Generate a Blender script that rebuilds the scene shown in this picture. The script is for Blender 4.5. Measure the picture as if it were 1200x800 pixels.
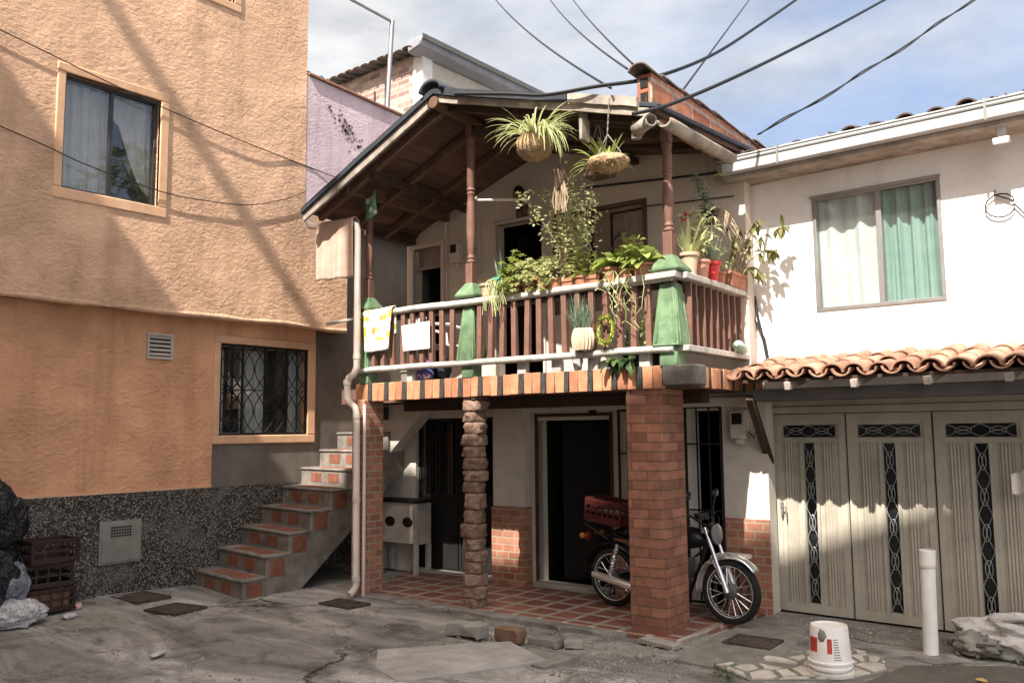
import bpy, math, random
from mathutils import Vector, Matrix, noise
R = math.radians
rnd = random.Random(7)
for o in list(bpy.data.objects):
    bpy.data.objects.remove(o)
S = bpy.context.scene
COL = S.collection

# ------------------------------------------------------------------ camera
def camera():
    pitch, roll, head = R(5.9), R(-0.55), R(39.2)
    def w(r, f, z):
        return Vector((r*math.cos(head)-f*math.sin(head), r*math.sin(head)+f*math.cos(head), z))
    fw = w(0, math.cos(pitch), math.sin(pitch))
    r0 = w(1, 0, 0); u0 = w(0, -math.sin(pitch), math.cos(pitch))
    r = r0*math.cos(roll)+u0*math.sin(roll)
    u = u0*math.cos(roll)-r0*math.sin(roll)
    m = Matrix((r, u, -fw)).transposed().to_4x4()
    m.translation = (0, 0, 1.75)
    cd = bpy.data.cameras.new('camera'); cd.sensor_width = 36.0; cd.lens = 36.0*1009/1200
    cd.clip_start = 0.05; cd.clip_end = 2000
    co = bpy.data.objects.new('camera', cd); co.matrix_world = m
    COL.objects.link(co); S.camera = co
camera()

# ------------------------------------------------------------------ sun and sky
SUN = Vector((0.175, -0.85, 1.0)).normalized()          # towards the sun
EXPO = 1.95
def lights():
    sd = bpy.data.lights.new('sun', 'SUN'); sd.energy = 3.15; sd.angle = R(0.5); sd.color = (1.0, 0.94, 0.855)
    so = bpy.data.objects.new('sun', sd); so.rotation_euler = SUN.to_track_quat('Z', 'Y').to_euler()
    so.location = SUN*60; COL.objects.link(so)
    w = bpy.data.worlds.new('World'); S.world = w; w.use_nodes = True
    nt = w.node_tree; nt.nodes.clear()
    N = nt.nodes.new; L = nt.links.new
    out = N('ShaderNodeOutputWorld'); bg = N('ShaderNodeBackground'); bg.inputs[1].default_value = 0.15
    sky = N('ShaderNodeTexSky'); sky.sky_type = 'NISHITA'; sky.sun_disc = False
    sky.sun_elevation = math.asin(SUN.z); sky.sun_rotation = math.atan2(SUN.x, SUN.y)
    sky.altitude = 1500; sky.dust_density = 2.0; sky.air_density = 1.0
    tc = N('ShaderNodeTexCoord'); mp = N('ShaderNodeMapping')
    mp.inputs['Scale'].default_value = (1.0, 1.0, 2.6); mp.inputs['Rotation'].default_value = (0.2, 0.35, 0.5)
    mp.inputs['Location'].default_value = (0.35, 0.1, 0.0)
    nz = N('ShaderNodeTexNoise'); nz.inputs['Scale'].default_value = 2.3; nz.inputs['Detail'].default_value = 7
    nz.inputs['Roughness'].default_value = 0.52; nz.inputs['Distortion'].default_value = 0.35
    # more cloud towards the left of the view (world -X), clearer to the right
    sep = N('ShaderNodeSeparateXYZ'); mad = N('ShaderNodeMath'); mad.operation = 'MULTIPLY_ADD'
    mad.inputs[1].default_value = -0.42; mad.inputs[2].default_value = -0.13
    add = N('ShaderNodeMath'); add.operation = 'ADD'
    rp = N('ShaderNodeValToRGB')
    rp.color_ramp.elements[0].position = 0.34; rp.color_ramp.elements[0].color = (0.20, 0.20, 0.20, 1)
    rp.color_ramp.elements[1].position = 0.72; rp.color_ramp.elements[1].color = (0.97, 0.97, 0.97, 1)
    mx = N('ShaderNodeMixRGB'); mx.inputs[2].default_value = (2.55, 2.5, 2.42, 1)
    L(tc.outputs['Generated'], mp.inputs[0]); L(mp.outputs[0], nz.inputs['Vector'])
    L(tc.outputs['Generated'], sep.inputs[0]); L(sep.outputs[0], mad.inputs[0])
    L(nz.outputs[0], add.inputs[0]); L(mad.outputs[0], add.inputs[1]); L(add.outputs[0], rp.inputs[0])
    nz2 = N('ShaderNodeTexNoise'); nz2.inputs['Scale'].default_value = 3.1; nz2.inputs['Detail'].default_value = 8; nz2.inputs['Roughness'].default_value = 0.6
    rp2 = N('ShaderNodeValToRGB'); rp2.color_ramp.elements[0].position = 0.36; rp2.color_ramp.elements[0].color = (1.0, 1.035, 1.1, 1); rp2.color_ramp.elements[1].position = 0.66; rp2.color_ramp.elements[1].color = (1.95, 1.935, 1.91, 1)
    L(mp.outputs[0], nz2.inputs['Vector']); L(nz2.outputs[0], rp2.inputs[0]); L(rp2.outputs[0], mx.inputs[2])
    L(rp.outputs[0], mx.inputs[0]); skm = N('ShaderNodeMixRGB'); skm.blend_type = 'MULTIPLY'; skm.inputs[0].default_value = 1.0; skm.inputs[2].default_value = (0.42, 0.40, 0.395, 1)
    L(sky.outputs[0], skm.inputs[1]); L(skm.outputs[0], mx.inputs[1])
    # thin high cloud scatters forward: the sky brightens and warms towards the sun, behind the viewer
    dt = N('ShaderNodeVectorMath'); dt.operation = 'DOT_PRODUCT'; dt.inputs[1].default_value = SUN
    cl = N('ShaderNodeMath'); cl.operation = 'MAXIMUM'; cl.inputs[1].default_value = 0.0
    pw = N('ShaderNodeMath'); pw.operation = 'POWER'; pw.inputs[1].default_value = 3.0
    gl = N('ShaderNodeMixRGB'); gl.blend_type = 'ADD'; gl.inputs[2].default_value = (6.6, 5.7, 4.6, 1)
    L(tc.outputs['Generated'], dt.inputs[0]); L(dt.outputs['Value'], cl.inputs[0]); L(cl.outputs[0], pw.inputs[0])
    L(pw.outputs[0], gl.inputs[0]); L(mx.outputs[0], gl.inputs[1])
    L(gl.outputs[0], bg.inputs[0]); L(bg.outputs[0], out.inputs[0])
lights()
S.view_settings.view_transform = 'Standard'; S.view_settings.look = 'None'
S.view_settings.exposure = EXPO; S.view_settings.gamma = 1.0
S.render.engine = 'CYCLES'
S.cycles.max_bounces = 7; S.cycles.diffuse_bounces = 4; S.cycles.glossy_bounces = 3; S.cycles.transmission_bounces = 3; S.cycles.transparent_max_bounces = 10

# ------------------------------------------------------------------ frames: 'W' street frame, 'H' the balcony house stands 2.4 degrees askew
DH = R(2.42)
FR = {'W': Matrix.Identity(4), 'H': Matrix.Rotation(DH, 4, 'Z')}

# ------------------------------------------------------------------ mesh helper
class MB:
    def __init__(s):
        s.v = []; s.f = []; s.m = []; s.sm = []; s.cur = 0; s.smooth = False
    def mat(s, i, smooth=None):
        s.cur = i
        if smooth is not None: s.smooth = smooth
        return s
    def add(s, vs, fs):
        b = len(s.v)
        s.v += [Vector(v) for v in vs]
        for f in fs:
            s.f.append([i+b for i in f]); s.m.append(s.cur); s.sm.append(s.smooth)
    def box(s, x0, x1, y0, y1, z0, z1):
        if x0 > x1: x0, x1 = x1, x0
        if y0 > y1: y0, y1 = y1, y0
        if z0 > z1: z0, z1 = z1, z0
        s.add([(x0,y0,z0),(x1,y0,z0),(x1,y1,z0),(x0,y1,z0),(x0,y0,z1),(x1,y0,z1),(x1,y1,z1),(x0,y1,z1)],
              [(0,3,2,1),(4,5,6,7),(0,1,5,4),(1,2,6,5),(2,3,7,6),(3,0,4,7)])
        return s
    def hexa(s, lo, hi):
        s.add(list(lo)+list(hi), [(3,2,1,0),(4,5,6,7),(0,1,5,4),(1,2,6,5),(2,3,7,6),(3,0,4,7)])
        return s
    def obox(s, c, size, rot=(0,0,0)):
        m = Matrix.Translation(c) @ (Matrix.Rotation(rot[2],4,'Z') @ Matrix.Rotation(rot[1],4,'Y') @ Matrix.Rotation(rot[0],4,'X'))
        a, b, d = size[0]/2, size[1]/2, size[2]/2
        p = [m @ Vector(q) for q in [(-a,-b,-d),(a,-b,-d),(a,b,-d),(-a,b,-d),(-a,-b,d),(a,-b,d),(a,b,d),(-a,b,d)]]
        s.add(p, [(0,3,2,1),(4,5,6,7),(0,1,5,4),(1,2,6,5),(2,3,7,6),(3,0,4,7)])
        return s
    def beam(s, p, q, w, h, up=(0,0,1)):
        p = Vector(p); q = Vector(q); d = (q-p).normalized()
        x = d.cross(Vector(up)).normalized(); u = x.cross(d)
        a = x*w/2; b = u*h/2
        s.add([p-a-b, p+a-b, p+a+b, p-a+b, q-a-b, q+a-b, q+a+b, q-a+b],
              [(0,1,2,3),(7,6,5,4),(0,4,5,1),(1,5,6,2),(2,6,7,3),(3,7,4,0)])
        return s
    def tube(s, pts, r, n=8, cap=True, closed=False):
        pts = [Vector(p) for p in pts]; k = len(pts)
        rs = r if isinstance(r, (list, tuple)) else [r]*k
        d0 = (pts[1]-pts[0]).normalized()
        ref = Vector((0,0,1)) if abs(d0.z) < 0.9 else Vector((1,0,0))
        u = d0.cross(ref).normalized(); vs = []
        for i in range(k):
            if closed: d = (pts[(i+1) % k]-pts[i-1])
            else: d = (pts[min(i+1,k-1)]-pts[max(i-1,0)])
            d = d.normalized() if d.length > 1e-9 else d0
            u = u-d*u.dot(d)
            u = u.normalized() if u.length > 1e-6 else d.orthogonal().normalized()
            w = d.cross(u)
            for j in range(n):
                a = 2*math.pi*j/n
                vs.append(pts[i]+(u*math.cos(a)+w*math.sin(a))*rs[i])
        fs = []
        for i in range(k if closed else k-1):
            i2 = (i+1) % k
            for j in range(n):
                j2 = (j+1) % n
                fs.append((i*n+j, i*n+j2, i2*n+j2, i2*n+j))
        if cap and not closed:
            fs.append(tuple(reversed(range(n)))); fs.append(tuple((k-1)*n+j for j in range(n)))
        o = s.smooth; s.smooth = n >= 6; s.add(vs, fs); s.smooth = o
        return s
    def lathe(s, c, prof, n=16, M=None, cap=True, sq=False):
        c = Vector(c); vs = []
        for r, z in prof:
            for j in range(n):
                a = 2*math.pi*(j+(0.5 if sq else 0))/n
                k = 1.41421 if sq else 1
                p = Vector((r*k*math.cos(a), r*k*math.sin(a), z))
                vs.append((M @ p if M else p)+c)
        fs = []
        for i in range(len(prof)-1):
            for j in range(n):
                j2 = (j+1) % n
                fs.append((i*n+j, i*n+j2, (i+1)*n+j2, (i+1)*n+j))
        if cap:
            fs.append(tuple(reversed(range(n)))); fs.append(tuple((len(prof)-1)*n+j for j in range(n)))
        o = s.smooth; s.smooth = (n > 6); s.add(vs, fs); s.smooth = o
        return s
    def prism(s, pts, off):
        pts = [Vector(p) for p in pts]; off = Vector(off); n = len(pts)
        s.add(pts+[p+off for p in pts], [tuple(reversed(range(n))), tuple(range(n, 2*n))] +
              [(i, (i+1) % n, (i+1) % n+n, i+n) for i in range(n)])
        return s
    def grid(s, fn, nu, nv):
        vs = [fn(i/nu, j/nv) for j in range(nv+1) for i in range(nu+1)]
        fs = [(j*(nu+1)+i, j*(nu+1)+i+1, (j+1)*(nu+1)+i+1, (j+1)*(nu+1)+i) for j in range(nv) for i in range(nu)]
        s.add(vs, fs); return s
    def blob(s, c, rad, nu=24, nv=14, amp=0.15, sc=2.0, seed=0, squash=None, fold=0.0):
        c = Vector(c); o = s.smooth; s.smooth = True; vs = []
        for j in range(nv+1):
            t = math.pi*j/nv
            for i in range(nu):
                p = 2*math.pi*i/nu
                d = Vector((math.sin(t)*math.cos(p), math.sin(t)*math.sin(p), math.cos(t)))
                q = d*sc+Vector((seed*3.1, seed*1.7, seed))
                k = 1+amp*noise.noise(q)+amp*0.5*noise.noise(q*2.3)
                if fold: k += fold*abs(noise.noise(q*3.1))-fold*0.6*abs(noise.noise(q*6.3))
                v = Vector((d.x*rad[0]*k, d.y*rad[1]*k, d.z*rad[2]*k))
                if squash is not None and v.z < squash: v.z = squash+(v.z-squash)*0.08
                vs.append(c+v)
        fs = [(j*nu+i, (j+1)*nu+i, (j+1)*nu+(i+1) % nu, j*nu+(i+1) % nu) for j in range(nv) for i in range(nu)]
        s.add(vs, fs); s.smooth = o
        return s
    # a leaf: strip of quads folded along its midrib, drooping under its own weight
    def leaf(s, p, d, l, w, droop=0.3, n=4, up=None, shape='lance', fold=0.25):
        p = Vector(p); d = Vector(d).normalized()
        side = d.cross(Vector((0,0,1)))
        side = side.normalized() if side.length > 1e-4 else Vector((1,0,0))
        if up is not None: side = (side*math.cos(up)+d.cross(side)*math.sin(up)).normalized()
        vs = []; q = p.copy(); dd = d.copy()
        for i in range(n+1):
            t = i/n
            if shape == 'lance': wd = math.sin(math.pi*min(1, 0.12+t*0.88))**0.8
            elif shape == 'strap': wd = (1-t)**0.45*min(1, 0.6+t*2)
            else: wd = math.sin(math.pi*(0.06+t*0.92))**0.55
            wd = max(wd, 0.03)*w/2
            nrm = side.cross(dd)
            vs += [q-side*wd+nrm*wd*fold, q.copy(), q+side*wd+nrm*wd*fold]
            dd = (dd-Vector((0,0,droop/n*1.6))).normalized()
            q = q+dd*(l/n)
        fs = []
        for i in range(n):
            a = i*3
            fs += [(a, a+1, a+4, a+3), (a+1, a+2, a+5, a+4)]
        s.add(vs, fs)
        return s
    def wall(s, axis, at, u0, u1, z0, z1, holes=(), th=0.15, back=1):
        """wall sheet in the plane axis=at with rectangular openings (u0,u1,z0,z1) and reveals of depth th towards +back"""
        us = sorted({u0, u1, *[h[0] for h in holes], *[h[1] for h in holes]})
        zs = sorted({z0, z1, *[h[2] for h in holes], *[h[3] for h in holes]})
        def P(u, d, z): return (at+d*back, u, z) if axis == 'x' else (u, at+d*back, z)
        inh = lambda u, z: any(h[0] < u < h[1] and h[2] < z < h[3] for h in holes)
        for i in range(len(us)-1):
            for j in range(len(zs)-1):
                if us[i] < u0-1e-6 or us[i+1] > u1+1e-6 or zs[j] < z0-1e-6 or zs[j+1] > z1+1e-6: continue
                if inh((us[i]+us[i+1])/2, (zs[j]+zs[j+1])/2): continue
                a, b, c, d = us[i], us[i+1], zs[j], zs[j+1]
                s.add([P(a,0,c), P(b,0,c), P(b,0,d), P(a,0,d)], [(0,1,2,3)])
                s.add([P(a,th,c), P(b,th,c), P(b,th,d), P(a,th,d)], [(3,2,1,0)])
        for (a, b, c, d) in list(holes)+[(u0, u1, z0, z1)]:
            s.add([P(a,0,c), P(b,0,c), P(b,0,d), P(a,0,d), P(a,th,c), P(b,th,c), P(b,th,d), P(a,th,d)],
                  [(0,1,5,4),(1,2,6,5),(2,3,7,6),(3,0,4,7)])
        return s

OFF = {}
def tag(o, label=None, cat=None, group=None, kind=None):
    if label: o['label'] = label
    if cat: o['category'] = cat
    if group: o['group'] = group
    if kind: o['kind'] = kind
    return o
def thing(name, label, cat, loc=(0,0,0), frame='W', rot=0.0, rel=True, group=None):
    """Empty at the thing's base; its parts are meshed in frame coordinates (rel=False) or about the base (rel=True)"""
    o = bpy.data.objects.new(name, None); COL.objects.link(o); o.empty_display_size = 0.1
    o.matrix_world = FR[frame] @ Matrix.Translation(loc) @ Matrix.Rotation(rot, 4, 'Z')
    OFF[o.name] = Vector((0,0,0)) if rel else Vector(loc)
    return tag(o, label, cat, group)
def part(name, mb, mats, parent, bevel=0, label=None, solid=0, seg=1):
    mats = mats if isinstance(mats, (list, tuple)) else [mats]
    off = OFF[parent.name] if parent is not None else Vector((0,0,0))
    me = bpy.data.meshes.new(name)
    me.from_pydata([v-off for v in mb.v], [], mb.f)
    for m in mats: me.materials.append(m)
    me.polygons.foreach_set('material_index', mb.m)
    me.polygons.foreach_set('use_smooth', mb.sm)
    me.update()
    me.set_sharp_from_angle(angle=R(42))
    o = bpy.data.objects.new(name, me); COL.objects.link(o)
    if parent is not None: o.parent = parent
    OFF[o.name] = off
    if solid:
        sm = o.modifiers.new('solid', 'SOLIDIFY'); sm.thickness = solid; sm.offset = 0
    if bevel:
        b = o.modifiers.new('bevel', 'BEVEL'); b.width = bevel; b.segments = seg; b.limit_method = 'ANGLE'; b.angle_limit = R(40)
    if label: o['label'] = label
    return o
def solo(name, mb, mats, label, cat, loc, frame='W', rel=False, group=None, bevel=0, kind=None, rot=0.0, solid=0):
    """a thing that is one mesh; mesh in frame coordinates unless rel"""
    if not rel:
        mb.v = [v-Vector(loc) for v in mb.v]
    o = part(name, mb, mats, None, bevel, solid=solid)
    o.matrix_world = FR[frame] @ Matrix.Translation(loc) @ Matrix.Rotation(rot, 4, 'Z')
    return tag(o, label, cat, group, kind)
def dup(o, parent=None):
    c = o.copy(); COL.objects.link(c)
    if parent is not None:
        c.parent = parent; c.matrix_parent_inverse = o.matrix_parent_inverse.copy()
    OFF[c.name] = OFF.get(o.name, Vector((0,0,0)))
    for ch in list(o.children): dup(ch, c)
    return c

# ------------------------------------------------------------------ materials
class NT:
    def __init__(s, name):
        s.m = bpy.data.materials.new(name); s.m.use_nodes = True
        s.t = s.m.node_tree; s.b = s.t.nodes['Principled BSDF']
        s.tc = s.t.nodes.new('ShaderNodeTexCoord'); s.co = s.tc.outputs['Object']
    def n(s, kind, **kw):
        x = s.t.nodes.new('ShaderNode'+kind)
        for k, v in kw.items():
            if k in x.inputs: x.inputs[k].default_value = v
            else: setattr(x, k, v)
        return x
    def l(s, a, b): s.t.links.new(a, b)
    def mapping(s, scale=(1,1,1), rot=(0,0,0), loc=(0,0,0), src=None):
        m = s.n('Mapping'); m.inputs['Scale'].default_value = scale; m.inputs['Rotation'].default_value = rot; m.inputs['Location'].default_value = loc
        s.l(src or s.co, m.inputs[0]); return m.outputs[0]
    def noise(s, scale, detail=5, rough=0.55, dist=0.0, vec=None):
        x = s.n('TexNoise'); x.inputs['Scale'].default_value = scale; x.inputs['Detail'].default_value = detail
        x.inputs['Roughness'].default_value = rough; x.inputs['Distortion'].default_value = dist
        s.l(vec or s.co, x.inputs['Vector']); return x.outputs[0]
    def voro(s, scale, feature='F1', out='Distance', vec=None, rand=1.0):
        x = s.n('TexVoronoi'); x.feature = feature; x.inputs['Scale'].default_value = scale; x.inputs['Randomness'].default_value = rand
        s.l(vec or s.co, x.inputs['Vector']); return x.outputs[out]
    def ramp(s, f, stops, interp='LINEAR'):
        x = s.n('ValToRGB'); cr = x.color_ramp; cr.interpolation = interp
        while len(cr.elements) > 1: cr.elements.remove(cr.elements[-1])
        cr.elements[0].position = stops[0][0]; cr.elements[0].color = col(stops[0][1])
        for p, c in stops[1:]:
            e = cr.elements.new(p); e.color = col(c)
        s.l(f, x.inputs[0]); return x.outputs[0]
    def mix(s, f, a, b, blend='MIX'):
        x = s.n('MixRGB'); x.blend_type = blend
        for sock, v in ((x.inputs[0], f), (x.inputs[1], a), (x.inputs[2], b)):
            if hasattr(v, 'is_linked'): s.l(v, sock)
            elif isinstance(v, (int, float)) and sock == x.inputs[0]: sock.default_value = v
            else: sock.default_value = col(v)
        return x.outputs[0]
    def math(s, op, a, b=None, c=None):
        x = s.n('Math'); x.operation = op
        for i, v in enumerate((a, b, c)):
            if v is None: continue
            if hasattr(v, 'is_linked'): s.l(v, x.inputs[i])
            else: x.inputs[i].default_value = v
        return x.outputs[0]
    def bump(s, h, strength=0.5, dist=0.01, prev=None):
        x = s.n('Bump'); x.inputs['Strength'].default_value = strength; x.inputs['Distance'].default_value = dist
        s.l(h, x.inputs['Height'])
        if prev is not None: s.l(prev, x.inputs['Normal'])
        return x.outputs[0]
    def done(s, color, rough=0.8, normal=None, metal=0.0, spec=0.3):
        for k, v in (('Base Color', color), ('Roughness', rough), ('Metallic', metal), ('Specular IOR Level', spec)):
            if hasattr(v, 'is_linked'): s.l(v, s.b.inputs[k])
            else: s.b.inputs[k].default_value = col(v) if k == 'Base Color' else v
        if normal is not None: s.l(normal, s.b.inputs['Normal'])
        return s.m
def col(c):
    if isinstance(c, (int, float)): return (c, c, c, 1)
    return tuple(c) if len(c) == 4 else (c[0], c[1], c[2], 1)
def sc(c, k): return tuple(x*k for x in c[:3])

def plain(name, c, rough=0.7, var=0.25, vs=6, bump=0.2, bs=60, bd=0.003, metal=0.0, spec=0.3, c2=None, stretch=(1,1,1), grime=0.25, isl=0.0):
    t = NT(name)
    v = t.mapping(stretch)
    f = t.noise(vs, 6, 0.6, vec=v)
    a = t.ramp(f, [(0.28, sc(c, 1-var)), (0.72, c2 or sc(c, 1+var*0.6))])
    if grime:
        g = t.ramp(t.noise(1.7, 8, 0.7, 0.4), [(0.42, (1,1,1)), (0.75, (1-grime,)*3)])
        a = t.mix(1.0, a, g, 'MULTIPLY')
    if isl:
        g = t.n('NewGeometry'); a = t.mix(1.0, a, t.ramp(g.outputs['Random Per Island'], [(0.0, (1-isl, 1-isl*1.1, 1-isl*1.15)), (1.0, (1+isl*0.6, 1+isl*0.6, 1+isl*0.6))]), 'MULTIPLY')
    nb = t.bump(t.noise(bs, 4, 0.6, vec=v), bump, bd) if bump else None
    return t.done(a, rough, nb, metal, spec)

def stucco(name, c, scale=13, strength=0.9, dist=0.03, var=0.12, grime=0.2, c2=None):
    t = NT(name)
    v = t.mapping((1, 1, 1.5))
    wob = t.n('VectorMath'); wob.operation = 'MULTIPLY_ADD'
    nz = t.n('TexNoise'); nz.inputs['Scale'].default_value = 5; t.l(v, nz.inputs['Vector'])
    t.l(nz.outputs['Color'], wob.inputs[0]); wob.inputs[1].default_value = (0.12,)*3; t.l(v, wob.inputs[2])
    h1 = t.noise(scale*1.2, 10, 0.7, 0.15, vec=wob.outputs[0])
    h2 = t.ramp(t.voro(scale*1.9, 'SMOOTH_F1', vec=wob.outputs[0]), [(0.0, 1.0), (0.7, 0.0)])
    patch = t.ramp(t.noise(1.2, 3, 0.5, 0.5), [(0.36, 0.28), (0.68, 1.15)])
    h = t.math('MULTIPLY', t.math('MULTIPLY_ADD', h2, 0.16, h1), patch)
    n1 = t.bump(h, strength, dist)
    n2 = t.bump(t.noise(150, 3, 0.6), 0.25, 0.003, n1)
    a = t.ramp(t.noise(2.2, 8, 0.62), [(0.3, sc(c, 1-var)), (0.7, c2 or sc(c, 1+var*0.5))])
    crev = t.ramp(h1, [(0.28, (0.80, 0.78, 0.76)), (0.45, (1,1,1))])
    a = t.mix(0.6, a, crev, 'MULTIPLY')
    sv = t.mapping((2.2, 2.2, 0.25))
    g = t.ramp(t.noise(1.5, 8, 0.65, vec=sv), [(0.5, (1,1,1)), (0.78, (1-grime, 1-grime*1.05, 1-grime*1.1))])
    a = t.mix(1.0, a, g, 'MULTIPLY')
    fd = t.ramp(t.noise(0.55, 6, 0.6, 0.6), [(0.36, (0.86,0.85,0.84)), (0.64, (1.06,1.06,1.07))])
    a = t.mix(1.0, a, fd, 'MULTIPLY')
    return t.done(a, 0.9, n2, 0, 0.2)

def bricks(name, c1, c2, mortar, bw=0.24, bh=0.075, ms=0.008, rough=0.85, bump=0.6, off=0.5, floor=False, rot=0.0, spec=0.3, dark=0.35):
    t = NT(name)
    if floor:
        vec = t.mapping((1,1,1), (0,0,rot))
    else:
        sp = t.n('SeparateXYZ'); t.l(t.co, sp.inputs[0])
        cb = t.n('CombineXYZ'); t.l(t.math('ADD', sp.outputs[0], sp.outputs[1]), cb.inputs[0]); t.l(sp.outputs[2], cb.inputs[1])
        vec = cb.outputs[0]
    b = t.n('TexBrick'); b.offset = off; b.squash = 1.0
    for k, v in (('Scale', 1.0), ('Mortar Size', ms), ('Mortar Smooth', 0.15), ('Brick Width', bw), ('Row Height', bh), ('Bias', 0.0)):
        b.inputs[k].default_value = v
    b.inputs['Color1'].default_value = col(c1); b.inputs['Color2'].default_value = col(c2); b.inputs['Mortar'].default_value = col(mortar)
    wv = t.n('VectorMath'); wv.operation = 'MULTIPLY_ADD'
    nz = t.n('TexNoise'); nz.inputs['Scale'].default_value = 9; nz.inputs['Detail'].default_value = 4; t.l(t.co, nz.inputs['Vector'])
    t.l(nz.outputs['Color'], wv.inputs[0]); wv.inputs[1].default_value = (0.006, 0.006, 0); t.l(vec, wv.inputs[2])
    t.l(wv.outputs[0], b.inputs['Vector'])
    st = t.ramp(t.noise(7, 8, 0.7, 0.3), [(0.3, (1.12,)*3), (0.75, (1-dark,)*3)])
    a = t.mix(1.0, b.outputs['Color'], st, 'MULTIPLY')
    h = t.math('MULTIPLY_ADD', t.noise(45, 5, 0.65), 0.35, t.math('SUBTRACT', 1.0, b.outputs['Fac']))
    return t.done(a, rough, t.bump(h, bump, 0.006), 0, spec)

def leafmat(name, c, c2, trans=0.45, rough=0.5):
    t = NT(name)
    oi = t.n('ObjectInfo')
    g = t.n('NewGeometry')
    f = t.math('ADD', g.outputs['Random Per Island'], 0.0)
    a = t.ramp(f, [(0.0, sc(c, 0.7)), (0.5, c), (1.0, c2)])
    a = t.mix(t.ramp(t.noise(25, 4), [(0.45, 0.0), (0.8, 0.45)]), a, sc(c2, 1.15))
    m = t.done(a, rough, None, 0, 0.35)
    tr = t.n('BsdfTranslucent'); t.l(a, tr.inputs[0])
    mx = t.n('MixShader'); mx.inputs[0].default_value = trans
    out = t.t.nodes['Material Output']
    t.l(t.b.outputs[0], mx.inputs[1]); t.l(tr.outputs[0], mx.inputs[2]); t.l(mx.outputs[0], out.inputs[0])
    return m

def glassmat(name, tint=(0.9,0.95,0.95), refl=0.12, dirt=0.05):
    t = NT(name)
    tr = t.n('BsdfTransparent'); tr.inputs[0].default_value = col(tint)
    gl = t.n('BsdfGlossy'); gl.inputs['Roughness'].default_value = 0.015
    nb = t.bump(t.noise(3.0, 2, 0.5), 0.02, 0.02); t.l(nb, gl.inputs['Normal'])
    fr = t.n('Fresnel'); fr.inputs[0].default_value = 1.5
    f = t.math('MULTIPLY_ADD', fr.outputs[0], 0.9, refl)
    f.node.use_clamp = True
    ge = t.n('NewGeometry'); f = t.math('MULTIPLY', f, t.math('SUBTRACT', 1.0, ge.outputs['Backfacing']))
    mx = t.n('MixShader'); t.l(f, mx.inputs[0]); t.l(tr.outputs[0], mx.inputs[1]); t.l(gl.outputs[0], mx.inputs[2])
    df = t.n('BsdfDiffuse'); df.inputs[0].default_value = (0.5,0.48,0.45,1)
    m2 = t.n('MixShader'); t.l(t.ramp(t.noise(6, 6, 0.6), [(0.4, dirt*0.3), (0.8, dirt*1.6)]), m2.inputs[0])
    t.l(mx.outputs[0], m2.inputs[1]); t.l(df.outputs[0], m2.inputs[2])
    t.l(m2.outputs[0], t.t.nodes['Material Output'].inputs[0])
    return t.m

def pebbles(name):
    t = NT(name)
    x = t.n('TexVoronoi'); x.inputs['Scale'].default_value = 74; t.l(t.co, x.inputs['Vector'])
    sp = t.n('SeparateColor'); t.l(x.outputs['Color'], sp.inputs[0])
    a = t.ramp(sp.outputs[0], [(0.0, (0.045,0.038,0.032)), (0.45, (0.085,0.074,0.064)), (0.62, (0.15,0.13,0.112)), (0.8, (0.23,0.2,0.175)), (0.93, (0.36,0.33,0.29)), (1.0, (0.46,0.43,0.38))])
    edge = t.ramp(x.outputs['Distance'], [(0.3, (1,1,1)), (0.6, (0.35,0.33,0.31))])
    a = t.mix(1.0, a, edge, 'MULTIPLY')
    cem = t.ramp(t.noise(2.4, 8, 0.7, 0.5), [(0.52, 0.0), (0.68, 0.75)])
    a = t.mix(cem, a, (0.15, 0.135, 0.12))
    return t.done(a, 0.8, t.bump(t.ramp(x.outputs['Distance'], [(0.0, 1.0), (0.6, 0.0)]), 0.7, 0.008), 0, 0.3)

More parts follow.
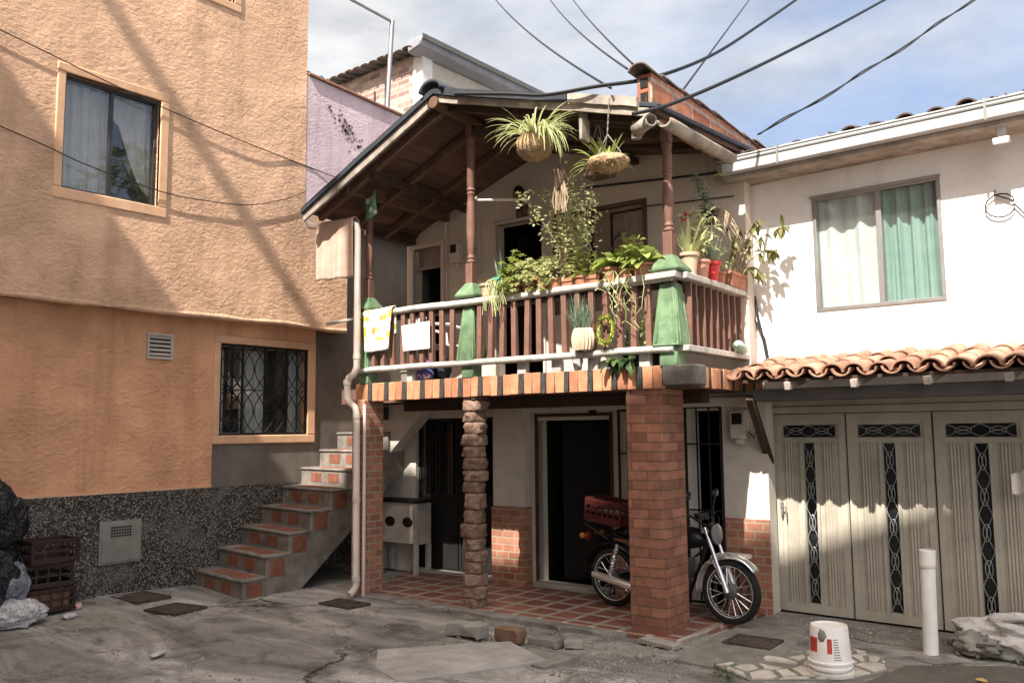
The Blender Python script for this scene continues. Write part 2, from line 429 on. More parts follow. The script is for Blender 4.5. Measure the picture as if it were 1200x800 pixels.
def groundmat(name, gain=1.0):
    t = NT(name)
    v = t.mapping((1, 1, 1))
    vs = t.mapping((0.5, 1.7, 1), (0, 0, R(-14)))
    a = t.ramp(t.noise(0.9, 10, 0.7, 0.7, vec=vs), [(0.32, (0.125,0.118,0.109)), (0.5, (0.265,0.25,0.229)), (0.64, (0.48,0.455,0.42))])
    moss = t.ramp(t.noise(0.6, 8, 0.66, 0.9, vec=t.mapping((0.45,1.9,1), (0,0,R(-14)), (3.1,1.2,0))), [(0.52, 0.0), (0.70, 0.7)])
    a = t.mix(moss, a, t.ramp(t.noise(3.1, 8, 0.7), [(0.3, (0.11,0.10,0.05)), (0.7, (0.23,0.21,0.125))]))
    st = t.ramp(t.noise(2.3, 10, 0.72, 0.9), [(0.33, (0.36,0.35,0.34)), (0.5, (1.08,1.08,1.08))])
    a = t.mix(0.85, a, st, 'MULTIPLY')
    lt = t.ramp(t.noise(4.5, 9, 0.72, 0.5), [(0.58, 0.0), (0.72, 0.5)])
    a = t.mix(lt, a, (0.36, 0.33, 0.29))
    sp = t.ramp(t.voro(85, 'F1', 'Distance'), [(0.14, (1.9,1.82,1.7)), (0.32, (1,1,1))])
    a = t.mix(0.7, a, sp, 'MULTIPLY')
    gr = t.ramp(t.noise(110, 4, 0.75), [(0.3, (0.5,)*3), (0.7, (1.45,)*3)])
    a = t.mix(0.85, a, gr, 'MULTIPLY')
    # cracks: warped cell borders kept only where a mask says so
    wv = t.n('VectorMath'); wv.operation = 'MULTIPLY_ADD'
    nz = t.n('TexNoise'); nz.inputs['Scale'].default_value = 2.5; nz.inputs['Detail'].default_value = 8; nz.inputs['Roughness'].default_value = 0.7
    t.l(v, nz.inputs['Vector']); t.l(nz.outputs['Color'], wv.inputs[0]); wv.inputs[1].default_value = (0.7,)*3; t.l(v, wv.inputs[2])
    ed = t.voro(0.75, 'DISTANCE_TO_EDGE', 'Distance', vec=wv.outputs[0])
    ck = t.ramp(ed, [(0.0, 1.0), (0.012, 0.55), (0.022, 0.0)])
    mask = t.ramp(t.noise(0.8, 3, 0.5), [(0.50, 0.0), (0.62, 0.9)])
    ckm = t.math('MULTIPLY', ck, mask)
    if gain != 1.0: a = t.mix(1.0, a, (gain,)*3, 'MULTIPLY')
    a = t.mix(ckm, a, (0.03, 0.027, 0.022))
    h = t.math('MULTIPLY_ADD', t.noise(55, 6, 0.7), 0.5, t.noise(9, 7, 0.65))
    h = t.math('MULTIPLY_ADD', ckm, -0.6, h)
    return t.done(a, 0.93, t.bump(h, 1.0, 0.03), 0, 0.25)

def planks(name, c, w=0.12, axis=0, rough=0.75, var=0.35):
    t = NT(name)
    sp = t.n('SeparateXYZ'); t.l(t.co, sp.inputs[0])
    u = t.math('DIVIDE', sp.outputs[axis], w)
    idx = t.math('FLOOR', u); fr = t.math('FRACT', u)
    wn = t.n('TexWhiteNoise'); wn.noise_dimensions = '1D'; t.l(idx, wn.inputs['W'])
    st = [22, 22, 22]; st[1 if axis == 0 else 0] = 1.3
    g = t.noise(1.0, 6, 0.65, 0.3, vec=t.mapping(tuple(st)))
    a = t.ramp(g, [(0.3, sc(c, 1-var)), (0.7, sc(c, 1+var))])
    a = t.mix(1.0, a, t.ramp(wn.outputs[0], [(0, (0.62,)*3), (1, (1.25,)*3)]), 'MULTIPLY')
    gap = t.ramp(fr, [(0.0, 0.0), (0.03, 1.0), (0.97, 1.0), (1.0, 0.0)])
    a = t.mix(gap, (0.012, 0.008, 0.006), a)
    return t.done(a, rough, t.bump(t.math('MULTIPLY_ADD', g, 0.15, gap), 0.5, 0.008), 0, 0.3)

def bagmat(name, c, rough=0.3, var=0.2):
    t = NT(name)
    v = t.mapping((1, 1, 0.6))
    n1 = t.math('ABSOLUTE', t.math('SUBTRACT', t.noise(5, 3, 0.5, 2.2, vec=v), 0.5))
    n2 = t.math('ABSOLUTE', t.math('SUBTRACT', t.noise(11, 3, 0.5, 1.6, vec=v), 0.5))
    h = t.math('MULTIPLY_ADD', n2, 0.5, n1)
    a = t.ramp(t.noise(4, 6, 0.6), [(0.3, sc(c, 1-var)), (0.7, sc(c, 1+var*0.5))])
    return t.done(a, rough, t.bump(h, 1.0, 0.12), 0, 0.5)
# ------------------------------------------------------------------ palette
M = {}
M['orange'] = stucco('orange_stucco', (0.72, 0.455, 0.295), 12, 1.0, 0.05, 0.12, 0.3)
M['orange_trim'] = plain('orange_trim', (0.70, 0.42, 0.25), 0.8, 0.12, 5, 0.25, 70, 0.004)
M['orange_low'] = stucco('orange_lower_stucco', (0.78, 0.415, 0.235), 11, 1.0, 0.05, 0.12, 0.3)
M['pink'] = stucco('lilac_stucco', (0.64, 0.50, 0.53), 16, 0.75, 0.022, grime=0.35)
M['grey_stucco'] = stucco('grey_render', (0.17, 0.145, 0.12), 40, 0.5, 0.008, 0.3, 0.3)
M['pebble'] = pebbles('pebble_dash')
M['white_wall'] = stucco('white_render', (0.80, 0.775, 0.74), 15, 0.6, 0.016, 0.03, 0.26)
M['taupe'] = plain('taupe_plaster', (0.58, 0.495, 0.415), 0.85, 0.08, 3, 0.25, 30, 0.004, grime=0.2)
M['cream_low'] = plain('cream_plaster', (0.62, 0.56, 0.48), 0.8, 0.08, 3, 0.25, 30, 0.004, grime=0.3)
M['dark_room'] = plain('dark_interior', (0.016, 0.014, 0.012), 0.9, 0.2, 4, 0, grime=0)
M['dark_door'] = plain('dark_door_paint', (0.011, 0.009, 0.008), 0.65, 0.2, 4, 0.1)
M['black_metal'] = plain('black_metal', (0.014, 0.013, 0.012), 0.65, 0.2, 10, 0.1, 80, 0.001, 0.0, 0.25)
M['alu'] = plain('aluminium_frame', (0.36, 0.34, 0.33), 0.42, 0.12, 8, 0.05, 50, 0.001, 0.7, 0.5)
M['dark_alu'] = plain('dark_window_frame', (0.05, 0.045, 0.042), 0.4, 0.2, 8, 0.05, 50, 0.001, 0.3, 0.5)
M['glass'] = glassmat('window_glass')
M['glass_dark'] = glassmat('reflecting_glass', (0.85,0.86,0.85), 0.10, 0.06)
M['curtain_white'] = plain('white_curtain', (0.72, 0.68, 0.64), 0.9, 0.08, 4, 0.1, 200, 0.001, grime=0.12)
M['curtain_green'] = plain('green_curtain', (0.30, 0.41, 0.35), 0.9, 0.08, 4, 0.1, 200, 0.001, grime=0.1)
M['vent'] = plain('vent_plastic', (0.50, 0.44, 0.38), 0.6, 0.1, 6, 0.05)
M['vent_dark'] = plain('vent_dark', (0.02, 0.018, 0.016), 0.8, 0.1, 6, 0)
M['box_metal'] = plain('box_metal', (0.30, 0.275, 0.24), 0.55, 0.18, 5, 0.15, 30, 0.002, 0.2)
M['gutter'] = plain('white_gutter', (0.46, 0.45, 0.435), 0.5, 0.1, 3, 0.1, 40, 0.002, grime=0.35)
M['gutter_line'] = plain('gutter_groove', (0.12, 0.115, 0.11), 0.6, 0.1, 5, 0)
M['tile'] = plain('clay_roof_tile', (0.42, 0.20, 0.125), 0.85, 0.4, 9, 0.5, 60, 0.004, c2=(0.55,0.33,0.23), grime=0.5, isl=0.3)
M['tile_old'] = plain('weathered_roof_tile', (0.12, 0.085, 0.075), 0.9, 0.4, 8, 0.4, 60, 0.004, grime=0.5)
M['dark_wood'] = plain('dark_wood', (0.06, 0.034, 0.024), 0.7, 0.4, 7, 0.4, 40, 0.003, stretch=(3,3,0.5))
M['mid_wood'] = plain('mid_wood', (0.135, 0.075, 0.05), 0.65, 0.35, 7, 0.4, 40, 0.003, stretch=(3,3,0.5))
M['grey_wood'] = plain('weathered_wood', (0.36, 0.31, 0.26), 0.85, 0.45, 7, 0.5, 40, 0.004, stretch=(1,1,1), grime=0.5)
M['deck'] = planks('roof_deck', (0.115, 0.064, 0.047), 0.13, 0)
M['roof_cover'] = plain('dark_roof_sheet', (0.035, 0.04, 0.05), 0.7, 0.3, 8, 0.3, 40, 0.003)
M['gate'] = plain('cream_gate_paint', (0.445, 0.405, 0.33), 0.55, 0.12, 4, 0.2, 40, 0.003, grime=0.32)
M['wire'] = plain('pale_wire_scroll', (0.42, 0.43, 0.42), 0.4, 0.1, 10, 0, metal=0.5)
M['brick_face'] = bricks('brick_tile_face', (0.215,0.095,0.06), (0.37,0.165,0.105), (0.14,0.09,0.065), 0.30, 0.082, 0.005, 0.8, 0.8, dark=0.5)
M['brick_small'] = bricks('small_brick', (0.28,0.11,0.066), (0.42,0.19,0.12), (0.37,0.27,0.2), 0.17, 0.078, 0.009, 0.85, 0.7)
M['brick_behind'] = bricks('pale_mixed_brick', (0.27,0.17,0.135), (0.56,0.45,0.39), (0.42,0.36,0.32), 0.34, 0.115, 0.016, 0.85, 0.4, dark=0.45)
M['hollow'] = bricks('hollow_clay_block', (0.36,0.13,0.075), (0.48,0.20,0.12), (0.42,0.34,0.28), 0.40, 0.235, 0.018, 0.9, 0.5, dark=0.5)
M['floor_tile'] = bricks('porch_floor_tile', (0.17,0.066,0.046), (0.25,0.105,0.072), (0.33,0.28,0.235), 0.29, 0.29, 0.032, 0.45, 0.4, 0.0, True, R(1.5), 0.5)
M['trim_orange'] = plain('trim_brick_orange', (0.52, 0.215, 0.105), 0.7, 0.22, 12, 0.3, 50, 0.003, c2=(0.58,0.28,0.16), grime=0.4, isl=0.3)
M['trim_black'] = plain('trim_brick_black', (0.028, 0.025, 0.024), 0.75, 0.5, 40, 0.7, 70, 0.006, c2=(0.075,0.07,0.065))
M['mortar'] = plain('mortar', (0.50, 0.44, 0.38), 0.95, 0.2, 12, 0.4, 60, 0.004)
M['concrete'] = plain('concrete', (0.24, 0.225, 0.20), 0.92, 0.35, 6, 0.6, 45, 0.008, grime=0.45)
M['concrete_pale'] = plain('pale_concrete', (0.34, 0.315, 0.28), 0.92, 0.25, 6, 0.6, 60, 0.006, grime=0.4)
M['stone'] = plain('rough_clay_stone', (0.25, 0.15, 0.105), 0.95, 0.45, 14, 1.0, 26, 0.03, c2=(0.36,0.24,0.18), grime=0.5, isl=0.35)
M['pvc'] = plain('pale_pvc_pipe', (0.66, 0.565, 0.49), 0.5, 0.08, 4, 0.05, grime=0.25)
M['rail'] = plain('worn_white_rail', (0.50, 0.465, 0.42), 0.8, 0.35, 14, 0.35, 50, 0.003, grime=0.45)
M['baluster'] = plain('brown_paint', (0.185, 0.095, 0.07), 0.55, 0.25, 9, 0.25, 40, 0.002, grime=0.25)
M['green_paint'] = plain('green_paint', (0.125, 0.215, 0.11), 0.7, 0.3, 11, 0.5, 30, 0.004, c2=(0.19,0.29,0.16), grime=0.6)
M['terracotta'] = plain('terracotta', (0.38, 0.17, 0.105), 0.85, 0.25, 9, 0.3, 50, 0.003, grime=0.35)
M['ground'] = groundmat('street_concrete')
M['iron'] = plain('rusty_iron', (0.10, 0.08, 0.066), 0.85, 0.6, 14, 0.7, 45, 0.006, 0.4)
M['white_plastic'] = plain('white_plastic', (0.80, 0.76, 0.72), 0.5, 0.08, 8, 0.1, 40, 0.002, grime=0.3)
M['soil'] = plain('soil', (0.05, 0.035, 0.025), 0.95, 0.4, 30, 0.8, 60, 0.01)
M['cable'] = plain('black_cable', (0.015, 0.015, 0.017), 0.5, 0.2, 8, 0)
M['leaf'] = leafmat('fresh_leaf', (0.28, 0.35, 0.085), (0.52, 0.55, 0.18))
M['leaf_dark'] = leafmat('dark_leaf', (0.05, 0.11, 0.03), (0.12, 0.19, 0.05))
M['leaf_pale'] = leafmat('pale_leaf', (0.50, 0.53, 0.25), (0.72, 0.70, 0.42))
M['leaf_grey'] = leafmat('blue_grey_leaf', (0.17, 0.25, 0.16), (0.34, 0.42, 0.30), 0.2)
M['leaf_dry'] = leafmat('dry_leaf', (0.30, 0.20, 0.09), (0.46, 0.36, 0.18), 0.25)
M['twig'] = plain('pale_twig', (0.34, 0.25, 0.17), 0.9, 0.3, 20, 0.3)
M['fibre'] = plain('coconut_fibre', (0.42, 0.26, 0.14), 0.95, 0.5, 30, 1.0, 60, 0.015, c2=(0.55,0.38,0.22))
M['root'] = plain('dark_root', (0.12, 0.075, 0.05), 0.95, 0.4, 20, 0.5)

# ------------------------------------------------------------------ ground: one sheet, fine near the houses
def ground_z(x, y):
    z = 0.018*noise.noise(Vector((x*0.9, y*0.9, 3.3)))+0.007*noise.noise(Vector((x*3.7, y*3.7, 8.1)))
    # heap of mortar along the foot of the orange wall
    if x < -8.2: z += 0.055*min(1, (-8.2-x)/0.8)*max(0, math.sin(max(0, min(1, (y-3.6)/2.2))*math.pi))
    # worn dip before the porch edge
    d = math.exp(-((x+4.7)/1.0)**2-((y-5.95)/0.55)**2); z -= 0.06*d
    # stays under the porch floor and the gate threshold
    if y > 6.4 and -7.6 < x < -3.2: z = min(z, -0.01)
    return z-0.012
def ground():
    xs = [-60,-40,-25,-16,-12] + [-10.5+0.11*i for i in range(106)] + [1.6,2.5,4,7,12,20,35,60]
    ys = [-40,-25,-14,-8,-4,-1,0.5,1.2] + [1.7+0.11*i for i in range(66)] + [9.4,11,14,20,30,45,80]
    mb = MB(); mb.smooth = True
    nx, ny = len(xs), len(ys)
    vs = []
    for y in ys:
        for x in xs:
            k = 1 if (-10.6 < x < 1.4 and 1.6 < y < 9) else 0
            vs.append((x, y, ground_z(x, y) if k else -0.02))
    mb.add(vs, [(j*nx+i, j*nx+i+1, (j+1)*nx+i+1, (j+1)*nx+i) for j in range(ny-1) for i in range(nx-1)])
    solo('ground', mb, M['ground'], None, None, (0,0,0), kind='structure')
ground()

def slab(name, pts, z0, z1, mat, frame='W', bevel=0.012):
    mb = MB(); mb.prism([(p[0], p[1], z0) for p in pts], (0, 0, z1-z0))
    c = (sum(p[0] for p in pts)/len(pts), sum(p[1] for p in pts)/len(pts), z0)
    o = solo(name, mb, mat, None, None, c, frame, bevel=bevel); o['kind'] = 'structure'; return o
# tiled porch floor in the house's own frame, broken front edge of mortar
slab('porch_floor', [(-7.05,6.78),(-3.30,6.66),(-3.12,8.12),(-7.7,8.12)], -0.1, 0.022, M['floor_tile'], 'H')
def ragged(x0, x1, y0, y1, n, seed):
    r = random.Random(seed); pts = []
    for i in range(n+1):
        pts.append((x0+(x1-x0)*i/n, y0+r.uniform(-0.05, 0.04)))
    pts += [(x1, y1), (x0, y1)]
    return pts
slab('porch_kerb', ragged(-7.08, -3.78, 6.60, 6.82, 26, 3), -0.1, 0.014, M['concrete'], 'H')
slab('pale_slab', [(-4.62,4.35),(-4.10,5.42),(-4.72,5.72),(-5.40,4.86),(-5.02,4.50)], -0.03, 0.003, plain('paler_concrete', (0.40,0.38,0.35), 0.93, 0.25, 5, 0.7, 60, 0.008, grime=0.4), 'W', 0.004)
slab('apron', [(-3.36,6.05),(-3.05,6.02),(-2.72,6.62),(-2.90,7.6),(-3.42,7.75),(-3.45,6.9)], -0.03, 0.008, M['concrete'], 'W')
def crazy_paving(poly, n, seed):
    """irregular flat stones: cells of a random point set clipped to the patch, each shrunk by its joint"""
    r = random.Random(seed)
    def clip(pl, p, nrm):
        out = []
        for k in range(len(pl)):
            a, b = pl[k], pl[(k+1) % len(pl)]; da = (a-p).dot(nrm); db = (b-p).dot(nrm)
            if da <= 0: out.append(a)
            if da*db < 0: out.append(a+(b-a)*(da/(da-db)))
        return out
    P = [Vector(p) for p in poly]; x0, x1 = min(p.x for p in P), max(p.x for p in P); y0, y1 = min(p.y for p in P), max(p.y for p in P)
    seeds = [Vector((r.uniform(x0, x1), r.uniform(y0, y1))) for _ in range(n)]
    mb = MB()
    for s0 in seeds:
        cell = list(P)
        for s1 in seeds:
            if s1 is s0: continue
            d = s1-s0; cell = clip(cell, s0+d*0.5-d.normalized()*0.009, d)
            if len(cell) < 3: break
        if len(cell) < 3 or r.random() < 0.10: continue
        c = sum(cell, Vector((0, 0)))/len(cell)
        pts = []
        for k in range(len(cell)):
            a, b = cell[k], cell[(k+1) % len(cell)]
            for t in (0.0, 0.5):
                q = a+(b-a)*t; q = c+(q-c)*(1-0.012/max(0.03, (q-c).length))*r.uniform(0.93, 1.0); pts.append((q.x, q.y, -0.02))
        mb.prism(pts, (0, 0, 0.032+r.uniform(-0.004, 0.005)))
    c = sum(P, Vector((0, 0)))/len(P)
    m = plain('pale_flagstone', (0.62, 0.575, 0.49), 0.85, 0.3, 9, 0.5, 50, 0.004, grime=0.4, isl=0.2)
    o = solo('crazy_paving', mb, m, None, None, (c.x, c.y, 0), bevel=0.004); o['kind'] = 'structure'
    slab('paving_bed', [(p.x, p.y) for p in P], -0.03, 0.004, M['concrete'], 'W', 0.002)
crazy_paving([(-3.02,6.04),(-2.66,5.86),(-2.12,6.30),(-1.98,6.70),(-2.13,7.08),(-2.42,7.14),(-2.74,6.72)], 46, 5)
slab('gate_apron', ragged(-3.42, 1.2, 7.52, 8.16, 30, 8), -0.03, 0.012, M['concrete'], 'W')
slab('asphalt_patch', [(-2.05,6.05),(-1.2,6.0),(0.4,6.3),(0.6,7.45),(-1.35,7.3),(-1.92,6.9)], -0.03, 0.006, plain('dark_patch', (0.12,0.105,0.09), 0.95, 0.3, 7, 0.7, 60, 0.006), 'W', 0.004)

# ------------------------------------------------------------------ windows
def curtain(mb, axis, at, u0, u1, z0, z1, waves=5, amp=0.025, seed=0, pull=0.0):
    r = random.Random(seed); ph = [r.uniform(0, 6) for _ in range(4)]
    def fn(a, b):
        u = u0+(u1-u0)*a+pull*(b-0.5)*(a-0.5)
        d = amp*(math.sin(a*waves*6.28+ph[0])+0.5*math.sin(a*waves*2.3*6.28+ph[1]+b*1.5))
        z = z0+(z1-z0)*b
        return (at+d, u, z) if axis == 'x' else (u, at+d, z)
    s = mb.smooth; mb.smooth = True; mb.grid(fn, 60, 8); mb.smooth = s
def frame_rect(mb, axis, at, u0, u1, z0, z1, w, d0, d1):
    """rectangular frame of four butted bars; at+d0..at+d1 deep"""
    def bx(a, b, c, d):
        if axis == 'x': mb.box(at+d0, at+d1, a, b, c, d)
        else: mb.box(a, b, at+d0, at+d1, c, d)
    bx(u0, u1, z0, z0+w); bx(u0, u1, z1-w, z1); bx(u0, u0+w, z0+w, z1-w); bx(u1-w, u1, z0+w, z1-w)

# ------------------------------------------------------------------ orange building
ob = thing('orange_building', 'tall orange stucco building with an overhanging upper floor and pebble-dash base', 'building', (-9.3, 4.0, 0), rel=False)
UX, LX = -9.1, -9.3
# upper mass: wall face with two windows, the underside and the far end
mb = MB()
H1 = (3.80, 4.85, 4.30, 5.53); H2 = (4.75, 5.76, 7.06, 8.45); H0 = (0.3, 1.6, 4.30, 5.53)
mb.wall('x', UX, -3.0, 6.88, 3.115, 11.5, [H1, H2, H0], 0.14, -1)
mb.wall('x', UX, 6.88, 7.60, 3.115, 4.60, [], 0.14, -1)
mb.add([(UX,-3,3.115),(UX,7.6,3.115),(LX-0.3,7.6,3.115),(LX-0.3,-3,3.115)], [(0,1,2,3)])
mb.add([(UX,6.88,4.6),(UX,6.88,11.5),(-15,6.88,11.5),(-15,6.88,4.6)], [(0,1,2,3)])
mb.add([(UX,7.6,3.115),(UX,7.6,4.6),(-15,7.6,4.6),(-15,7.6,3.115)], [(0,1,2,3)])
mb.add([(UX,-3,11.5),(UX,6.88,11.5),(-15,6.88,11.5),(-15,-3,11.5)], [(0,1,2,3)])
mb.add([(UX,-3,3.115),(UX,-3,11.5),(-15,-3,11.5),(-15,-3,3.115)], [(3,2,1,0)])
part('upper_wall', mb, M['orange'], ob)
mb = MB(); mb.smooth = True
def lip(a, b):
    y = -3+10.6*a; t = b*math.pi
    k = 0.022+0.016*noise.noise(Vector((y*2.2, 1, 0)))
    return (UX-0.02+k*1.4*math.sin(t), y, 3.125-k*1.5*math.cos(t)+0.02*noise.noise(Vector((y*1.3, 5, 2))))
mb.grid(lip, 150, 6); part('lower_edge', mb, M['orange'], ob)
LH = (5.815, 7.11, 1.725, 2.84)
mb = MB()
mb.wall('x', LX, -3.0, 5.733, 1.12, 3.2, [], 0.2, -1)
mb.wall('x', LX, 5.733, 7.235, 1.625, 3.2, [LH], 0.2, -1)
part('lower_wall', mb, M['orange_low'], ob)
mb = MB()
mb.wall('x', LX-0.006, 5.733, 7.235, 1.105, 1.625, [], 0.15, -1)
mb.wall('x', LX-0.006, 7.235, 10.4, 1.105, 4.75, [], 0.15, -1)
part('render_panel', mb, M['grey_stucco'], ob)
mb = MB(); mb.wall('x', LX+0.012, -3.0, 10.4, -0.2, 1.115, [], 0.1, -1); part('pebble_base', mb, M['pebble'], ob)
mb = MB(); mb.box(LX-0.02, LX+0.02, -3.0, 5.733, 1.116, 1.14); part('base_line', mb, M['orange_trim'], ob)

def surround(y0, y1, z0, z1, hole, x, proud, parent, mat):
    mb = MB()
    a, b, c, d = hole
    mb.box(x-0.05, x+proud, y0, y1, z0, c); mb.box(x-0.05, x+proud, y0, y1, d, z1)
    mb.box(x-0.05, x+proud, y0, a, c, d); mb.box(x-0.05, x+proud, b, y1, c, d)
    return part('window_surround', mb, mat, parent, 0.012, seg=2)
def sliding_window(parent, x, hole, frame_mat, curt, label=None, fr=0.035, depth=0.075, mid=0.5, gl='glass'):
    a, b, c, d = hole
    mb = MB(); frame_rect(mb, 'x', x, a, b, c, d, fr, -depth-0.05, -depth+0.01)
    m = a+(b-a)*mid
    mb.box(x-depth-0.045, x-depth+0.004, m-fr*0.6, m+fr*0.6, c+fr, d-fr)
    w = part('window', mb, M[frame_mat], parent, 0.004, label)
    mb = MB(); mb.box(x-depth-0.018, x-depth-0.012, a+fr, m-fr*0.6, c+fr, d-fr); mb.box(x-depth-0.034, x-depth-0.028, m+fr*0.6, b-fr, c+fr, d-fr)
    part('pane', mb, M[gl], w)
    mb = MB(); curt(mb); part('curtain', mb, M['curtain_white'], w)
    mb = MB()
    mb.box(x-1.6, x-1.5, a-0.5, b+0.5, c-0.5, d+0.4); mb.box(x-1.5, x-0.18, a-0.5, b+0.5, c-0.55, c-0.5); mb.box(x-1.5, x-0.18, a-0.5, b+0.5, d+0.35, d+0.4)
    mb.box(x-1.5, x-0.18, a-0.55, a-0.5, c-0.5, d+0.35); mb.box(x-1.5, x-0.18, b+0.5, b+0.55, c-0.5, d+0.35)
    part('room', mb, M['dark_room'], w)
    return w
surround(3.71, 4.955, 4.18, 5.63, H1, UX, 0.014, ob, M['orange_trim'])
def c1(mb):
    curtain(mb, 'x', UX-0.20, 3.82, 4.36, 4.32, 5.50, 4, 0.018, 1)
    # right curtain tied back: only its upper triangle covers the pane
    def fn(a, b):
        z = 5.50-b*1.05; lim = 0.47*(1-b)**0.6 if b > 0.28 else 0.47*0.84
        y = 4.84-(1-a)*max(lim, 0.03)
        if b < 0.3: y = 4.38+a*0.46
        return (UX-0.20+0.015*math.sin(a*17+b*3), y, z)
    mb.smooth = True; mb.grid(fn, 30, 16)
sliding_window(ob, UX, H1, 'dark_alu', c1, 'dark framed sliding window with drawn white curtain', gl='glass_dark')
surround(4.66, 5.86, 6.96, 8.55, H2, UX, 0.014, ob, M['orange_trim'])
sliding_window(ob, UX, H2, 'dark_alu', lambda mb: curtain(mb, 'x', UX-0.35, 4.77, 5.2, 7.08, 8.4, 4, 0.02, 2), 'window cut off by the top of the picture', gl='glass_dark')
surround(0.2, 1.7, 4.18, 5.63, H0, UX, 0.035, ob, M['orange_trim'])
sliding_window(ob, UX, H0, 'dark_alu', lambda mb: curtain(mb, 'x', UX-0.2, 0.32, 1.58, 4.32, 5.5, 8, 0.02, 3), gl='glass_dark')
surround(5.733, 7.235, 1.62, 2.94, LH, LX, 0.018, ob, M['orange_trim'])
def c2(mb):
    curtain(mb, 'x', LX-0.22, 6.24, 6.60, 1.75, 2.80, 4, 0.02, 5); curtain(mb, 'x', LX-0.22, 6.98, 7.10, 1.75, 2.80, 2, 0.015, 6)
    curtain(mb, 'x', LX-0.26, 5.83, 6.02, 1.75, 2.80, 2, 0.015, 7)
lw = sliding_window(ob, LX, LH, 'alu', c2, 'sliding window behind a black iron grille', 0.03, 0.12, 0.33)
# iron grille: verticals, a middle bar and lens-shaped scrolls
mb = MB(); gx = LX-0.02
y0, y1, z0, z1 = LH
frame_rect(mb, 'x', gx, y0+0.004, y1-0.004, z0+0.004, z1-0.004, 0.022, -0.012, 0.012)
zm = (z0+z1)/2; step = (y1-y0)/4
for i in range(1, 4):
    y = y0+step*i; mb.box(gx-0.011, gx+0.011, y-0.011, y+0.011, z0+0.026, z1-0.026)
mb.tube([(gx,y0+0.02,zm),(gx,y1-0.02,zm)], 0.006, 6)
for i in range(9):
    y = y0+step*0.5*i
    for (za, zb) in ((z0+0.03, zm), (zm, z1-0.03)):
        for sg in (-1, 1):
            pts = []
            for k in range(15):
                t = k/14; yy = y+sg*math.sin(t*math.pi)*step*0.48
                if y0+0.02 < yy < y1-0.02: pts.append((gx+0.014, yy, za+(zb-za)*t))
            if len(pts) > 3: mb.tube(pts, 0.0065, 5)
part('window_grille', mb, M['black_metal'], ob)
# louvred vent and the meter cupboard in the base
vy0, vy1, vz0, vz1 = 4.88, 5.197, 2.595, 2.89
mb = MB(); frame_rect(mb, 'x', LX, vy0, vy1, vz0, vz1, 0.03, -0.02, 0.022)
for i in range(5):
    z = vz0+0.045+i*0.048
    mb.hexa([(LX+0.002,vy0+0.03,z+0.018),(LX+0.018,vy0+0.03,z-0.004),(LX+0.018,vy1-0.03,z-0.004),(LX+0.002,vy1-0.03,z+0.018)],
            [(LX+0.002,vy0+0.03,z+0.030),(LX+0.020,vy0+0.03,z+0.010),(LX+0.020,vy1-0.03,z+0.010),(LX+0.002,vy1-0.03,z+0.030)])
v = part('wall_vent', mb, M['vent'], ob, 0.003)
mb = MB(); mb.box(LX-0.01, LX+0.004, vy0+0.025, vy1-0.025, vz0+0.025, vz1-0.025); part('vent_opening', mb, M['vent_dark'], v)
mb = MB(); bx = LX+0.012
mb.box(bx-0.03, bx+0.018, 4.42, 4.88, 0.37, 0.825)
mb.box(bx+0.018, bx+0.030, 4.445, 4.855, 0.395, 0.80)
mb.box(bx+0.030, bx+0.034, 4.58, 4.69, 0.43, 0.56); mb.tube([(bx+0.03,4.47,0.60),(bx+0.042,4.47,0.60)], 0.012, 8)
mc = part('meter_cupboard', mb, M['box_metal'], ob, 0.006)
mb = MB()
for i in range(8):
    for j in range(4):
        y = 4.535+i*0.029; z = 0.655+j*0.03; mb.box(bx+0.0305, bx+0.0325, y, y+0.021, z, z+0.021)
part('cupboard_vent', mb, M['vent_dark'], mc)

# ------------------------------------------------------------------ lilac wall of the next plot, standing beyond the orange one above the roof
pw = thing('lilac_wall', 'lilac stucco boundary wall between the orange building and the balcony roof', 'wall', (-9.1, 7.8, 4.6), rel=False)
mb = MB(); mb.prism([(UX-0.004,6.885,4.602),(UX-0.004,9.2,4.602),(UX-0.004,9.2,6.38),(UX-0.004,6.885,6.50)], (-0.16,0,0)); part('wall', mb, M['pink'], pw)
mb = MB(); mb.hexa([(UX-0.2,6.9,6.505),(UX+0.035,6.9,6.505),(UX+0.035,9.2,6.385),(UX-0.2,9.2,6.385)], [(UX-0.2,6.9,6.54),(UX+0.035,6.9,6.54),(UX+0.035,9.2,6.42),(UX-0.2,9.2,6.42)])
part('coping', mb, plain('red_coping', (0.30,0.16,0.11), 0.85, 0.3, 8, 0.3), pw, 0.006)
mb = MB(); mb.tube([(UX+0.0,8.0,5.66),(UX+0.06,8.0,5.66),(UX+0.075,8.0,5.62)], 0.03, 8); part('spout', mb, M['iron'], pw)
mb = MB()
for i in range(70):
    y = 7.55+rnd.gauss(0, 0.16); z = 5.95-(y-7.55)*0.75+rnd.gauss(0, 0.09)
    a = rnd.uniform(0.008, 0.03); n = rnd.randint(5, 7); ph = rnd.uniform(0, 6)
    mb.add([(UX+0.012, y+a*math.cos(ph+6.28*k/n)*rnd.uniform(.5,1.3), z+a*math.sin(ph+6.28*k/n)*rnd.uniform(.5,1.3)) for k in range(n)], [tuple(range(n))])
part('mould_stain', mb, plain('mould', (0.16,0.12,0.12), 0.95, 0.4, 40, 0), pw)
mb = MB(); mb.smooth = True
mb.grid(lambda a, b: (-9.35-0.2*b, 7.12+0.32*a, 6.56+0.17*math.sin(b*2.4)+0.03*math.sin(a*9)), 8, 6)
solo('tarpaulin', mb, plain('teal_sheet', (0.03,0.22,0.27), 0.5, 0.2, 5, 0.1), 'bit of teal tarpaulin lying over the top of the lilac wall', 'tarpaulin', (-9.4,7.25,6.54), solid=0.01)
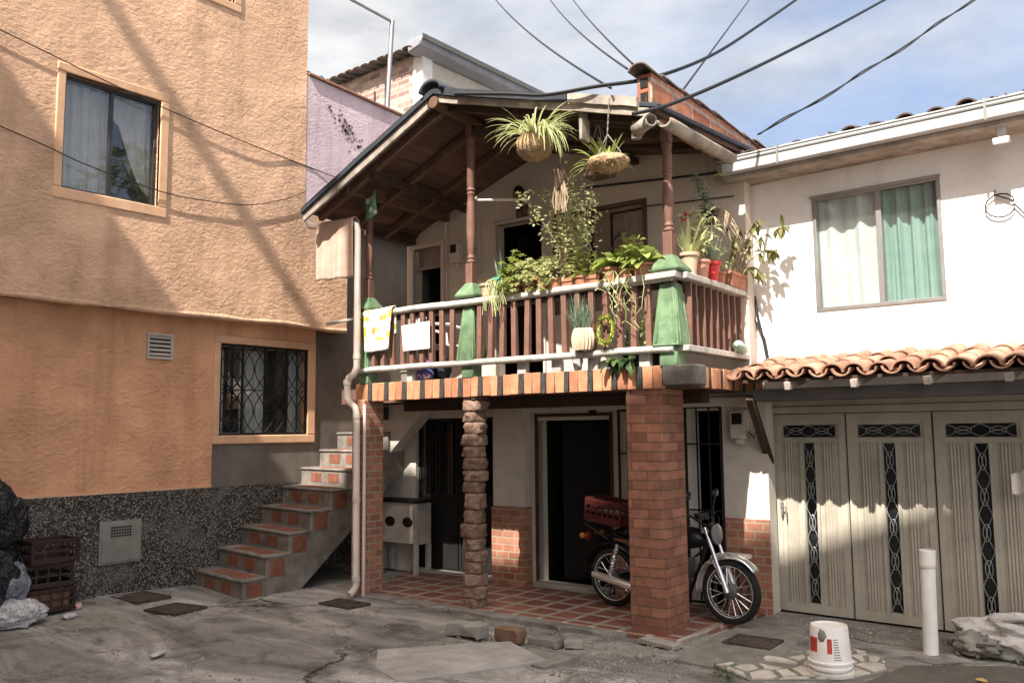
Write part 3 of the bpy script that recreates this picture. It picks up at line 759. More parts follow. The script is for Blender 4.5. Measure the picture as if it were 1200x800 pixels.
mb = MB(); mb.tube([(-9.2,8.40,6.40),(-9.2,8.50,7.90)], 0.035, 10); mb.tube([(-9.2,8.50,7.88),(-9.2,7.40,7.93),(-9.2,6.9,7.96)], 0.022, 8)
solo('pipe_pole', mb, M['alu'], 'bent metal pipe pole rising behind the lilac wall', 'pole', (-9.2,8.4,6.4))

# ------------------------------------------------------------------ house behind
hb = thing('brick_house', 'distant house with mixed pale brick front and grey gutter behind the lilac wall', 'house', (-11.6, 11.5, 0), rel=False)
mb = MB(); mb.wall('y', 11.5, -17, -11.85, 5, 9.15, [], 0.2, 1); part('brick_wall', mb, M['brick_behind'], hb)
mb = MB(); mb.box(-11.85, -11.58, 11.49, 11.8, 5, 9.12); part('corner_pilaster', mb, plain('pilaster_white', (0.72,0.68,0.64), 0.8, 0.1, 4, 0.1), hb, 0.02)
mb = MB(); mb.wall('x', -11.6, 11.8, 19, 5, 9.05, [(13.2,14.4,7.2,8.5)], 0.2, -1); part('side_wall', mb, plain('beige_side', (0.50,0.45,0.38), 0.85, 0.15, 3, 0.2), hb)
mb = MB(); mb.box(-11.78, -11.74, 13.2, 14.4, 7.2, 8.5); part('window', mb, M['dark_door'], hb)
mb = MB(); mb.hexa([(-11.7,11.2,9.05),(-11.35,11.2,9.12),(-11.35,19.2,9.12),(-11.7,19.2,9.05)], [(-11.7,11.2,9.32),(-11.3,11.2,9.32),(-11.3,19.2,9.32),(-11.7,19.2,9.32)])
part('gutter', mb, plain('grey_gutter', (0.27,0.27,0.30), 0.5, 0.1, 4, 0.1), hb, 0.03)
mb = MB(); mb.box(-11.28, -11.26, 11.2, 19.2, 9.24, 9.34); part('gutter_rim', mb, M['gutter_line'], hb)
mb = MB()
for i in range(22):
    x = -17+i*0.245
    def fn(a, b, x=x):
        t = a*math.pi; return (x+0.14*(1-math.cos(t)), 11.18+b*1.6, 9.15+0.05*math.sin(t)+b*0.22+0.03*noise.noise(Vector((x*3, b*3, 0))))
    mb.smooth = True; mb.grid(fn, 8, 4)
part('roof', mb, plain('grey_roof_tile', (0.24,0.215,0.20), 0.9, 0.4, 8, 0.4, 60, 0.004, grime=0.4), hb, solid=0.02)
mb = MB(); mb.box(-12.95,-12.93,11.47,11.5,7.6,8.7); mb.box(-12.62,-12.58,11.46,11.5,7.3,8.8); part('conduit', mb, M['dark_alu'], hb)
# ------------------------------------------------------------------ white house on the right
rh = thing('white_house', 'white rendered two-storey house with a tiled roof and long white gutter', 'house', (-2.0, 8.16, 0), rel=False)
RY = 8.16
WH = (-2.895, -1.755, 2.845, 3.955)
W2 = (1.2, 2.4, 2.845, 3.955)
mb = MB()
mb.wall('y', RY, -3.70, 4.5, 2.12, 4.55, [WH, W2], 0.16, 1)
mb.wall('y', RY, 0.35, 4.5, 0, 2.12, [], 0.16, 1)
mb.add([(-3.70,RY,2.12),(-3.70,RY,4.55),(-3.70,12,4.55),(-3.70,12,2.12)], [(0,3,2,1)])
part('wall', mb, M['white_wall'], rh)
def house_window(hole, seed):
    a, b, c, d = hole
    mb = MB(); fr = 0.035
    frame_rect(mb, 'y', RY, a, b, c, d, fr, -0.012, 0.05)
    m = a+(b-a)*0.535
    mb.box(m-0.028, m+0.022, RY-0.006, RY+0.05, c+fr, d-fr)
    mb.box(a-0.01, b+0.01, RY-0.03, RY-0.013, d-0.012, d+0.012)
    w = part('window', mb, M['alu'], rh, 0.004)
    mb = MB(); mb.box(a+fr, m-0.028, RY+0.014, RY+0.019, c+fr, d-fr); mb.box(m+0.022, b-fr, RY+0.03, RY+0.035, c+fr, d-fr)
    part('pane', mb, M['glass'], w)
    mb = MB(); curtain(mb, 'y', RY+0.085, a+fr-0.01, m+0.02, c+0.02, d-0.02, 2, 0.024, seed)
    part('curtain', mb, M['curtain_white'], w, label='white curtain in the left half')
    mb = MB(); curtain(mb, 'y', RY+0.095, m-0.02, b-fr+0.01, c+0.02, d-0.02, 4, 0.026, seed+1)
    part('curtain', mb, M['curtain_green'], w, label='green curtain in the right half')
    mb = MB(); mb.box(a-0.2, b+0.2, RY+0.4, RY+0.5, c-0.2, d+0.2); part('room', mb, M['dark_room'], w)
house_window(WH, 11); house_window(W2, 15)
# gutter with grooves, soffit and tiled roof
mb = MB(); mb.box(-3.66, 4.5, 7.72, 7.86, 4.235, 4.40); part_g = part('gutter', mb, M['gutter'], rh, 0.012, seg=2)
mb = MB(); mb.box(-3.655, 4.5, 7.712, 7.722, 4.338, 4.352); mb.box(-3.655, 4.5, 7.714, 7.722, 4.378, 4.386); part('groove', mb, M['gutter_line'], part_g)
mb = MB(); mb.box(-3.62, -3.60, 7.700, 7.719, 4.23, 4.40)
part('gutter_strap', mb, M['alu'], part_g)
for x in (-3.05, -1.30, 0.4): part('gutter_strap', MB().box(x, x+0.018, 7.700, 7.719, 4.225, 4.41), M['alu'], part_g)
mb = MB(); mb.box(-3.64, 4.5, 7.80, 8.16, 4.195, 4.23); part('soffit', mb, M['grey_wood'], rh)
def tiles(mb, x0, x1, y0, z0, dy, dz, rows, pitch, seed, rad=0.078, cur=0, jz=0.012):
    """barrel tiles: pans below, covers above, each row lapping the next; slope (dy,dz) per row"""
    r = random.Random(seed); n = int((x1-x0)/pitch)
    ln = math.hypot(dy, dz); ang = math.atan2(dz, dy)
    mb.smooth = True
    for j in range(rows):
        for i in range(n):
            for cover in (0, 1):
                x = x0+(i+(0.5 if cover else 0))*pitch+r.uniform(-0.012, 0.012)
                yy = y0+dy*j+r.uniform(-0.02, 0.02); zz = z0+dz*j+r.uniform(-jz, jz)*0.6
                sk = r.uniform(-0.03, 0.03); til = ang+r.uniform(-0.02, 0.02)
                L = ln*1.16; vs = []; NU = 9
                th = 0.014
                for layer in (0, 1):
                    for b in (0, 1):
                        rr = rad*(1.08-0.2*b if cover else 0.9+0.15*b)-(th if layer else 0)
                        for k in range(NU):
                            t = math.pi*k/(NU-1)
                            dx = -rr*math.cos(t); h = rr*math.sin(t)*0.82
                            if cover: hz = 0.018+h
                            else: hz = 0.055-h
                            vs.append((x+dx+sk*b*L, yy+b*L*math.cos(til)-hz*math.sin(til), zz+b*L*math.sin(til)+hz*math.cos(til)))
                fs = []
                for k in range(NU-1):
                    fs.append((k, k+1, NU+k+1, NU+k)); fs.append((2*NU+k+1, 2*NU+k, 3*NU+k, 3*NU+k+1))
                    fs.append((k+1, k, 2*NU+k, 2*NU+k+1)); fs.append((NU+k, NU+k+1, 3*NU+k+1, 3*NU+k))
                fs += [(0, NU, 3*NU, 2*NU), (NU-1, 3*NU-1, 4*NU-1, 2*NU-1)]
                mb.add(vs, fs)
    mb.smooth = False
mb = MB(); mb.hexa([(-3.64,7.86,4.36),(4.5,7.86,4.36),(4.5,12,5.2),(-3.64,12,5.2)], [(-3.64,7.86,4.40),(4.5,7.86,4.40),(4.5,12,5.24),(-3.64,12,5.24)])
part('roof_deck', mb, M['tile_old'], rh)
mb = MB(); tiles(mb, -3.5, 4.4, 7.86, 4.385, 0.36, 0.075, 7, 0.24, 21, 0.08, jz=0.05)
part('roof', mb, M['tile_old'], rh)
# flood lamp under the eave
mb = MB(); mb.box(-1.245, -1.185, 7.86, 7.98, 4.10, 4.22); mb.hexa([(-1.27,7.80,4.03),(-1.15,7.80,4.03),(-1.15,7.92,4.06),(-1.27,7.92,4.06)], [(-1.27,7.80,4.09),(-1.15,7.80,4.09),(-1.15,7.92,4.12),(-1.27,7.92,4.12)])
mb.box(-1.225, -1.205, 7.90, 7.94, 4.22, 4.236)
part('flood_lamp', mb, M['gutter'], rh, 0.006)
mb = MB(); pts = [(-1.30+0.11*math.cos(t), RY-0.03, 3.62+0.09*math.sin(t)-0.04*t/6) for t in [i*0.5 for i in range(14)]]
pts = [(-1.33,RY-0.01,3.74),(-1.335,RY-0.03,3.70)]+pts+[(-1.08,RY-0.03,3.44),(-0.95,RY-0.02,3.30)]
mb.tube(pts, 0.006, 6); part('wire_loop', mb, M['cable'], rh)

mb = MB(); mb.tube([(-3.63,8.10,3.0),(-3.63,8.10,4.15),(-3.63,8.06,4.22)], 0.018, 8); part('wall_conduit', mb, M['alu'], rh)
mb = MB(); mb.tube([(-3.50,8.13,3.06),(-3.47,8.12,2.85),(-3.42,8.12,2.62),(-3.38,8.10,2.42)], 0.014, 6); mb.tube([(-3.55,8.13,3.0),(-3.49,8.12,2.8),(-3.40,8.11,2.62),(-3.37,8.10,2.44)], 0.009, 6); part('hanging_cable', mb, M['cable'], rh)
# ------------------------------------------------------------------ tiled canopy over the gate
ca = thing('gate_canopy', 'lean-to canopy of orange clay tiles over the cream gate', 'canopy', (-2.0, 7.3, 2.1), rel=False)
mb = MB(); tiles(mb, -3.34, 1.3, 7.22, 2.185, 0.31, 0.060, 3, 0.193, 33, 0.088); part('roof_tiles', mb, M['tile'], ca)
mb = MB(); mb.hexa([(-3.30,7.28,2.150),(1.3,7.28,2.150),(1.3,8.23,2.341),(-3.30,8.23,2.341)], [(-3.30,7.28,2.178),(1.3,7.28,2.178),(1.3,8.23,2.369),(-3.30,8.23,2.369)])
part('boarding', mb, M['dark_wood'], ca)
mb = MB()
for i in range(9):
    x = -2.86+i*0.56; mb.beam((x,7.25,2.105),(x,8.14,2.285), 0.065, 0.075)
for i in range(8):
    x = -2.86+i*0.56; mb = MB(); mb.beam((x,7.25,2.108),(x,8.14,2.285), 0.055, 0.07); part('rafter', mb, M['grey_wood'], ca, 0.005)
mb = MB(); mb.box(-3.32, 1.3, 7.42, 7.53, 1.985, 2.095); part('front_beam', mb, plain('grey_beam', (0.10,0.088,0.08), 0.75, 0.2, 6, 0.3, stretch=(0.4,2,2)), ca, 0.008)
mb = MB(); mb.beam((-3.27,7.40,2.03),(-3.40,8.12,1.42), 0.07, 0.07); part('brace', mb, M['dark_wood'], ca, 0.006)

# ------------------------------------------------------------------ cream garage gate
ga = thing('garage_gate', 'cream folding metal garage gate with fluted leaves and dark scrolled glass strips', 'gate', (-2.0, 8.2, 0), rel=False)
GY = 8.20
mb = MB(); mb.box(-3.45, 0.34, GY-0.035, GY+0.08, 1.885, 1.955); mb.box(-3.45, -3.40, GY-0.035, GY+0.08, 0.0, 1.885)
mb.box(-3.45, 0.34, GY-0.02, GY+0.10, 1.955, 2.118)
part('gate_frame', mb, M['gate'], ga, 0.006)
def scroll(mb, axis, c, half, length, y):
    """pale wire scrollwork: pairs of bows that touch back to back along the strip"""
    n = max(1, round(length/0.30)); u = length/n
    for k in range(n):
        m0 = -length/2+u*k
        for sg in (-1, 1):
            pts = []
            for i in range(13):
                t = i/12; off = sg*(half*0.95-half*0.93*math.sin(math.pi*t)**1.5)
                al = m0+u*t
                pts.append((c[0]+off, y, c[2]+al) if axis == 'z' else (c[0]+al, y, c[2]+off))
            mb.tube(pts, 0.0042, 5)
            pts = [((c[0]+sg*half*0.55*math.sin(math.pi*i/8), y, c[2]+m0+u*0.5+u*0.24*math.cos(math.pi*i/8)) if axis == 'z' else
                    (c[0]+m0+u*0.5+u*0.24*math.cos(math.pi*i/8), y, c[2]+sg*half*0.55*math.sin(math.pi*i/8))) for i in range(9)]
            mb.tube(pts, 0.0036, 5)
def gate_leaf(x0, x1):
    w = x1-x0; y = GY; mb = MB()
    tx0, tx1 = x0+0.10, x1-0.10; sx0, sx1 = x0+w*0.5-0.055, x0+w*0.5+0.055
    holes = [(tx0, tx1, 1.66, 1.775), (sx0, sx1, 0.11, 1.605)]
    mb.wall('y', y, x0+0.006, x1-0.006, 0.02, 1.88, holes, 0.035, 1)
    # stiles, rails
    for (a, b, c, d) in ((x0+0.012, x1-0.012, 0.022, 0.105), (x0+0.012, x1-0.012, 1.800, 1.876), (x0+0.012, x0+0.07, 0.106, 1.799), (x1-0.07, x1-0.012, 0.106, 1.799),
                         (x0+0.072, x1-0.072, 1.612, 1.653)):
        mb.box(a, b, y-0.014, y-0.001, c, d)
    # mouldings round the glass
    for a in (sx0-0.03, sx1+0.004): mb.box(a, a+0.026, y-0.020, y-0.001, 0.107, 1.610)
    # fluting: V-shaped ribs in two panels each side
    for c in ((x0+0.07+sx0-0.03)/2, (sx1+0.03+x1-0.07)/2):
        mb.box(c-0.062, c-0.056, y-0.010, y-0.001, 0.107, 1.610); mb.box(c+0.056, c+0.062, y-0.010, y-0.001, 0.107, 1.610)
        u = 0.027
        for k in range(4):
            q0 = c-2*u+u*k
            mb.prism([(q0+u*0.10, y-0.001, 0.107), (q0+u*0.40, y-0.012, 0.107), (q0+u*0.60, y-0.012, 0.107), (q0+u*0.90, y-0.001, 0.107)], (0, 0, 1.503))
    lf = part('gate_leaf', mb, M['gate'], ga)
    mb = MB(); mb.box(tx0-0.01, tx1+0.01, y+0.036, y+0.042, 1.65, 1.785); mb.box(sx0-0.01, sx1+0.01, y+0.036, y+0.042, 0.10, 1.615)
    part('glass', mb, plain('dark_gate_glass', (0.012,0.013,0.014), 0.12, 0.1, 5, 0.05, 20, 0.001, 0, 0.5, grime=0), lf)
    mb = MB(); scroll(mb, 'z', ((sx0+sx1)/2, 0, 0.8575), 0.053, 1.49, y+0.012); scroll(mb, 'x', ((tx0+tx1)/2, 0, 1.7175), 0.055, tx1-tx0-0.01, y+0.012)
    part('scrollwork', mb, M['wire'], lf)
    return lf
for a, b in ((-3.40,-2.69), (-2.69,-1.945), (-1.945,-1.20), (-1.20,-0.45), (-0.45,0.30)): gate_leaf(a, b)
mb = MB(); mb.box(-3.44, 0.34, GY+0.5, GY+0.55, -0.05, 2.4); mb.box(-3.44, 0.34, GY+0.101, GY+0.5, 2.2, 2.4); mb.box(-3.49, -3.44, GY+0.081, GY+0.55, -0.05, 2.4); mb.box(0.34, 0.39, GY+0.081, GY+0.55, -0.05, 2.4); part('garage_interior', mb, M['dark_room'], ga)
mb = MB()
mb.box(-3.33, -3.31, GY-0.05, GY-0.015, 0.92, 1.04); mb.tube([(-3.32,GY-0.05,1.0),(-3.27,GY-0.06,1.0),(-3.27,GY-0.06,0.90)], 0.008, 6)
part('latch', mb, M['alu'], ga)
# ------------------------------------------------------------------ the balcony house (its own frame H)
bh = thing('balcony_house', 'old two-storey house with a wooden balcony over a brick-pillared porch', 'house', (-5.4, 8.1, 0), 'H', rel=False)
BY = 8.10
D1 = (-5.70, -4.75, 0.02, 1.86); D2 = (-7.60, -6.27, 0.02, 1.91); D3 = (-3.80, -3.50, 0.02, 1.93)
mb = MB(); mb.wall('y', BY, -8.35, -3.02, 0.0, 2.10, [D1, D2, D3], 0.18, 1); part('porch_wall', mb, M['cream_low'], bh)
# dark rooms behind the three openings
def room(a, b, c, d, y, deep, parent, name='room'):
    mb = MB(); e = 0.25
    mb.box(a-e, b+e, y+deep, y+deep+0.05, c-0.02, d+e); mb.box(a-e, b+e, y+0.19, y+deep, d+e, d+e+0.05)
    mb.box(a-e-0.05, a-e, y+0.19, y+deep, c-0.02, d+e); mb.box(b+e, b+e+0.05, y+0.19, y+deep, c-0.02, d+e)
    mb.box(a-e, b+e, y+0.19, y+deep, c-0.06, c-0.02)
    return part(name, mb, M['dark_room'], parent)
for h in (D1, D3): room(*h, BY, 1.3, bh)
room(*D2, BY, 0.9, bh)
# middle doorway: frame, step and the dark door leaf standing open inside
mb = MB(); mb.box(-5.735, -5.70, BY-0.02, BY+0.1, 0.02, 1.90); mb.box(-4.75, -4.715, BY-0.02, BY+0.1, 0.02, 1.90); mb.box(-5.735, -4.715, BY-0.02, BY+0.1, 1.90, 1.935)
df = part('door_frame', mb, M['dark_wood'], bh, 0.004)
mb = MB(); mb.box(-5.68, -4.77, BY-0.16, BY+0.02, 0.022, 0.085); part('threshold', mb, M['concrete_pale'], df, 0.01)
mb = MB(); mb.obox((-5.30, BY+0.62, 0.94), (0.80, 0.045, 1.82), (0, 0, R(24))); part('door_leaf', mb, M['dark_door'], df, 0.004)
# left doorway: folding dark metal doors with vertical ribs
mb = MB(); n = 4; u = (D2[1]-D2[0])/n
for i in range(n):
    a = D2[0]+u*i
    frame_rect(mb, 'y', BY+0.06, a+0.008, a+u-0.008, 0.06, 1.90, 0.04, -0.015, 0.015)
    mb.box(a+0.04, a+u-0.04, BY+0.055, BY+0.065, 0.10, 0.92)
    mb.box(a+0.04, a+u-0.04, BY+0.05, BY+0.07, 0.92, 0.97)
    for k in range(1, 5):
        x = a+0.03+(u-0.06)*k/5; mb.box(x-0.006, x+0.006, BY+0.045, BY+0.057, 0.97, 1.86)
fd = part('folding_door', mb, M['black_metal'], bh, 0.002)
mb = MB(); mb.box(D2[0]+u*1.35, D2[0]+u*1.60, BY+0.10, BY+0.12, 0.08, 1.85); part('door_panel', mb, M['mid_wood'], fd)
mb = MB(); mb.box(D2[0]-0.02, D2[1]+0.02, BY-0.10, BY+0.03, 0.022, 0.062); part('threshold', mb, M['concrete_pale'], fd, 0.008)
# white pier between the doors, its foot faced with brick
mb = MB(); mb.box(-6.25, -5.80, 7.96, BY-0.002, 0.885, 2.06); part('pier', mb, M['cream_low'], bh, 0.008)
mb = MB(); mb.box(-6.262, -5.79, 7.945, BY-0.002, 0.0, 0.885); part('pier_foot', mb, M['brick_small'], bh, 0.004)
mb = MB(); mb.box(-7.7, -3.06, BY-0.07, BY-0.002, 1.965, 2.055); part('ceiling_ledge', mb, M['cream_low'], bh, 0.006)
# right bay: brick dado, barred side door, electricity meter
mb = MB(); mb.box(-3.46, -3.02, BY-0.03, BY-0.002, 0.0, 0.885); mb.box(-3.98, -3.84, BY-0.03, BY-0.002, 0.0, 0.885); mb.box(-4.71,-4.02,BY-0.03,BY-0.002,0.0,0.885); part('brick_dado', mb, M['brick_small'], bh, 0.003)
def barred(x0, x1, z0, z1, n, bars_z):
    mb = MB(); y = BY-0.055
    frame_rect(mb, 'y', y, x0, x1, z0, z1, 0.022, -0.011, 0.011)
    for k in range(1, n):
        x = x0+(x1-x0)*k/n; mb.box(x-0.007, x+0.007, y-0.007, y+0.007, z0+0.022, z1-0.022)
    for z in bars_z: mb.box(x0+0.022, x1-0.022, y-0.009, y+0.009, z-0.008, z+0.008)
    return part('iron_bars', mb, M['black_metal'], bh)
barred(-3.85, -3.45, 0.05, 1.975, 3, (0.95, 1.60)); barred(-4.62, -4.40, 0.9, 1.96, 2, (1.5,))
mb = MB(); mb.box(-3.34, -3.185, 7.975, BY-0.002, 1.65, 1.925); mb.box(-3.30, -3.22, 8.0, BY-0.002, 1.60, 1.65)
mt = part('electric_meter', mb, M['cream_low'], bh, 0.01, label='cream meter box with a dark dial window beside the barred door')
mb = MB(); mb.box(-3.315, -3.215, 7.966, 7.976, 1.79, 1.895); part('dial_window', mb, M['dark_door'], mt)
mb = MB(); mb.tube([(-3.18,8.05,1.72),(-3.13,8.06,1.66),(-3.11,8.06,1.72),(-3.10,8.07,1.95)], 0.006, 6); part('meter_wire', mb, M['cable'], mt)
mb = MB(); mb.lathe((-4.95, BY-0.01, 1.945), [(0.0,0),(0.04,0.0),(0.04,0.03),(0,0.03)], 12, Matrix.Rotation(R(90),3,'X')); part('round_box', mb, M['dark_door'], bh)
# under-stair panel, meter on it
mb = MB(); mb.prism([(-8.3,7.86,2.09),(-7.14,7.86,2.09),(-8.3,7.86,1.06)], (0,0.2,0)); part('stair_underside', mb, M['cream_low'], bh)
mb = MB(); mb.box(-7.98, -7.84, 7.76, 7.858, 1.90, 2.06); part('wall_box', mb, M['dark_alu'], bh, 0.006)

# slab, soffit, soldier-course trim
mb = MB(); mb.prism([(-7.10,6.735,2.105),(-3.135,6.735,2.105),(-3.15,8.30,2.105),(-7.10,8.30,2.105)], (0,0,0.175)); mb.box(-8.28, -7.103, 7.46, 8.25, 2.10, 2.28); part('balcony_slab', mb, plain('soffit_brown', (0.14,0.075,0.055), 0.8, 0.3, 4, 0.2), bh)
mb = MB(); mb.box(-7.0, -3.24, 6.80, 8.08, 2.2805, 2.292); part('balcony_floor', mb, plain('shade_dark_floor', (0.045,0.036,0.03), 0.85, 0.3, 5, 0.2), bh)  # added dark sheet; its colour stands in for the balcony's deep shade
mb = MB(); mb.box(-7.05, -3.3, 7.30, 7.45, 1.985, 2.104); part('soffit_beam', mb, M['dark_wood'], bh, 0.006)
mb = MB(); mb.smooth = False
x = -7.185; k = 0; r = random.Random(4)
mb.mat(2).box(-7.18, -3.385, 6.705, 6.734, 2.10, 2.285)
pat = [0,0,1,0,0,1]
pat = [0,0,1]
while x < -3.42:
    isb = pat[k % 3]; w = (0.058 if isb else 0.098) + r.uniform(-0.006, 0.008)
    if x+w > -3.39: w = -3.39-x
    dz = r.uniform(-0.004, 0.004)+(x+7.2)*0.004; pr = r.uniform(0, 0.006)
    mb.mat(1 if isb else 0).box(x, x+w-0.006, 6.685-pr-(0.004 if isb else 0), 6.706, 2.085+dz, 2.282+dz)
    x += w; k += 1
# side towards the gate
y = 6.90; k = 0
mb.mat(2).box(-3.136, -3.118, 6.90, 8.27, 2.10, 2.27)
while y < 8.24:
    isb = pat[(k+1) % 3]; w = (0.055 if isb else 0.095)+r.uniform(-0.006, 0.008)
    dz = r.uniform(-0.004, 0.004)
    mb.mat(1 if isb else 0).box(-3.119, -3.098+r.uniform(0,0.006), y, y+w-0.007, 2.095+dz, 2.275+dz)
    y += w; k += 1
part('brick_trim', mb, [M['trim_orange'], M['trim_black'], M['mortar']], bh, 0.004)
mb = MB(); mb.box(-3.385, -3.075, 6.665, 6.895, 2.118, 2.292); part('corner_block', mb, plain('dark_concrete', (0.15,0.138,0.122), 0.95, 0.4, 9, 0.8, 40, 0.01, grime=0.5), bh, 0.012)
# pillars
mb = MB(); mb.box(-3.775, -3.43, 6.725, 7.165, -0.03, 2.104); part('brick_pillar', mb, M['brick_face'], bh, 0.006)
mb = MB(); mb.box(-7.175, -6.99, 6.62, 6.925, -0.03, 2.104); part('brick_pillar', mb, M['brick_small'], bh, 0.006, label='narrow brick pillar beside the stairs')
mb = MB(); mb.smooth = True; z = -0.03; r = random.Random(12)
while z < 2.085:
    h = r.uniform(0.11, 0.16); h = min(h, 2.10-z); cx = -5.565+r.uniform(-0.014, 0.014); cy = 6.80+r.uniform(-0.012, 0.012); q = r.uniform(0.094, 0.112)
    ph = r.uniform(-0.3, 0.3); vs = []; NU = 28; sd = r.uniform(0, 50)
    prof = [(0.86,0.0),(0.97,0.06),(1.02,0.2),(1.0,0.4),(1.03,0.6),(1.0,0.8),(0.95,0.94),(0.85,1.0)]
    for pr, t in prof:
        for i in range(NU):
            a = 6.2832*i/NU+ph; sq = 1/max(abs(math.cos(a-ph)), abs(math.sin(a-ph)))**0.55
            k = pr*q*min(sq, 1.2)*(1+0.20*noise.noise(Vector((math.cos(a)*1.6+sd, math.sin(a)*1.6, t*1.5+sd)))+0.09*noise.noise(Vector((math.cos(a)*5+sd, math.sin(a)*5, t*5+sd))))
            vs.append((cx+k*math.cos(a), cy+k*math.sin(a), z+h*t*0.985))
    fs = [(j*NU+i, j*NU+(i+1) % NU, (j+1)*NU+(i+1) % NU, (j+1)*NU+i) for j in range(len(prof)-1) for i in range(NU)]
    fs += [tuple(reversed(range(NU))), tuple((len(prof)-1)*NU+i for i in range(NU))]
    mb.add(vs, fs); z += h
part('stone_column', mb, M['stone'], bh, label='column of stacked rough reddish stones')

# upper floor: back wall with gable, side wall
U1 = (-7.64, -7.16, 2.29, 4.10); U2 = (-6.28, -5.60, 2.29, 4.22); U3 = (-5.40, -4.28, 3.05, 4.17)
mb = MB(); mb.wall('y', BY, -7.75, -3.15, 2.28, 4.30, [U1, U2, U3], 0.16, 1)
mb.prism([(-7.75,BY,4.30),(-3.15,BY,4.30),(-3.15,BY,4.52),(-5.6,BY,4.98),(-7.75,BY,4.31)], (0,0.16,0))
part('balcony_wall', mb, M['taupe'], bh)
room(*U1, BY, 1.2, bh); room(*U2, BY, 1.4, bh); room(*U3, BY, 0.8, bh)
mb = MB(); mb.box(-9.4, -7.75, 9.6, 9.75, 0.0, 4.8); mb.box(-7.91, -7.75, 8.262, 9.6, 0.0, 4.4); part('landing_wall', mb, M['grey_stucco'], bh)
# left white door with open leaf
def casing(h, w, mat, name, proud=0.025):
    a, b, c, d = h; mb = MB()
    mb.box(a-w, a, BY-proud, BY+0.05, c, d+w); mb.box(b, b+w, BY-proud, BY+0.05, c, d+w); mb.box(a, b, BY-proud, BY+0.05, d, d+w)
    return part(name, mb, mat, bh, 0.005)
cream_paint = plain('cream_door_paint', (0.58, 0.50, 0.42), 0.6, 0.1, 5, 0.15)
c = casing(U1, 0.06, cream_paint, 'door_casing')
mb = MB(); mb.box(U1[0], U1[1], BY+0.03, BY+0.06, 3.83, 3.86); mb.box(U1[0], U1[1], BY+0.10, BY+0.11, 3.86, 4.10); part('transom', mb, plain('transom_grey', (0.26,0.22,0.185), 0.5, 0.15, 4, 0.1), c)
mb = MB(); mb.obox((-7.50, BY+0.45, 3.05), (0.04, 0.44, 1.5), (0,0,R(-12))); part('door_leaf', mb, M['dark_door'], c)
c = casing(U2, 0.04, cream_paint, 'door_casing')
mb = MB(); mb.obox((-6.05, BY+0.55, 3.2), (0.05, 0.6, 1.85), (0,0,R(-18))); part('door_leaf', mb, M['dark_door'], c)
# shuttered window
c = casing(U3, 0.045, M['mid_wood'], 'window_casing', 0.02)
mb = MB()
for a, b in ((-5.40,-5.24),(-5.06,-4.98),(-4.90,-4.72),(-4.30,-4.28)): mb.box(a, b, BY+0.02, BY+0.06, 3.05, 4.17)
mb.box(-4.72, -4.30, BY+0.02, BY+0.06, 4.13, 4.17)
part('shutter', mb, plain('shutter_brown', (0.25,0.18,0.13), 0.7, 0.2, 5, 0.2), c, 0.003)
mb = MB(); mb.box(-5.24, -4.30, BY+0.07, BY+0.075, 3.07, 4.13); part('pane', mb, M['glass_dark'], c)
mb = MB(); curtain(mb, 'y', BY+0.16, -4.60, -4.32, 3.07, 4.12, 2, 0.015, 9); part('curtain', mb, plain('grey_curtain', (0.24,0.2,0.17), 0.9, 0.1, 4, 0.1), c)
# meter, lantern, wall plaque, conduits
mb = MB(); mb.box(-6.95, -6.79, BY-0.10, BY-0.002, 3.83, 4.08); mb.box(-6.90, -6.84, BY-0.07, BY-0.002, 3.76, 3.83); mt = part('electric_meter', mb, cream_paint, bh, 0.01, label='cream meter box between the two balcony doors')
mb = MB(); mb.box(-6.925, -6.835, BY-0.108, BY-0.099, 3.95, 4.055); part('dial_window', mb, M['dark_door'], mt)
mb = MB(); mb.tube([(-7.08,BY-0.02,4.14),(-7.06,BY-0.02,4.42),(-7.1,BY-0.03,4.50)], 0.022, 8); mb.tube([(-7.06,BY-0.02,4.14),(-7.06,BY-0.02,2.4)], 0.012, 6); part('conduit', mb, M['pvc'], bh)
mb = MB(); mb.tube([(-6.50,BY-0.02,4.35),(-6.52,BY-0.02,3.9),(-6.50,BY-0.02,3.66),(-6.58,BY-0.02,3.62),(-6.60,BY-0.02,3.95)], 0.010, 6)
mb.box(-6.64, -6.58, BY-0.05, BY-0.002, 3.7, 3.98); part('intercom', mb, cream_paint, bh, 0.004)
mb = MB(); mb.lathe((-5.885, BY-0.07, 4.43), [(0.0,0),(0.045,0.0),(0.062,0.03),(0.062,0.14),(0.05,0.175),(0.028,0.195),(0.0,0.2)], 10)
mb.box(-5.90, -5.87, BY-0.07, BY-0.002, 4.52, 4.56); la = part('wall_lantern', mb, M['black_metal'], bh)
mb = MB()
for i in range(5):
    a = R(-90-60+30*i); mb.box(-5.885+0.064*math.cos(a)-0.006, -5.885+0.064*math.cos(a)+0.006, BY-0.07+0.064*math.sin(a)-0.006, BY-0.07+0.064*math.sin(a)+0.006, 4.47, 4.55)
part('lantern_glass', mb, plain('amber_glass', (0.35,0.25,0.12), 0.2, 0.1, 5, 0), la)
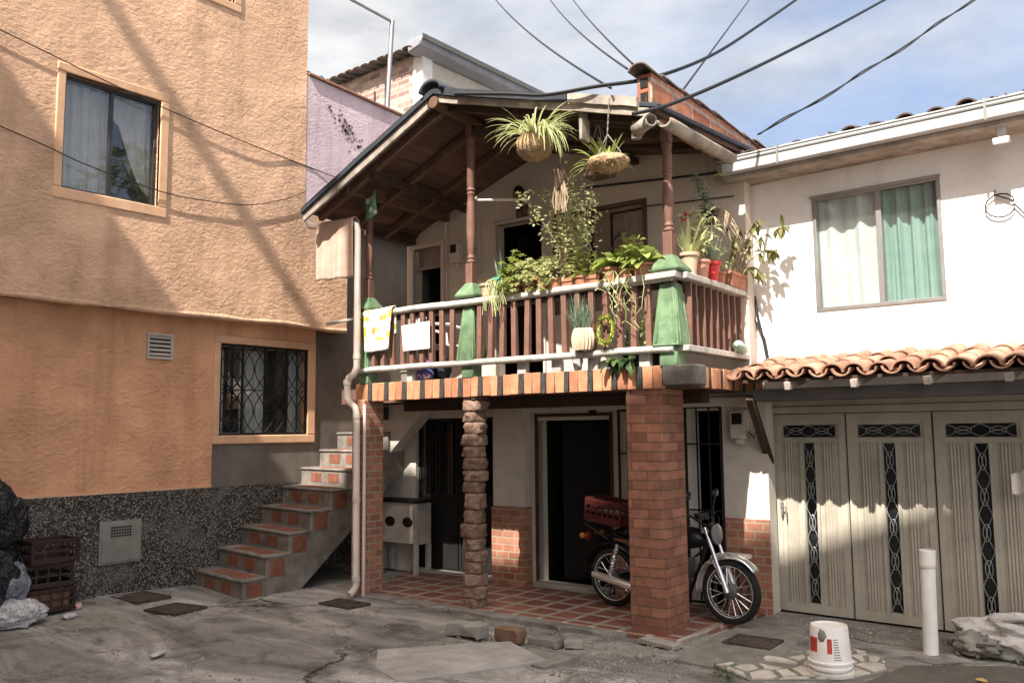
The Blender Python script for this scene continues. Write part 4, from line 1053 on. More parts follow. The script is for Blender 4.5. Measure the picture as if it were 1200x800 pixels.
# carved wooden plaque with letters standing on a strip
mb = MB(); mb.box(-5.955, -5.79, BY-0.03, BY-0.002, 4.255, 4.285)
mb.box(-5.955, -5.935, BY-0.03, BY-0.004, 4.285, 4.40); mb.beam((-5.94,BY-0.016,4.395),(-5.915,BY-0.016,4.33), 0.024, 0.018,(0,1,0)); mb.beam((-5.915,BY-0.016,4.33),(-5.89,BY-0.016,4.395), 0.024, 0.018,(0,1,0)); mb.box(-5.893, -5.875, BY-0.03, BY-0.004, 4.285, 4.40)
mb.box(-5.865, -5.85, BY-0.03, BY-0.004, 4.285, 4.38); mb.box(-5.865, -5.835, BY-0.03, BY-0.004, 4.285, 4.30)
mb.beam((-5.835,BY-0.016,4.40),(-5.812,BY-0.016,4.345), 0.024, 0.018,(0,1,0)); mb.beam((-5.785,BY-0.016,4.40),(-5.812,BY-0.016,4.345), 0.024, 0.018,(0,1,0)); mb.box(-5.82, -5.804, BY-0.03, BY-0.004, 4.285, 4.345)
part('letter_plaque', mb, M['mid_wood'], bh, 0.002)
mb = MB(); mb.tube([(-4.98,BY-0.02,4.455),(-4.3,BY-0.02,4.40),(-3.5,BY-0.02,4.335),(-3.2,BY-0.02,4.32)], 0.012, 6); mb.tube([(-4.25,BY-0.02,4.12),(-3.25,BY-0.02,4.06)], 0.006, 6); part('wall_cable', mb, M['cable'], bh)

# ---------------- roof: a lop-sided gable running back from the street
RF = {'L': ((-7.55,6.30,4.285),(-7.82,8.9,4.29)), 'A': ((-5.61,6.30,5.155),(-5.60,8.9,5.06)), 'R': ((-3.20,6.30,4.45),(-3.16,8.9,4.62))}
def rp(k, y, dz=0.0):
    a, b = (Vector(q) for q in RF[k]); t = (y-6.30)/2.6; v = a+(b-a)*t; v.z += dz; return v
def rpt(side, s, y, dz=0.0):
    a = rp('A', y, dz); b = rp(side, y, dz); return a+(b-a)*s
for side in 'LR':
    mb = MB()
    q = [rpt(side,1,6.31,-0.075), rpt(side,0,6.31,-0.075), rpt(side,0,8.9,-0.075), rpt(side,1,8.9,-0.075)]
    if side == 'R': q = [q[1], q[0], q[3], q[2]]
    mb.hexa(q, [v+Vector((0,0,0.04)) for v in q]); part('roof_boards', mb, M['deck'], bh)
    mb = MB(); q = [rpt(side,1.02,6.265,-0.032), rpt(side,0,6.265,-0.032), rpt(side,0,8.9,-0.032), rpt(side,1.02,8.9,-0.032)]
    if side == 'R': q = [q[1], q[0], q[3], q[2]]
    mb.hexa(q, [v+Vector((0,0,0.045)) for v in q]); part('roof', mb, M['roof_cover'], bh, 0.008)
    for y in (6.42, 6.98, 7.55):
        mb = MB(); mb.beam(rpt(side,0.98,y,-0.118), rpt(side,0.02,y,-0.118), 0.065, 0.085); part('rafter', mb, M['mid_wood'] if side == 'L' else M['dark_wood'], bh, 0.006)
    mb = MB(); mb.beam(rpt(side,0.52,6.36,-0.19), rpt(side,0.52,8.08,-0.19), 0.075, 0.075); part('purlin', mb, M['dark_wood'], bh, 0.006)
# long wall plates along both eaves and the round ridge log
mb = MB(); mb.beam((-7.03,6.36,4.43),(-7.05,8.10,4.43), 0.07, 0.10); part('tie_beam', mb, M['mid_wood'], bh, 0.008)
mb = MB(); mb.tube([(-5.61,6.22,5.03),(-5.59,8.1,4.97)], 0.062, 12); part('ridge_log', mb, M['mid_wood'], bh)
mb = MB(); mb.beam((-7.5,6.62,4.35),(-7.62,8.2,4.30), 0.08, 0.10); mb.box(-7.74,-7.6,7.3,8.1,4.16,4.26); part('eave_plate', mb, M['dark_wood'], bh, 0.008)
mb = MB(); mb.beam((-3.34,6.55,4.44),(-3.34,8.09,4.50), 0.08, 0.10); part('eave_plate', mb, M['dark_wood'], bh, 0.008)
# front cross beam tying the posts
mb = MB(); mb.beam(Vector((-5.5,6.75,4.86)), Vector((-3.30,6.75,4.33)), 0.07, 0.09); part('cross_beam', mb, M['dark_wood'], bh, 0.008)
# barge boards: weathered, in overlapping lengths
mb = MB()
def barge(side, s0, s1, dz, h, y, th):
    a = rpt(side, s0, y, dz); b = rpt(side, s1, y, dz); n = 10
    lo = []; hi = []
    for i in range(n+1):
        t = i/n; p = a+(b-a)*t+Vector((0,0,0.012*noise.noise(Vector((t*5+s0*9, dz*9, 2)))))
        lo.append(p)
    for i in range(n):
        p, q = lo[i], lo[i+1]
        mb.hexa([p, q, q+Vector((0,th,0)), p+Vector((0,th,0))], [p+Vector((0,0,h)), q+Vector((0,0,h)), q+Vector((0,th,h)), p+Vector((0,th,h))]) if q.x > p.x else \
        mb.hexa([q, p, p+Vector((0,th,0)), q+Vector((0,th,0))], [q+Vector((0,0,h)), p+Vector((0,0,h)), p+Vector((0,th,h)), q+Vector((0,th,h))])
barge('L', 1.03, 0.05, -0.13, 0.09, 6.245, 0.03); barge('R', 0.0, 0.99, -0.115, 0.07, 6.245, 0.03)
part('barge_board', mb, M['grey_wood'], bh)
mb = MB(); barge('L', 1.04, 0.0, -0.038, 0.06, 6.215, 0.05); barge('R', 0.0, 0.66, -0.043, 0.075, 6.215, 0.05); part('roof_edge', mb, M['roof_cover'], bh)
mb = MB(); barge('R', 0.665, 0.95, -0.043, 0.085, 6.215, 0.05); part('roof_edge', mb, M['grey_wood'], bh, label='pale replaced length of roof edge at the right')
mb = MB(); mb.smooth = True
mb.grid(lambda a, b: (-5.61+0.14*math.cos(math.pi*(1-a)), 6.17+2.7*b, 5.135+0.10*math.sin(math.pi*a)), 12, 6)
part('ridge_cap', mb, M['roof_cover'], bh, solid=0.035)
# right gutter, its spout, hanging board
mb = MB(); mb.smooth = True
mb.grid(lambda a, b: (-3.13+0.062*math.cos(math.pi*(1+a)), 6.33+1.40*b, 4.315+0.03*b+0.062*math.sin(math.pi*(1+a))), 14, 8)
part('side_gutter', mb, M['grey_wood'], bh, solid=0.018)
mb = MB(); mb.tube([(-3.40,6.36,4.285),(-3.34,6.33,4.30),(-3.20,6.24,4.30)], [0.062,0.052,0.050], 14, cap=False); mb.tube([(-3.40,6.36,4.36),(-3.41,6.37,4.22)], 0.04, 8); part('gutter_spout', mb, M['grey_wood'], bh, solid=0.012)
mb = MB(); mb.box(-3.94, -3.905, 6.29, 6.42, 4.30, 4.62); part('hanging_board', mb, M['grey_wood'], bh, 0.004)
mb = MB(); mb.tube([(-3.62,6.9,4.62),(-3.66,6.9,4.48),(-3.63,6.9,4.40)], 0.008, 5); part('loose_wire', mb, M['cable'], bh)

# hollow-block party wall with its tile capping, above the right eave
mb = MB(); mb.prism([(-3.24,6.34,4.40),(-3.24,10.1,4.45),(-3.24,10.1,4.79),(-3.24,6.34,4.755)], (-0.14,0,0)); pw2 = part('party_wall', mb, M['hollow'], bh, 0.006)
mb = MB(); 
for zc in (4.55, 4.675): part('block_cavity', MB().box(-3.345, -3.275, 6.333, 6.341, zc-0.042, zc+0.042), M['dark_door'], pw2)
mb = MB(); r = random.Random(3)
for i in range(11):
    y = 6.24+0.36*i; zz = 4.745+r.uniform(-0.012, 0.02)
    mb.smooth = True
    mb.grid(lambda a, b: (-3.315+0.085*math.cos(math.pi*(1-a))*(1.05-0.12*b), y+0.40*b, zz+0.02*(1-b)+0.055*math.sin(math.pi*a)*(1.05-0.12*b)), 10, 2)
part('tile_capping', mb, M['tile_old'], pw2, solid=0.016)
mb = MB(); 
for i in range(26):
    y = rnd.uniform(6.3, 6.9); p = (-3.25+rnd.uniform(-.05,.05), y, 4.42+rnd.uniform(0,.05)); mb.leaf(p, (rnd.uniform(-.5,.6),rnd.uniform(-1,.5),rnd.uniform(.3,1)), rnd.uniform(.06,.16), 0.008, 0.4, 3)
part('dry_weeds', mb, M['leaf_dry'], pw2)

# ---------------- balustrade
bal = None
TOPZ, LOWZ = 3.035, 2.435
def rail_z(x): return 0.012*noise.noise(Vector((x*1.1, 0, 4)))
mb = MB(); mb.smooth = True
pts = [(-7.12+3.86*i/14, 6.665, TOPZ+0.0+rail_z(i*0.4)) for i in range(15)]
mb.tube([(p[0], p[1], p[2]+0.012) for p in pts], 0.036, 10)
mb.smooth = False
mb.hexa([(-3.80,6.60,TOPZ-0.01),(-3.20,6.60,TOPZ),(-3.20,6.72,TOPZ),(-3.80,6.72,TOPZ-0.01)], [(-3.80,6.60,TOPZ+0.045),(-3.20,6.60,TOPZ+0.055),(-3.20,6.72,TOPZ+0.055),(-3.80,6.72,TOPZ+0.045)])
mb.hexa([(-3.27,6.722,TOPZ),(-3.15,6.722,TOPZ),(-3.17,8.29,TOPZ+0.01),(-3.29,8.29,TOPZ+0.01)], [(-3.27,6.722,TOPZ+0.055),(-3.15,6.722,TOPZ+0.055),(-3.17,8.29,TOPZ+0.06),(-3.29,8.29,TOPZ+0.06)])
bal = part('balustrade', mb, M['rail'], bh, 0.006)
mb = MB(); mb.tube([(-7.12+3.86*i/14, 6.66, LOWZ-0.004+rail_z(i*0.5+7)) for i in range(15)], 0.033, 10)
mb.hexa([(-3.27,6.70,LOWZ-0.025),(-3.14,6.70,LOWZ-0.025),(-3.16,8.29,LOWZ-0.02),(-3.28,8.29,LOWZ-0.02)], [(-3.27,6.70,LOWZ+0.025),(-3.14,6.70,LOWZ+0.025),(-3.16,8.29,LOWZ+0.03),(-3.28,8.29,LOWZ+0.03)])
part('bottom_rail', mb, M['rail'], bal, 0.004)
mb = MB(); mb.hexa([(-7.0,6.72,TOPZ-0.05),(-3.30,6.72,TOPZ-0.05),(-3.30,6.88,TOPZ-0.05),(-7.0,6.88,TOPZ-0.05)], [(-7.0,6.72,TOPZ-0.005),(-3.30,6.72,TOPZ-0.005),(-3.30,6.88,TOPZ-0.005),(-7.0,6.88,TOPZ-0.005)])
part('rail_shelf', mb, M['dark_wood'], bal, 0.004)
mb = MB(); mb.hexa([(-3.42,6.90,TOPZ-0.05),(-3.28,6.90,TOPZ-0.05),(-3.30,8.28,TOPZ-0.05),(-3.42,8.28,TOPZ-0.05)], [(-3.42,6.90,TOPZ+0.03),(-3.28,6.90,TOPZ+0.03),(-3.30,8.28,TOPZ+0.04),(-3.42,8.28,TOPZ+0.04)]); part('rail_shelf', mb, M['dark_wood'], bal, 0.004)
r = random.Random(5)
def baluster(x, y, side=False):
    mb = MB(); w = 0.031; l = r.uniform(-0.012, 0.012)
    t = r.uniform(-0.05, 0.0) if not side else 0
    if side: w = 0.034
    h = 0.012 if side else 0.025
    mb.hexa([(x-w,y-h,LOWZ+0.028),(x+w,y-h,LOWZ+0.028),(x+w,y+h,LOWZ+0.028),(x-w,y+h,LOWZ+0.028)],
            [(x-w*0.85+l,y-h*0.9,TOPZ-0.012),(x+w*0.85+l,y-h*0.9,TOPZ-0.012),(x+w*0.85+l,y+h*0.9,TOPZ-0.012),(x-w*0.85+l,y+h*0.9,TOPZ-0.012)])
    part('baluster', mb, M['baluster'], bal, 0.004)
x = -6.90
while x < -5.72: baluster(x, 6.685); x += 0.142+r.uniform(-0.008, 0.008)
x = -5.40
while x < -3.48: baluster(x, 6.685); x += 0.148+r.uniform(-0.008, 0.008)
y = 6.86
while y < 8.25: baluster(-3.215-0.012*(y-6.86), y, True); y += 0.145
# short blocks holding the bottom rail off the slab
for x in (-6.42, -4.95, -4.55, -4.15, -3.62): part('rail_block', MB().box(x, x+0.075+0.03*(x>-5), 6.70, 6.76, 2.281, LOWZ-0.02), M['rail'], bal, 0.003)
# green tapered pedestals, pyramid caps, turned brown posts
def sqt(mb, c, prof):      # square tapering stack
    for (w0, z0), (w1, z1) in zip(prof[:-1], prof[1:]):
        a, b = w0/2, w1/2; x, y = c
        mb.hexa([(x-a,y-a,z0),(x+a,y-a,z0),(x+a,y+a,z0),(x-a,y+a,z0)], [(x-b,y-b,z1),(x+b,y-b,z1),(x+b,y+b,z1),(x-b,y+b,z1)])
def post(x, y, top, s=1.0):
    mb = MB(); sqt(mb, (x, y), [(0.15*s,2.283),(0.15*s,2.452)]); 
    sqt(mb, (x, y), [(0.232*s,2.454),(0.130*s,3.0)])
    # planted ribs on the pedestal faces
    for sx, sy in ((0,-1),(1,0)):
        for k in (-0.36, 0.36):
            p = Vector((x+(k*0.225*s if sx == 0 else 0.1145*s), y+(k*0.225*s if sx else -0.1145*s), 2.48))
            q = Vector((x+(k*0.125*s if sx == 0 else 0.066*s), y+(k*0.125*s if sx else -0.066*s), 2.99))
            mb.beam(p, q, 0.022, 0.012, (sx, sy, 0))
    pd = part('pedestal', mb, M['green_paint'], bh, 0.006)
    mb = MB(); sqt(mb, (x, y), [(0.19*s,3.092),(0.252*s,3.108),(0.252*s,3.13),(0.095,3.255)]); part('pedestal_cap', mb, M['green_paint'], pd, 0.006)
    mb = MB(); sqt(mb, (x, y), [(0.088,3.0),(0.088,3.46)]); L = top-3.46
    prof = [(0.040,3.462),(0.050,3.478),(0.036,3.50),(0.047,3.52),(0.034,3.545)]
    prof += [(0.036+0.014*math.sin(math.pi*t)**1.2, 3.56+(L*0.42)*t) for t in [i/8 for i in range(9)]]
    zz = 3.56+L*0.42; prof += [(0.047,zz+0.015),(0.033,zz+0.035),(0.047,zz+0.055),(0.036,zz+0.08)]
    prof += [(0.043, zz+0.10), (0.043, top-0.16), (0.052, top-0.15), (0.040, top-0.12)]
    mb.lathe((x, y, 0), prof, 14)
    sqt(mb, (x, y), [(0.082,top-0.121),(0.082,top)])
    part('turned_post', mb, M['baluster'], bh, 0.004)
post(-7.06, 6.75, 4.375); post(-5.56, 6.75, 4.93, 1.0); post(-3.32, 6.75, 4.39, 1.12)
# rainwater pipe down the left corner
PX, PY = -7.035, 6.55
mb = MB()
mb.tube([(-7.84,6.50,4.36),(-7.84,6.50,4.22),(-7.80,6.51,4.15),(-7.70,6.52,4.13),(PX-0.10,PY-0.01,4.09),(PX-0.02,PY,4.06),(PX,PY,3.98),(PX,PY,2.46),(PX-0.03,PY-0.01,2.39),(PX-0.10,PY-0.02,2.345),(PX-0.125,PY-0.02,2.29),(PX-0.125,PY-0.02,2.12),(PX-0.08,PY-0.01,2.06),(PX-0.02,PY,2.02),(PX+0.005,PY,1.95),(PX+0.02,PY,0.12),(PX+0.02,PY-0.04,0.06),(PX+0.02,PY-0.10,0.03)], 0.038, 12)
for p in ((PX,PY,2.55),(PX-0.125,PY-0.02,2.27),(PX+0.006,PY,1.9),(PX+0.012,PY,1.0),(PX+0.02,PY,0.16)):
    mb.tube([p, (p[0],p[1],p[2]+0.055)], 0.044, 12)
part('rainwater_pipe', mb, M['pvc'], bh)
mb = MB(); mb.tube([(PX-0.48,PY-0.02,2.98),(PX-0.02,PY+0.03,3.0)], 0.018, 8); part('rail_stub', mb, M['rail'], bh)
mb = MB(); mb.tube([(-6.955,6.60,0),(-6.955,6.60,2.05)], 0.018, 8); part('conduit', mb, M['pvc'], bh)

# ------------------------------------------------------------------ staircase along the orange wall (street frame)
st = thing('staircase', 'concrete staircase with red tile insets climbing along the orange wall', 'staircase', (-8.7, 5.5, 0), rel=False)
SX0, SX1 = -9.285, -8.14; RISE, RUN = 0.222, 0.293
NS = 12
def sy(i, x): return 5.42+0.135*(SX1-x)/(SX1-SX0)+RUN*i
# side profile: stepped above, raking soffit below
mb = MB()
prof = [(sy(0,SX1), -0.12)]
for i in range(NS):
    z1 = 0.19+RISE*i; prof += [(sy(i,SX1), z1), (sy(i+1,SX1), z1)]
prof += [(sy(NS,SX1), 0.19+RISE*(NS-1)-0.45), (sy(0,SX1)+0.62, -0.12)]
sh = 0.135
vs = [(SX1, y, z) for y, z in prof]+[(SX0, y+sh, z) for y, z in prof]; n = len(prof)
mb.add(vs, [tuple(reversed(range(n))), tuple(range(n, 2*n))]+[(i, (i+1) % n, (i+1) % n+n, i+n) for i in range(n)])
for i in range(NS):      # nosing of each tread, slightly proud
    z1 = 0.19+RISE*i
    mb.hexa([(SX0,sy(i,SX0)-0.018,z1-0.03),(SX1+0.012,sy(i,SX1)-0.018,z1-0.03),(SX1+0.012,sy(i+1,SX1)-0.003,z1-0.03),(SX0,sy(i+1,SX0)-0.003,z1-0.03)],
            [(SX0,sy(i,SX0)-0.018,z1+0.006),(SX1+0.012,sy(i,SX1)-0.018,z1+0.006),(SX1+0.012,sy(i+1,SX1)-0.003,z1+0.006),(SX0,sy(i+1,SX0)-0.003,z1+0.006)])
part('flight', mb, plain('stair_concrete', (0.235,0.205,0.175), 0.92, 0.4, 7, 0.6, 50, 0.007, grime=0.5), st, 0.012)
W = SX1-SX0
stair_tile = plain('stair_tile', (0.26,0.10,0.06), 0.75, 0.35, 10, 0.4, 50, 0.003, grime=0.55)
for i in range(NS):
    z1 = 0.19+RISE*i; zb = z1-RISE; g = 0.004
    for k in (0, 1):
        xa = SX0+W*(0.24+0.36*k); xb = xa+W*0.31     # tread tiles
        mb = MB(); q = [(xa,sy(i,xa)+0.05),(xb,sy(i,xb)+0.05),(xb,sy(i,xb)+0.24),(xa,sy(i,xa)+0.24)]
        mb.hexa([(a,b,z1+0.0055) for a,b in q], [(a,b,z1+0.011) for a,b in q]); part('red_tile', mb, stair_tile, st, 0.002)
        xa = SX0+W*(0.22+0.34*k); xb = xa+W*0.21     # riser tiles
        mb = MB(); za, zc = zb+0.05, zb+0.165; q = [(xa,sy(i,xa)-g),(xb,sy(i,xb)-g),(xb,sy(i,xb)+0.01),(xa,sy(i,xa)+0.01)]
        mb.hexa([(a,b,za) for a,b in q], [(a,b,zc) for a,b in q]); part('red_tile', mb, stair_tile, st, 0.002)
    y = sy(i,SX1); za = z1-0.225 if i else 0.0
    part('red_tile', MB().box(SX1-0.01, SX1+0.005, y+0.05, y+0.24, za, z1-0.04), stair_tile, st, 0.002)
# ------------------------------------------------------------------ motorcycle behind the brick pillar
chrome = plain('chrome', (0.85,0.85,0.85), 0.25, 0.05, 5, 0.02, 40, 0.001, 0.75, 0.5, grime=0.1)
rubber = plain('tyre_rubber', (0.018,0.017,0.017), 0.8, 0.2, 20, 0.3, 80, 0.003)
bike_black = plain('black_enamel', (0.012,0.012,0.013), 0.3, 0.1, 5, 0, grime=0.1)
engine_grey = plain('engine_alloy', (0.20,0.195,0.19), 0.45, 0.3, 15, 0.2, 60, 0.002, 0.7)
mo = thing('motorcycle', 'black motorcycle with spoked chrome wheels parked behind the brick pillar', 'motorcycle', (-3.79, 7.51, 0.022), 'H', R(-5.5))
def wheel(cx, front):
    c = Vector((cx, 0, 0.285)); Rr = 0.285
    ring = lambda rad, y=0: [(c.x+rad*math.cos(a), y, c.z+rad*math.sin(a)) for a in [2*math.pi*i/48 for i in range(48)]]
    mb = MB(); mb.tube(ring(0.222), 0.012, 8, closed=True)
    for y in (-0.022, 0.022): mb.tube(ring(0.226, y), 0.0085, 8, closed=True)
    w = part('wheel', mb, chrome, mo)
    mb = MB(); mb.tube(ring(Rr-0.037), 0.037, 10, closed=True); part('tyre', mb, rubber, w)
    mb = MB()
    for k in range(18):
        a = 2*math.pi*k/18; b = a+(0.35 if k % 2 else -0.35); y = 0.022 if k % 2 else -0.022
        mb.tube([(c.x+0.055*math.cos(a), y, c.z+0.055*math.sin(a)), (c.x+0.215*math.cos(b), 0, c.z+0.215*math.sin(b))], 0.0028, 4)
    part('spokes', mb, chrome, w)
    mb = MB(); Q = Matrix.Rotation(R(90), 3, 'X')
    mb.lathe(c, [(0.0,-0.052),(0.02,-0.052),(0.058,-0.046),(0.068,-0.03),(0.068,0.03),(0.058,0.046),(0.02,0.052),(0,0.052)], 20, Q)
    part('hub', mb, engine_grey, w)
wheel(0.635, True); wheel(-0.635, False)
mb = MB()
for y in (-0.075, 0.075):
    mb.tube([(0.635,y,0.285),(0.555,y,0.50)], 0.024, 10); mb.tube([(0.555,y,0.50),(0.43,y,0.84)], 0.016, 10)
    mb.tube([(0.60,y*0.9,0.34),(0.50,y*0.9,0.56)], 0.010, 8)
mb.box(0.40, 0.47, -0.085, 0.085, 0.79, 0.82)
part('front_fork', mb, chrome, mo)
def arc(cx, rad, a0, a1, w, n=18):
    mb = MB(); mb.smooth = True
    mb.grid(lambda a, b: (cx+(rad+0.018*math.sin(math.pi*b))*math.cos(R(a0+(a1-a0)*a)), (b-0.5)*w, 0.285+(rad+0.018*math.sin(math.pi*b))*math.sin(R(a0+(a1-a0)*a))), n, 8)
    return mb
mb = arc(0.635, 0.315, 38, 188, 0.125)
for y in (-0.06, 0.06): mb.tube([(0.60,y,0.38),(0.50,y*1.05,0.53),(0.42,y,0.52)], 0.007, 6)
part('front_fender', mb, chrome, mo, solid=0.006)
part('rear_fender', arc(-0.635, 0.33, 20, 165, 0.14), bike_black, mo, solid=0.006)
mb = MB(); mb.tube([(-0.80,-0.14,0.315),(-0.78,-0.14,0.312),(-0.25,-0.14,0.225),(-0.05,-0.13,0.20),(0.16,-0.12,0.19),(0.24,-0.09,0.28),(0.20,-0.05,0.40)], [0.022,0.036,0.040,0.022,0.018,0.018,0.018], 14)
part('exhaust_pipe', mb, chrome, mo)
mb = MB()
for y in (-0.09, 0.09): mb.tube([(-0.635,y,0.285),(-0.10,y,0.30)], 0.016, 8)
mb.tube([(0.42,0,0.82),(0.36,0,0.55),(0.22,0,0.24),(-0.12,0,0.22),(-0.20,0,0.34),(-0.18,0,0.66)], 0.020, 8); mb.tube([(0.40,0,0.74),(0.0,0,0.68),(-0.30,0,0.66),(-0.75,0,0.69)], 0.020, 8)
part('frame', mb, bike_black, mo)
for y in (-0.13, 0.13):
    mb = MB()
    mb.tube([(-0.60,y,0.30),(-0.50,y,0.62)], 0.016, 8)
    pts = []
    for i in range(60):
        t = i/59; a = t*7*6.283; p = Vector((-0.585,y,0.35)).lerp(Vector((-0.52,y,0.57)), t); pts.append(p+Vector((math.cos(a)*0.024, math.sin(a)*0.024, 0)))
    mb.tube(pts, 0.005, 5)
    part('rear_shock', mb, chrome, mo)
mb = MB(); mb.blob((0.06,0,0.32), (0.17,0.10,0.11), 16, 10, 0.1, 1.5, 3); mb.box(0.10,0.24,-0.06,0.06,0.36,0.54)
for k in range(6): mb.box(0.08,0.26,-0.08,0.08,0.385+k*0.026,0.392+k*0.026)
mb.lathe((0.0,-0.11,0.30), [(0,0),(0.085,0),(0.075,0.03),(0,0.035)], 16, Matrix.Rotation(R(90),3,'X'))
part('engine', mb, engine_grey, mo)
mb = MB(); mb.smooth = True
mb.blob((0.17,0,0.73), (0.25,0.125,0.105), 24, 14, 0.04, 1.0, 5); part('fuel_tank', mb, bike_black, mo)
mb = MB(); mb.blob((-0.28,0,0.735), (0.34,0.125,0.05), 24, 10, 0.03, 1.0, 7); part('seat', mb, rubber, mo)
mb = MB(); mb.tube([(0.30,-0.33,0.93),(0.36,-0.20,0.95),(0.42,-0.10,0.87),(0.43,0.0,0.85),(0.42,0.10,0.87),(0.36,0.20,0.95),(0.30,0.33,0.93)], 0.011, 8)
mb.tube([(0.35,-0.22,0.95),(0.37,-0.24,1.10)], 0.005, 6); mb.tube([(0.35,0.22,0.95),(0.37,0.24,1.10)], 0.005, 6)
hbp = part('handlebar', mb, bike_black, mo)
for s in (-1, 1):
    mb = MB(); mb.tube([(0.295,s*0.345,0.928),(0.345,s*0.225,0.948)], 0.017, 8); part('grip', mb, rubber, hbp)
    mb = MB(); mb.blob((0.375,s*0.245,1.13), (0.018,0.055,0.038), 12, 8, 0, 1); part('mirror', mb, bike_black, hbp)
mb = MB(); mb.lathe((0.47,0,0.775), [(0.0,-0.09),(0.05,-0.08),(0.085,-0.02),(0.09,0.03),(0.09,0.045)], 18, Matrix.Rotation(R(85),3,'Y')); hl = part('headlight', mb, bike_black, mo)
mb = MB(); mb.lathe((0.47,0,0.775), [(0.094,0.036),(0.094,0.05),(0.084,0.056),(0.04,0.068),(0,0.07)], 18, Matrix.Rotation(R(85),3,'Y')); part('lens', mb, plain('lamp_glass', (0.16,0.16,0.16), 0.1, 0.1, 5, 0), hl)
mb = MB(); mb.tube([(0.36,-0.05,0.90),(0.36,-0.05,0.96)], 0.04, 12); mb.tube([(0.36,0.05,0.90),(0.36,0.05,0.96)], 0.04, 12); part('gauge', mb, bike_black, mo)
mb = MB()
for a in (-0.10, 0.0, 0.10): mb.tube([(-0.42,a,0.80),(-0.95,a,0.80)], 0.008, 6)
for xx in (-0.5,-0.7,-0.9): mb.tube([(xx,-0.12,0.795),(xx,0.12,0.795)], 0.008, 6)
mb.tube([(-0.9,-0.12,0.795),(-0.62,-0.12,0.66)], 0.008, 6); mb.tube([(-0.9,0.12,0.795),(-0.62,0.12,0.66)], 0.008, 6)
part('luggage_rack', mb, bike_black, mo)
mb = MB(); mb.blob((-0.955,0,0.66), (0.035,0.06,0.045), 12, 8, 0, 1); part('tail_light', mb, plain('red_lens', (0.25,0.02,0.02), 0.2, 0.1, 5, 0), mo)
for s in (-1, 1):
    mb = MB(); mb.tube([(-0.90,s*0.05,0.68),(-0.90,s*0.15,0.68)], 0.007, 6); mb.blob((-0.90,s*0.165,0.68), (0.03,0.03,0.03), 10, 8, 0, 1); part('indicator', mb, plain('amber_lens', (0.4,0.16,0.03), 0.3, 0.1, 5, 0), mo)

mb = MB()
for k, (q0, q1) in enumerate((((0.36,-0.14,0.96),(0.50,-0.06,0.80)),((0.35,0.15,0.96),(0.49,0.07,0.78)),((0.35,-0.12,0.95),(0.52,0.02,0.84)))):
    a, b = Vector(q0), Vector(q1); mb.tube([a, a.lerp(b,0.4)+Vector((0.07,0,0.03)), b, b.lerp(Vector((0.30,0,0.6)),0.5)+Vector((0.03,0,-0.03)), Vector((0.26,0.03*k,0.55))], 0.005, 6)
part('control_cable', mb, M['cable'], mo)
mb = MB(); mb.box(-0.62,-0.02,0.085,0.10,0.245,0.335); part('chain_guard', mb, bike_black, mo, 0.01)
for y in (-0.13, 0.13):
    mb = MB(); mb.tube([(0.02,y*0.4,0.22),(0.02,y*1.7,0.225)], 0.013, 8); part('foot_peg', mb, rubber, mo)

def crate(mb, sx, sy, sz, wall=0.012, cols=5, rows=3):
    """lattice-sided crate about its base centre"""
    a, b = sx/2, sy/2
    mb.box(-a, a, -b, b, 0, 0.012)
    for z in [sz*k/rows for k in range(rows+1)]:
        h = 0.024 if 0 < z < sz else 0.04
        z0 = min(max(z-h/2, 0.012), sz-h)
        mb.box(-a, a, -b, -b+wall, z0, z0+h); mb.box(-a, a, b-wall, b, z0, z0+h)
        mb.box(-a, -a+wall, -b+wall, b-wall, z0, z0+h); mb.box(a-wall, a, -b+wall, b-wall, z0, z0+h)
    for k in range(cols+1):
        x = -a+0.01+(sx-0.02)*k/cols
        mb.box(x-0.01, x+0.01, -b+0.002, -b+wall-0.002, 0.013, sz-0.001); mb.box(x-0.01, x+0.01, b-wall+0.002, b-0.002, 0.013, sz-0.001)
    for k in range(cols):
        y = -b+0.02+(sy-0.04)*k/(cols-1)
        mb.box(-a+0.002, -a+wall-0.002, y-0.01, y+0.01, 0.013, sz-0.001); mb.box(a-wall+0.002, a-0.002, y-0.01, y+0.01, 0.013, sz-0.001)
rc = thing('plastic_crate', 'dark red plastic crate strapped on the rear rack of the motorcycle', 'crate', (-4.455, 7.575, 0.83), 'H', R(-5.5))
mb = MB(); crate(mb, 0.44, 0.32, 0.23, 0.014, 6, 4); part('crate_body', mb, plain('dark_red_plastic', (0.085,0.016,0.015), 0.6, 0.3, 10, 0.1), rc)
rc.matrix_world = rc.matrix_world @ Matrix.Rotation(R(7), 4, 'Y')
mb = MB(); mb.box(-0.19,0.19,-0.13,0.13,0.013,0.10); part('folded_cloth', mb, M['dark_door'], rc, 0.02)

# white cabinet, stool, plastic chair
wc = thing('cabinet', 'white cabinet on legs with two dark round holes under the stairs', 'cabinet', (-7.62, 7.95, 0.022), 'H', rel=False)
white_worn = plain('worn_white_board', (0.46,0.41,0.355), 0.7, 0.2, 6, 0.2, 40, 0.003, grime=0.45)
mb = MB(); mb.box(-7.98, -7.31, 7.85, 7.87, 0.38, 0.875); mb.box(-7.33, -7.31, 7.87, 8.07, 0.38, 0.875); mb.box(-7.98,-7.96,7.87,8.07,0.38,0.875); part('front_panel', mb, white_worn, wc, 0.003)
mb = MB(); mb.box(-8.02, -7.28, 7.82, 8.08, 0.877, 0.915); part('worktop', mb, M['dark_door'], wc, 0.005)
for xx in (-7.335, -7.955):
    for y0_, y1_, z1_ in ((7.805, 7.848, 0.876), (8.02, 8.07, 0.378)):
        part('leg', MB().box(xx-0.03, xx+0.03, y0_, y1_, 0.022, z1_), white_worn, wc, 0.004)
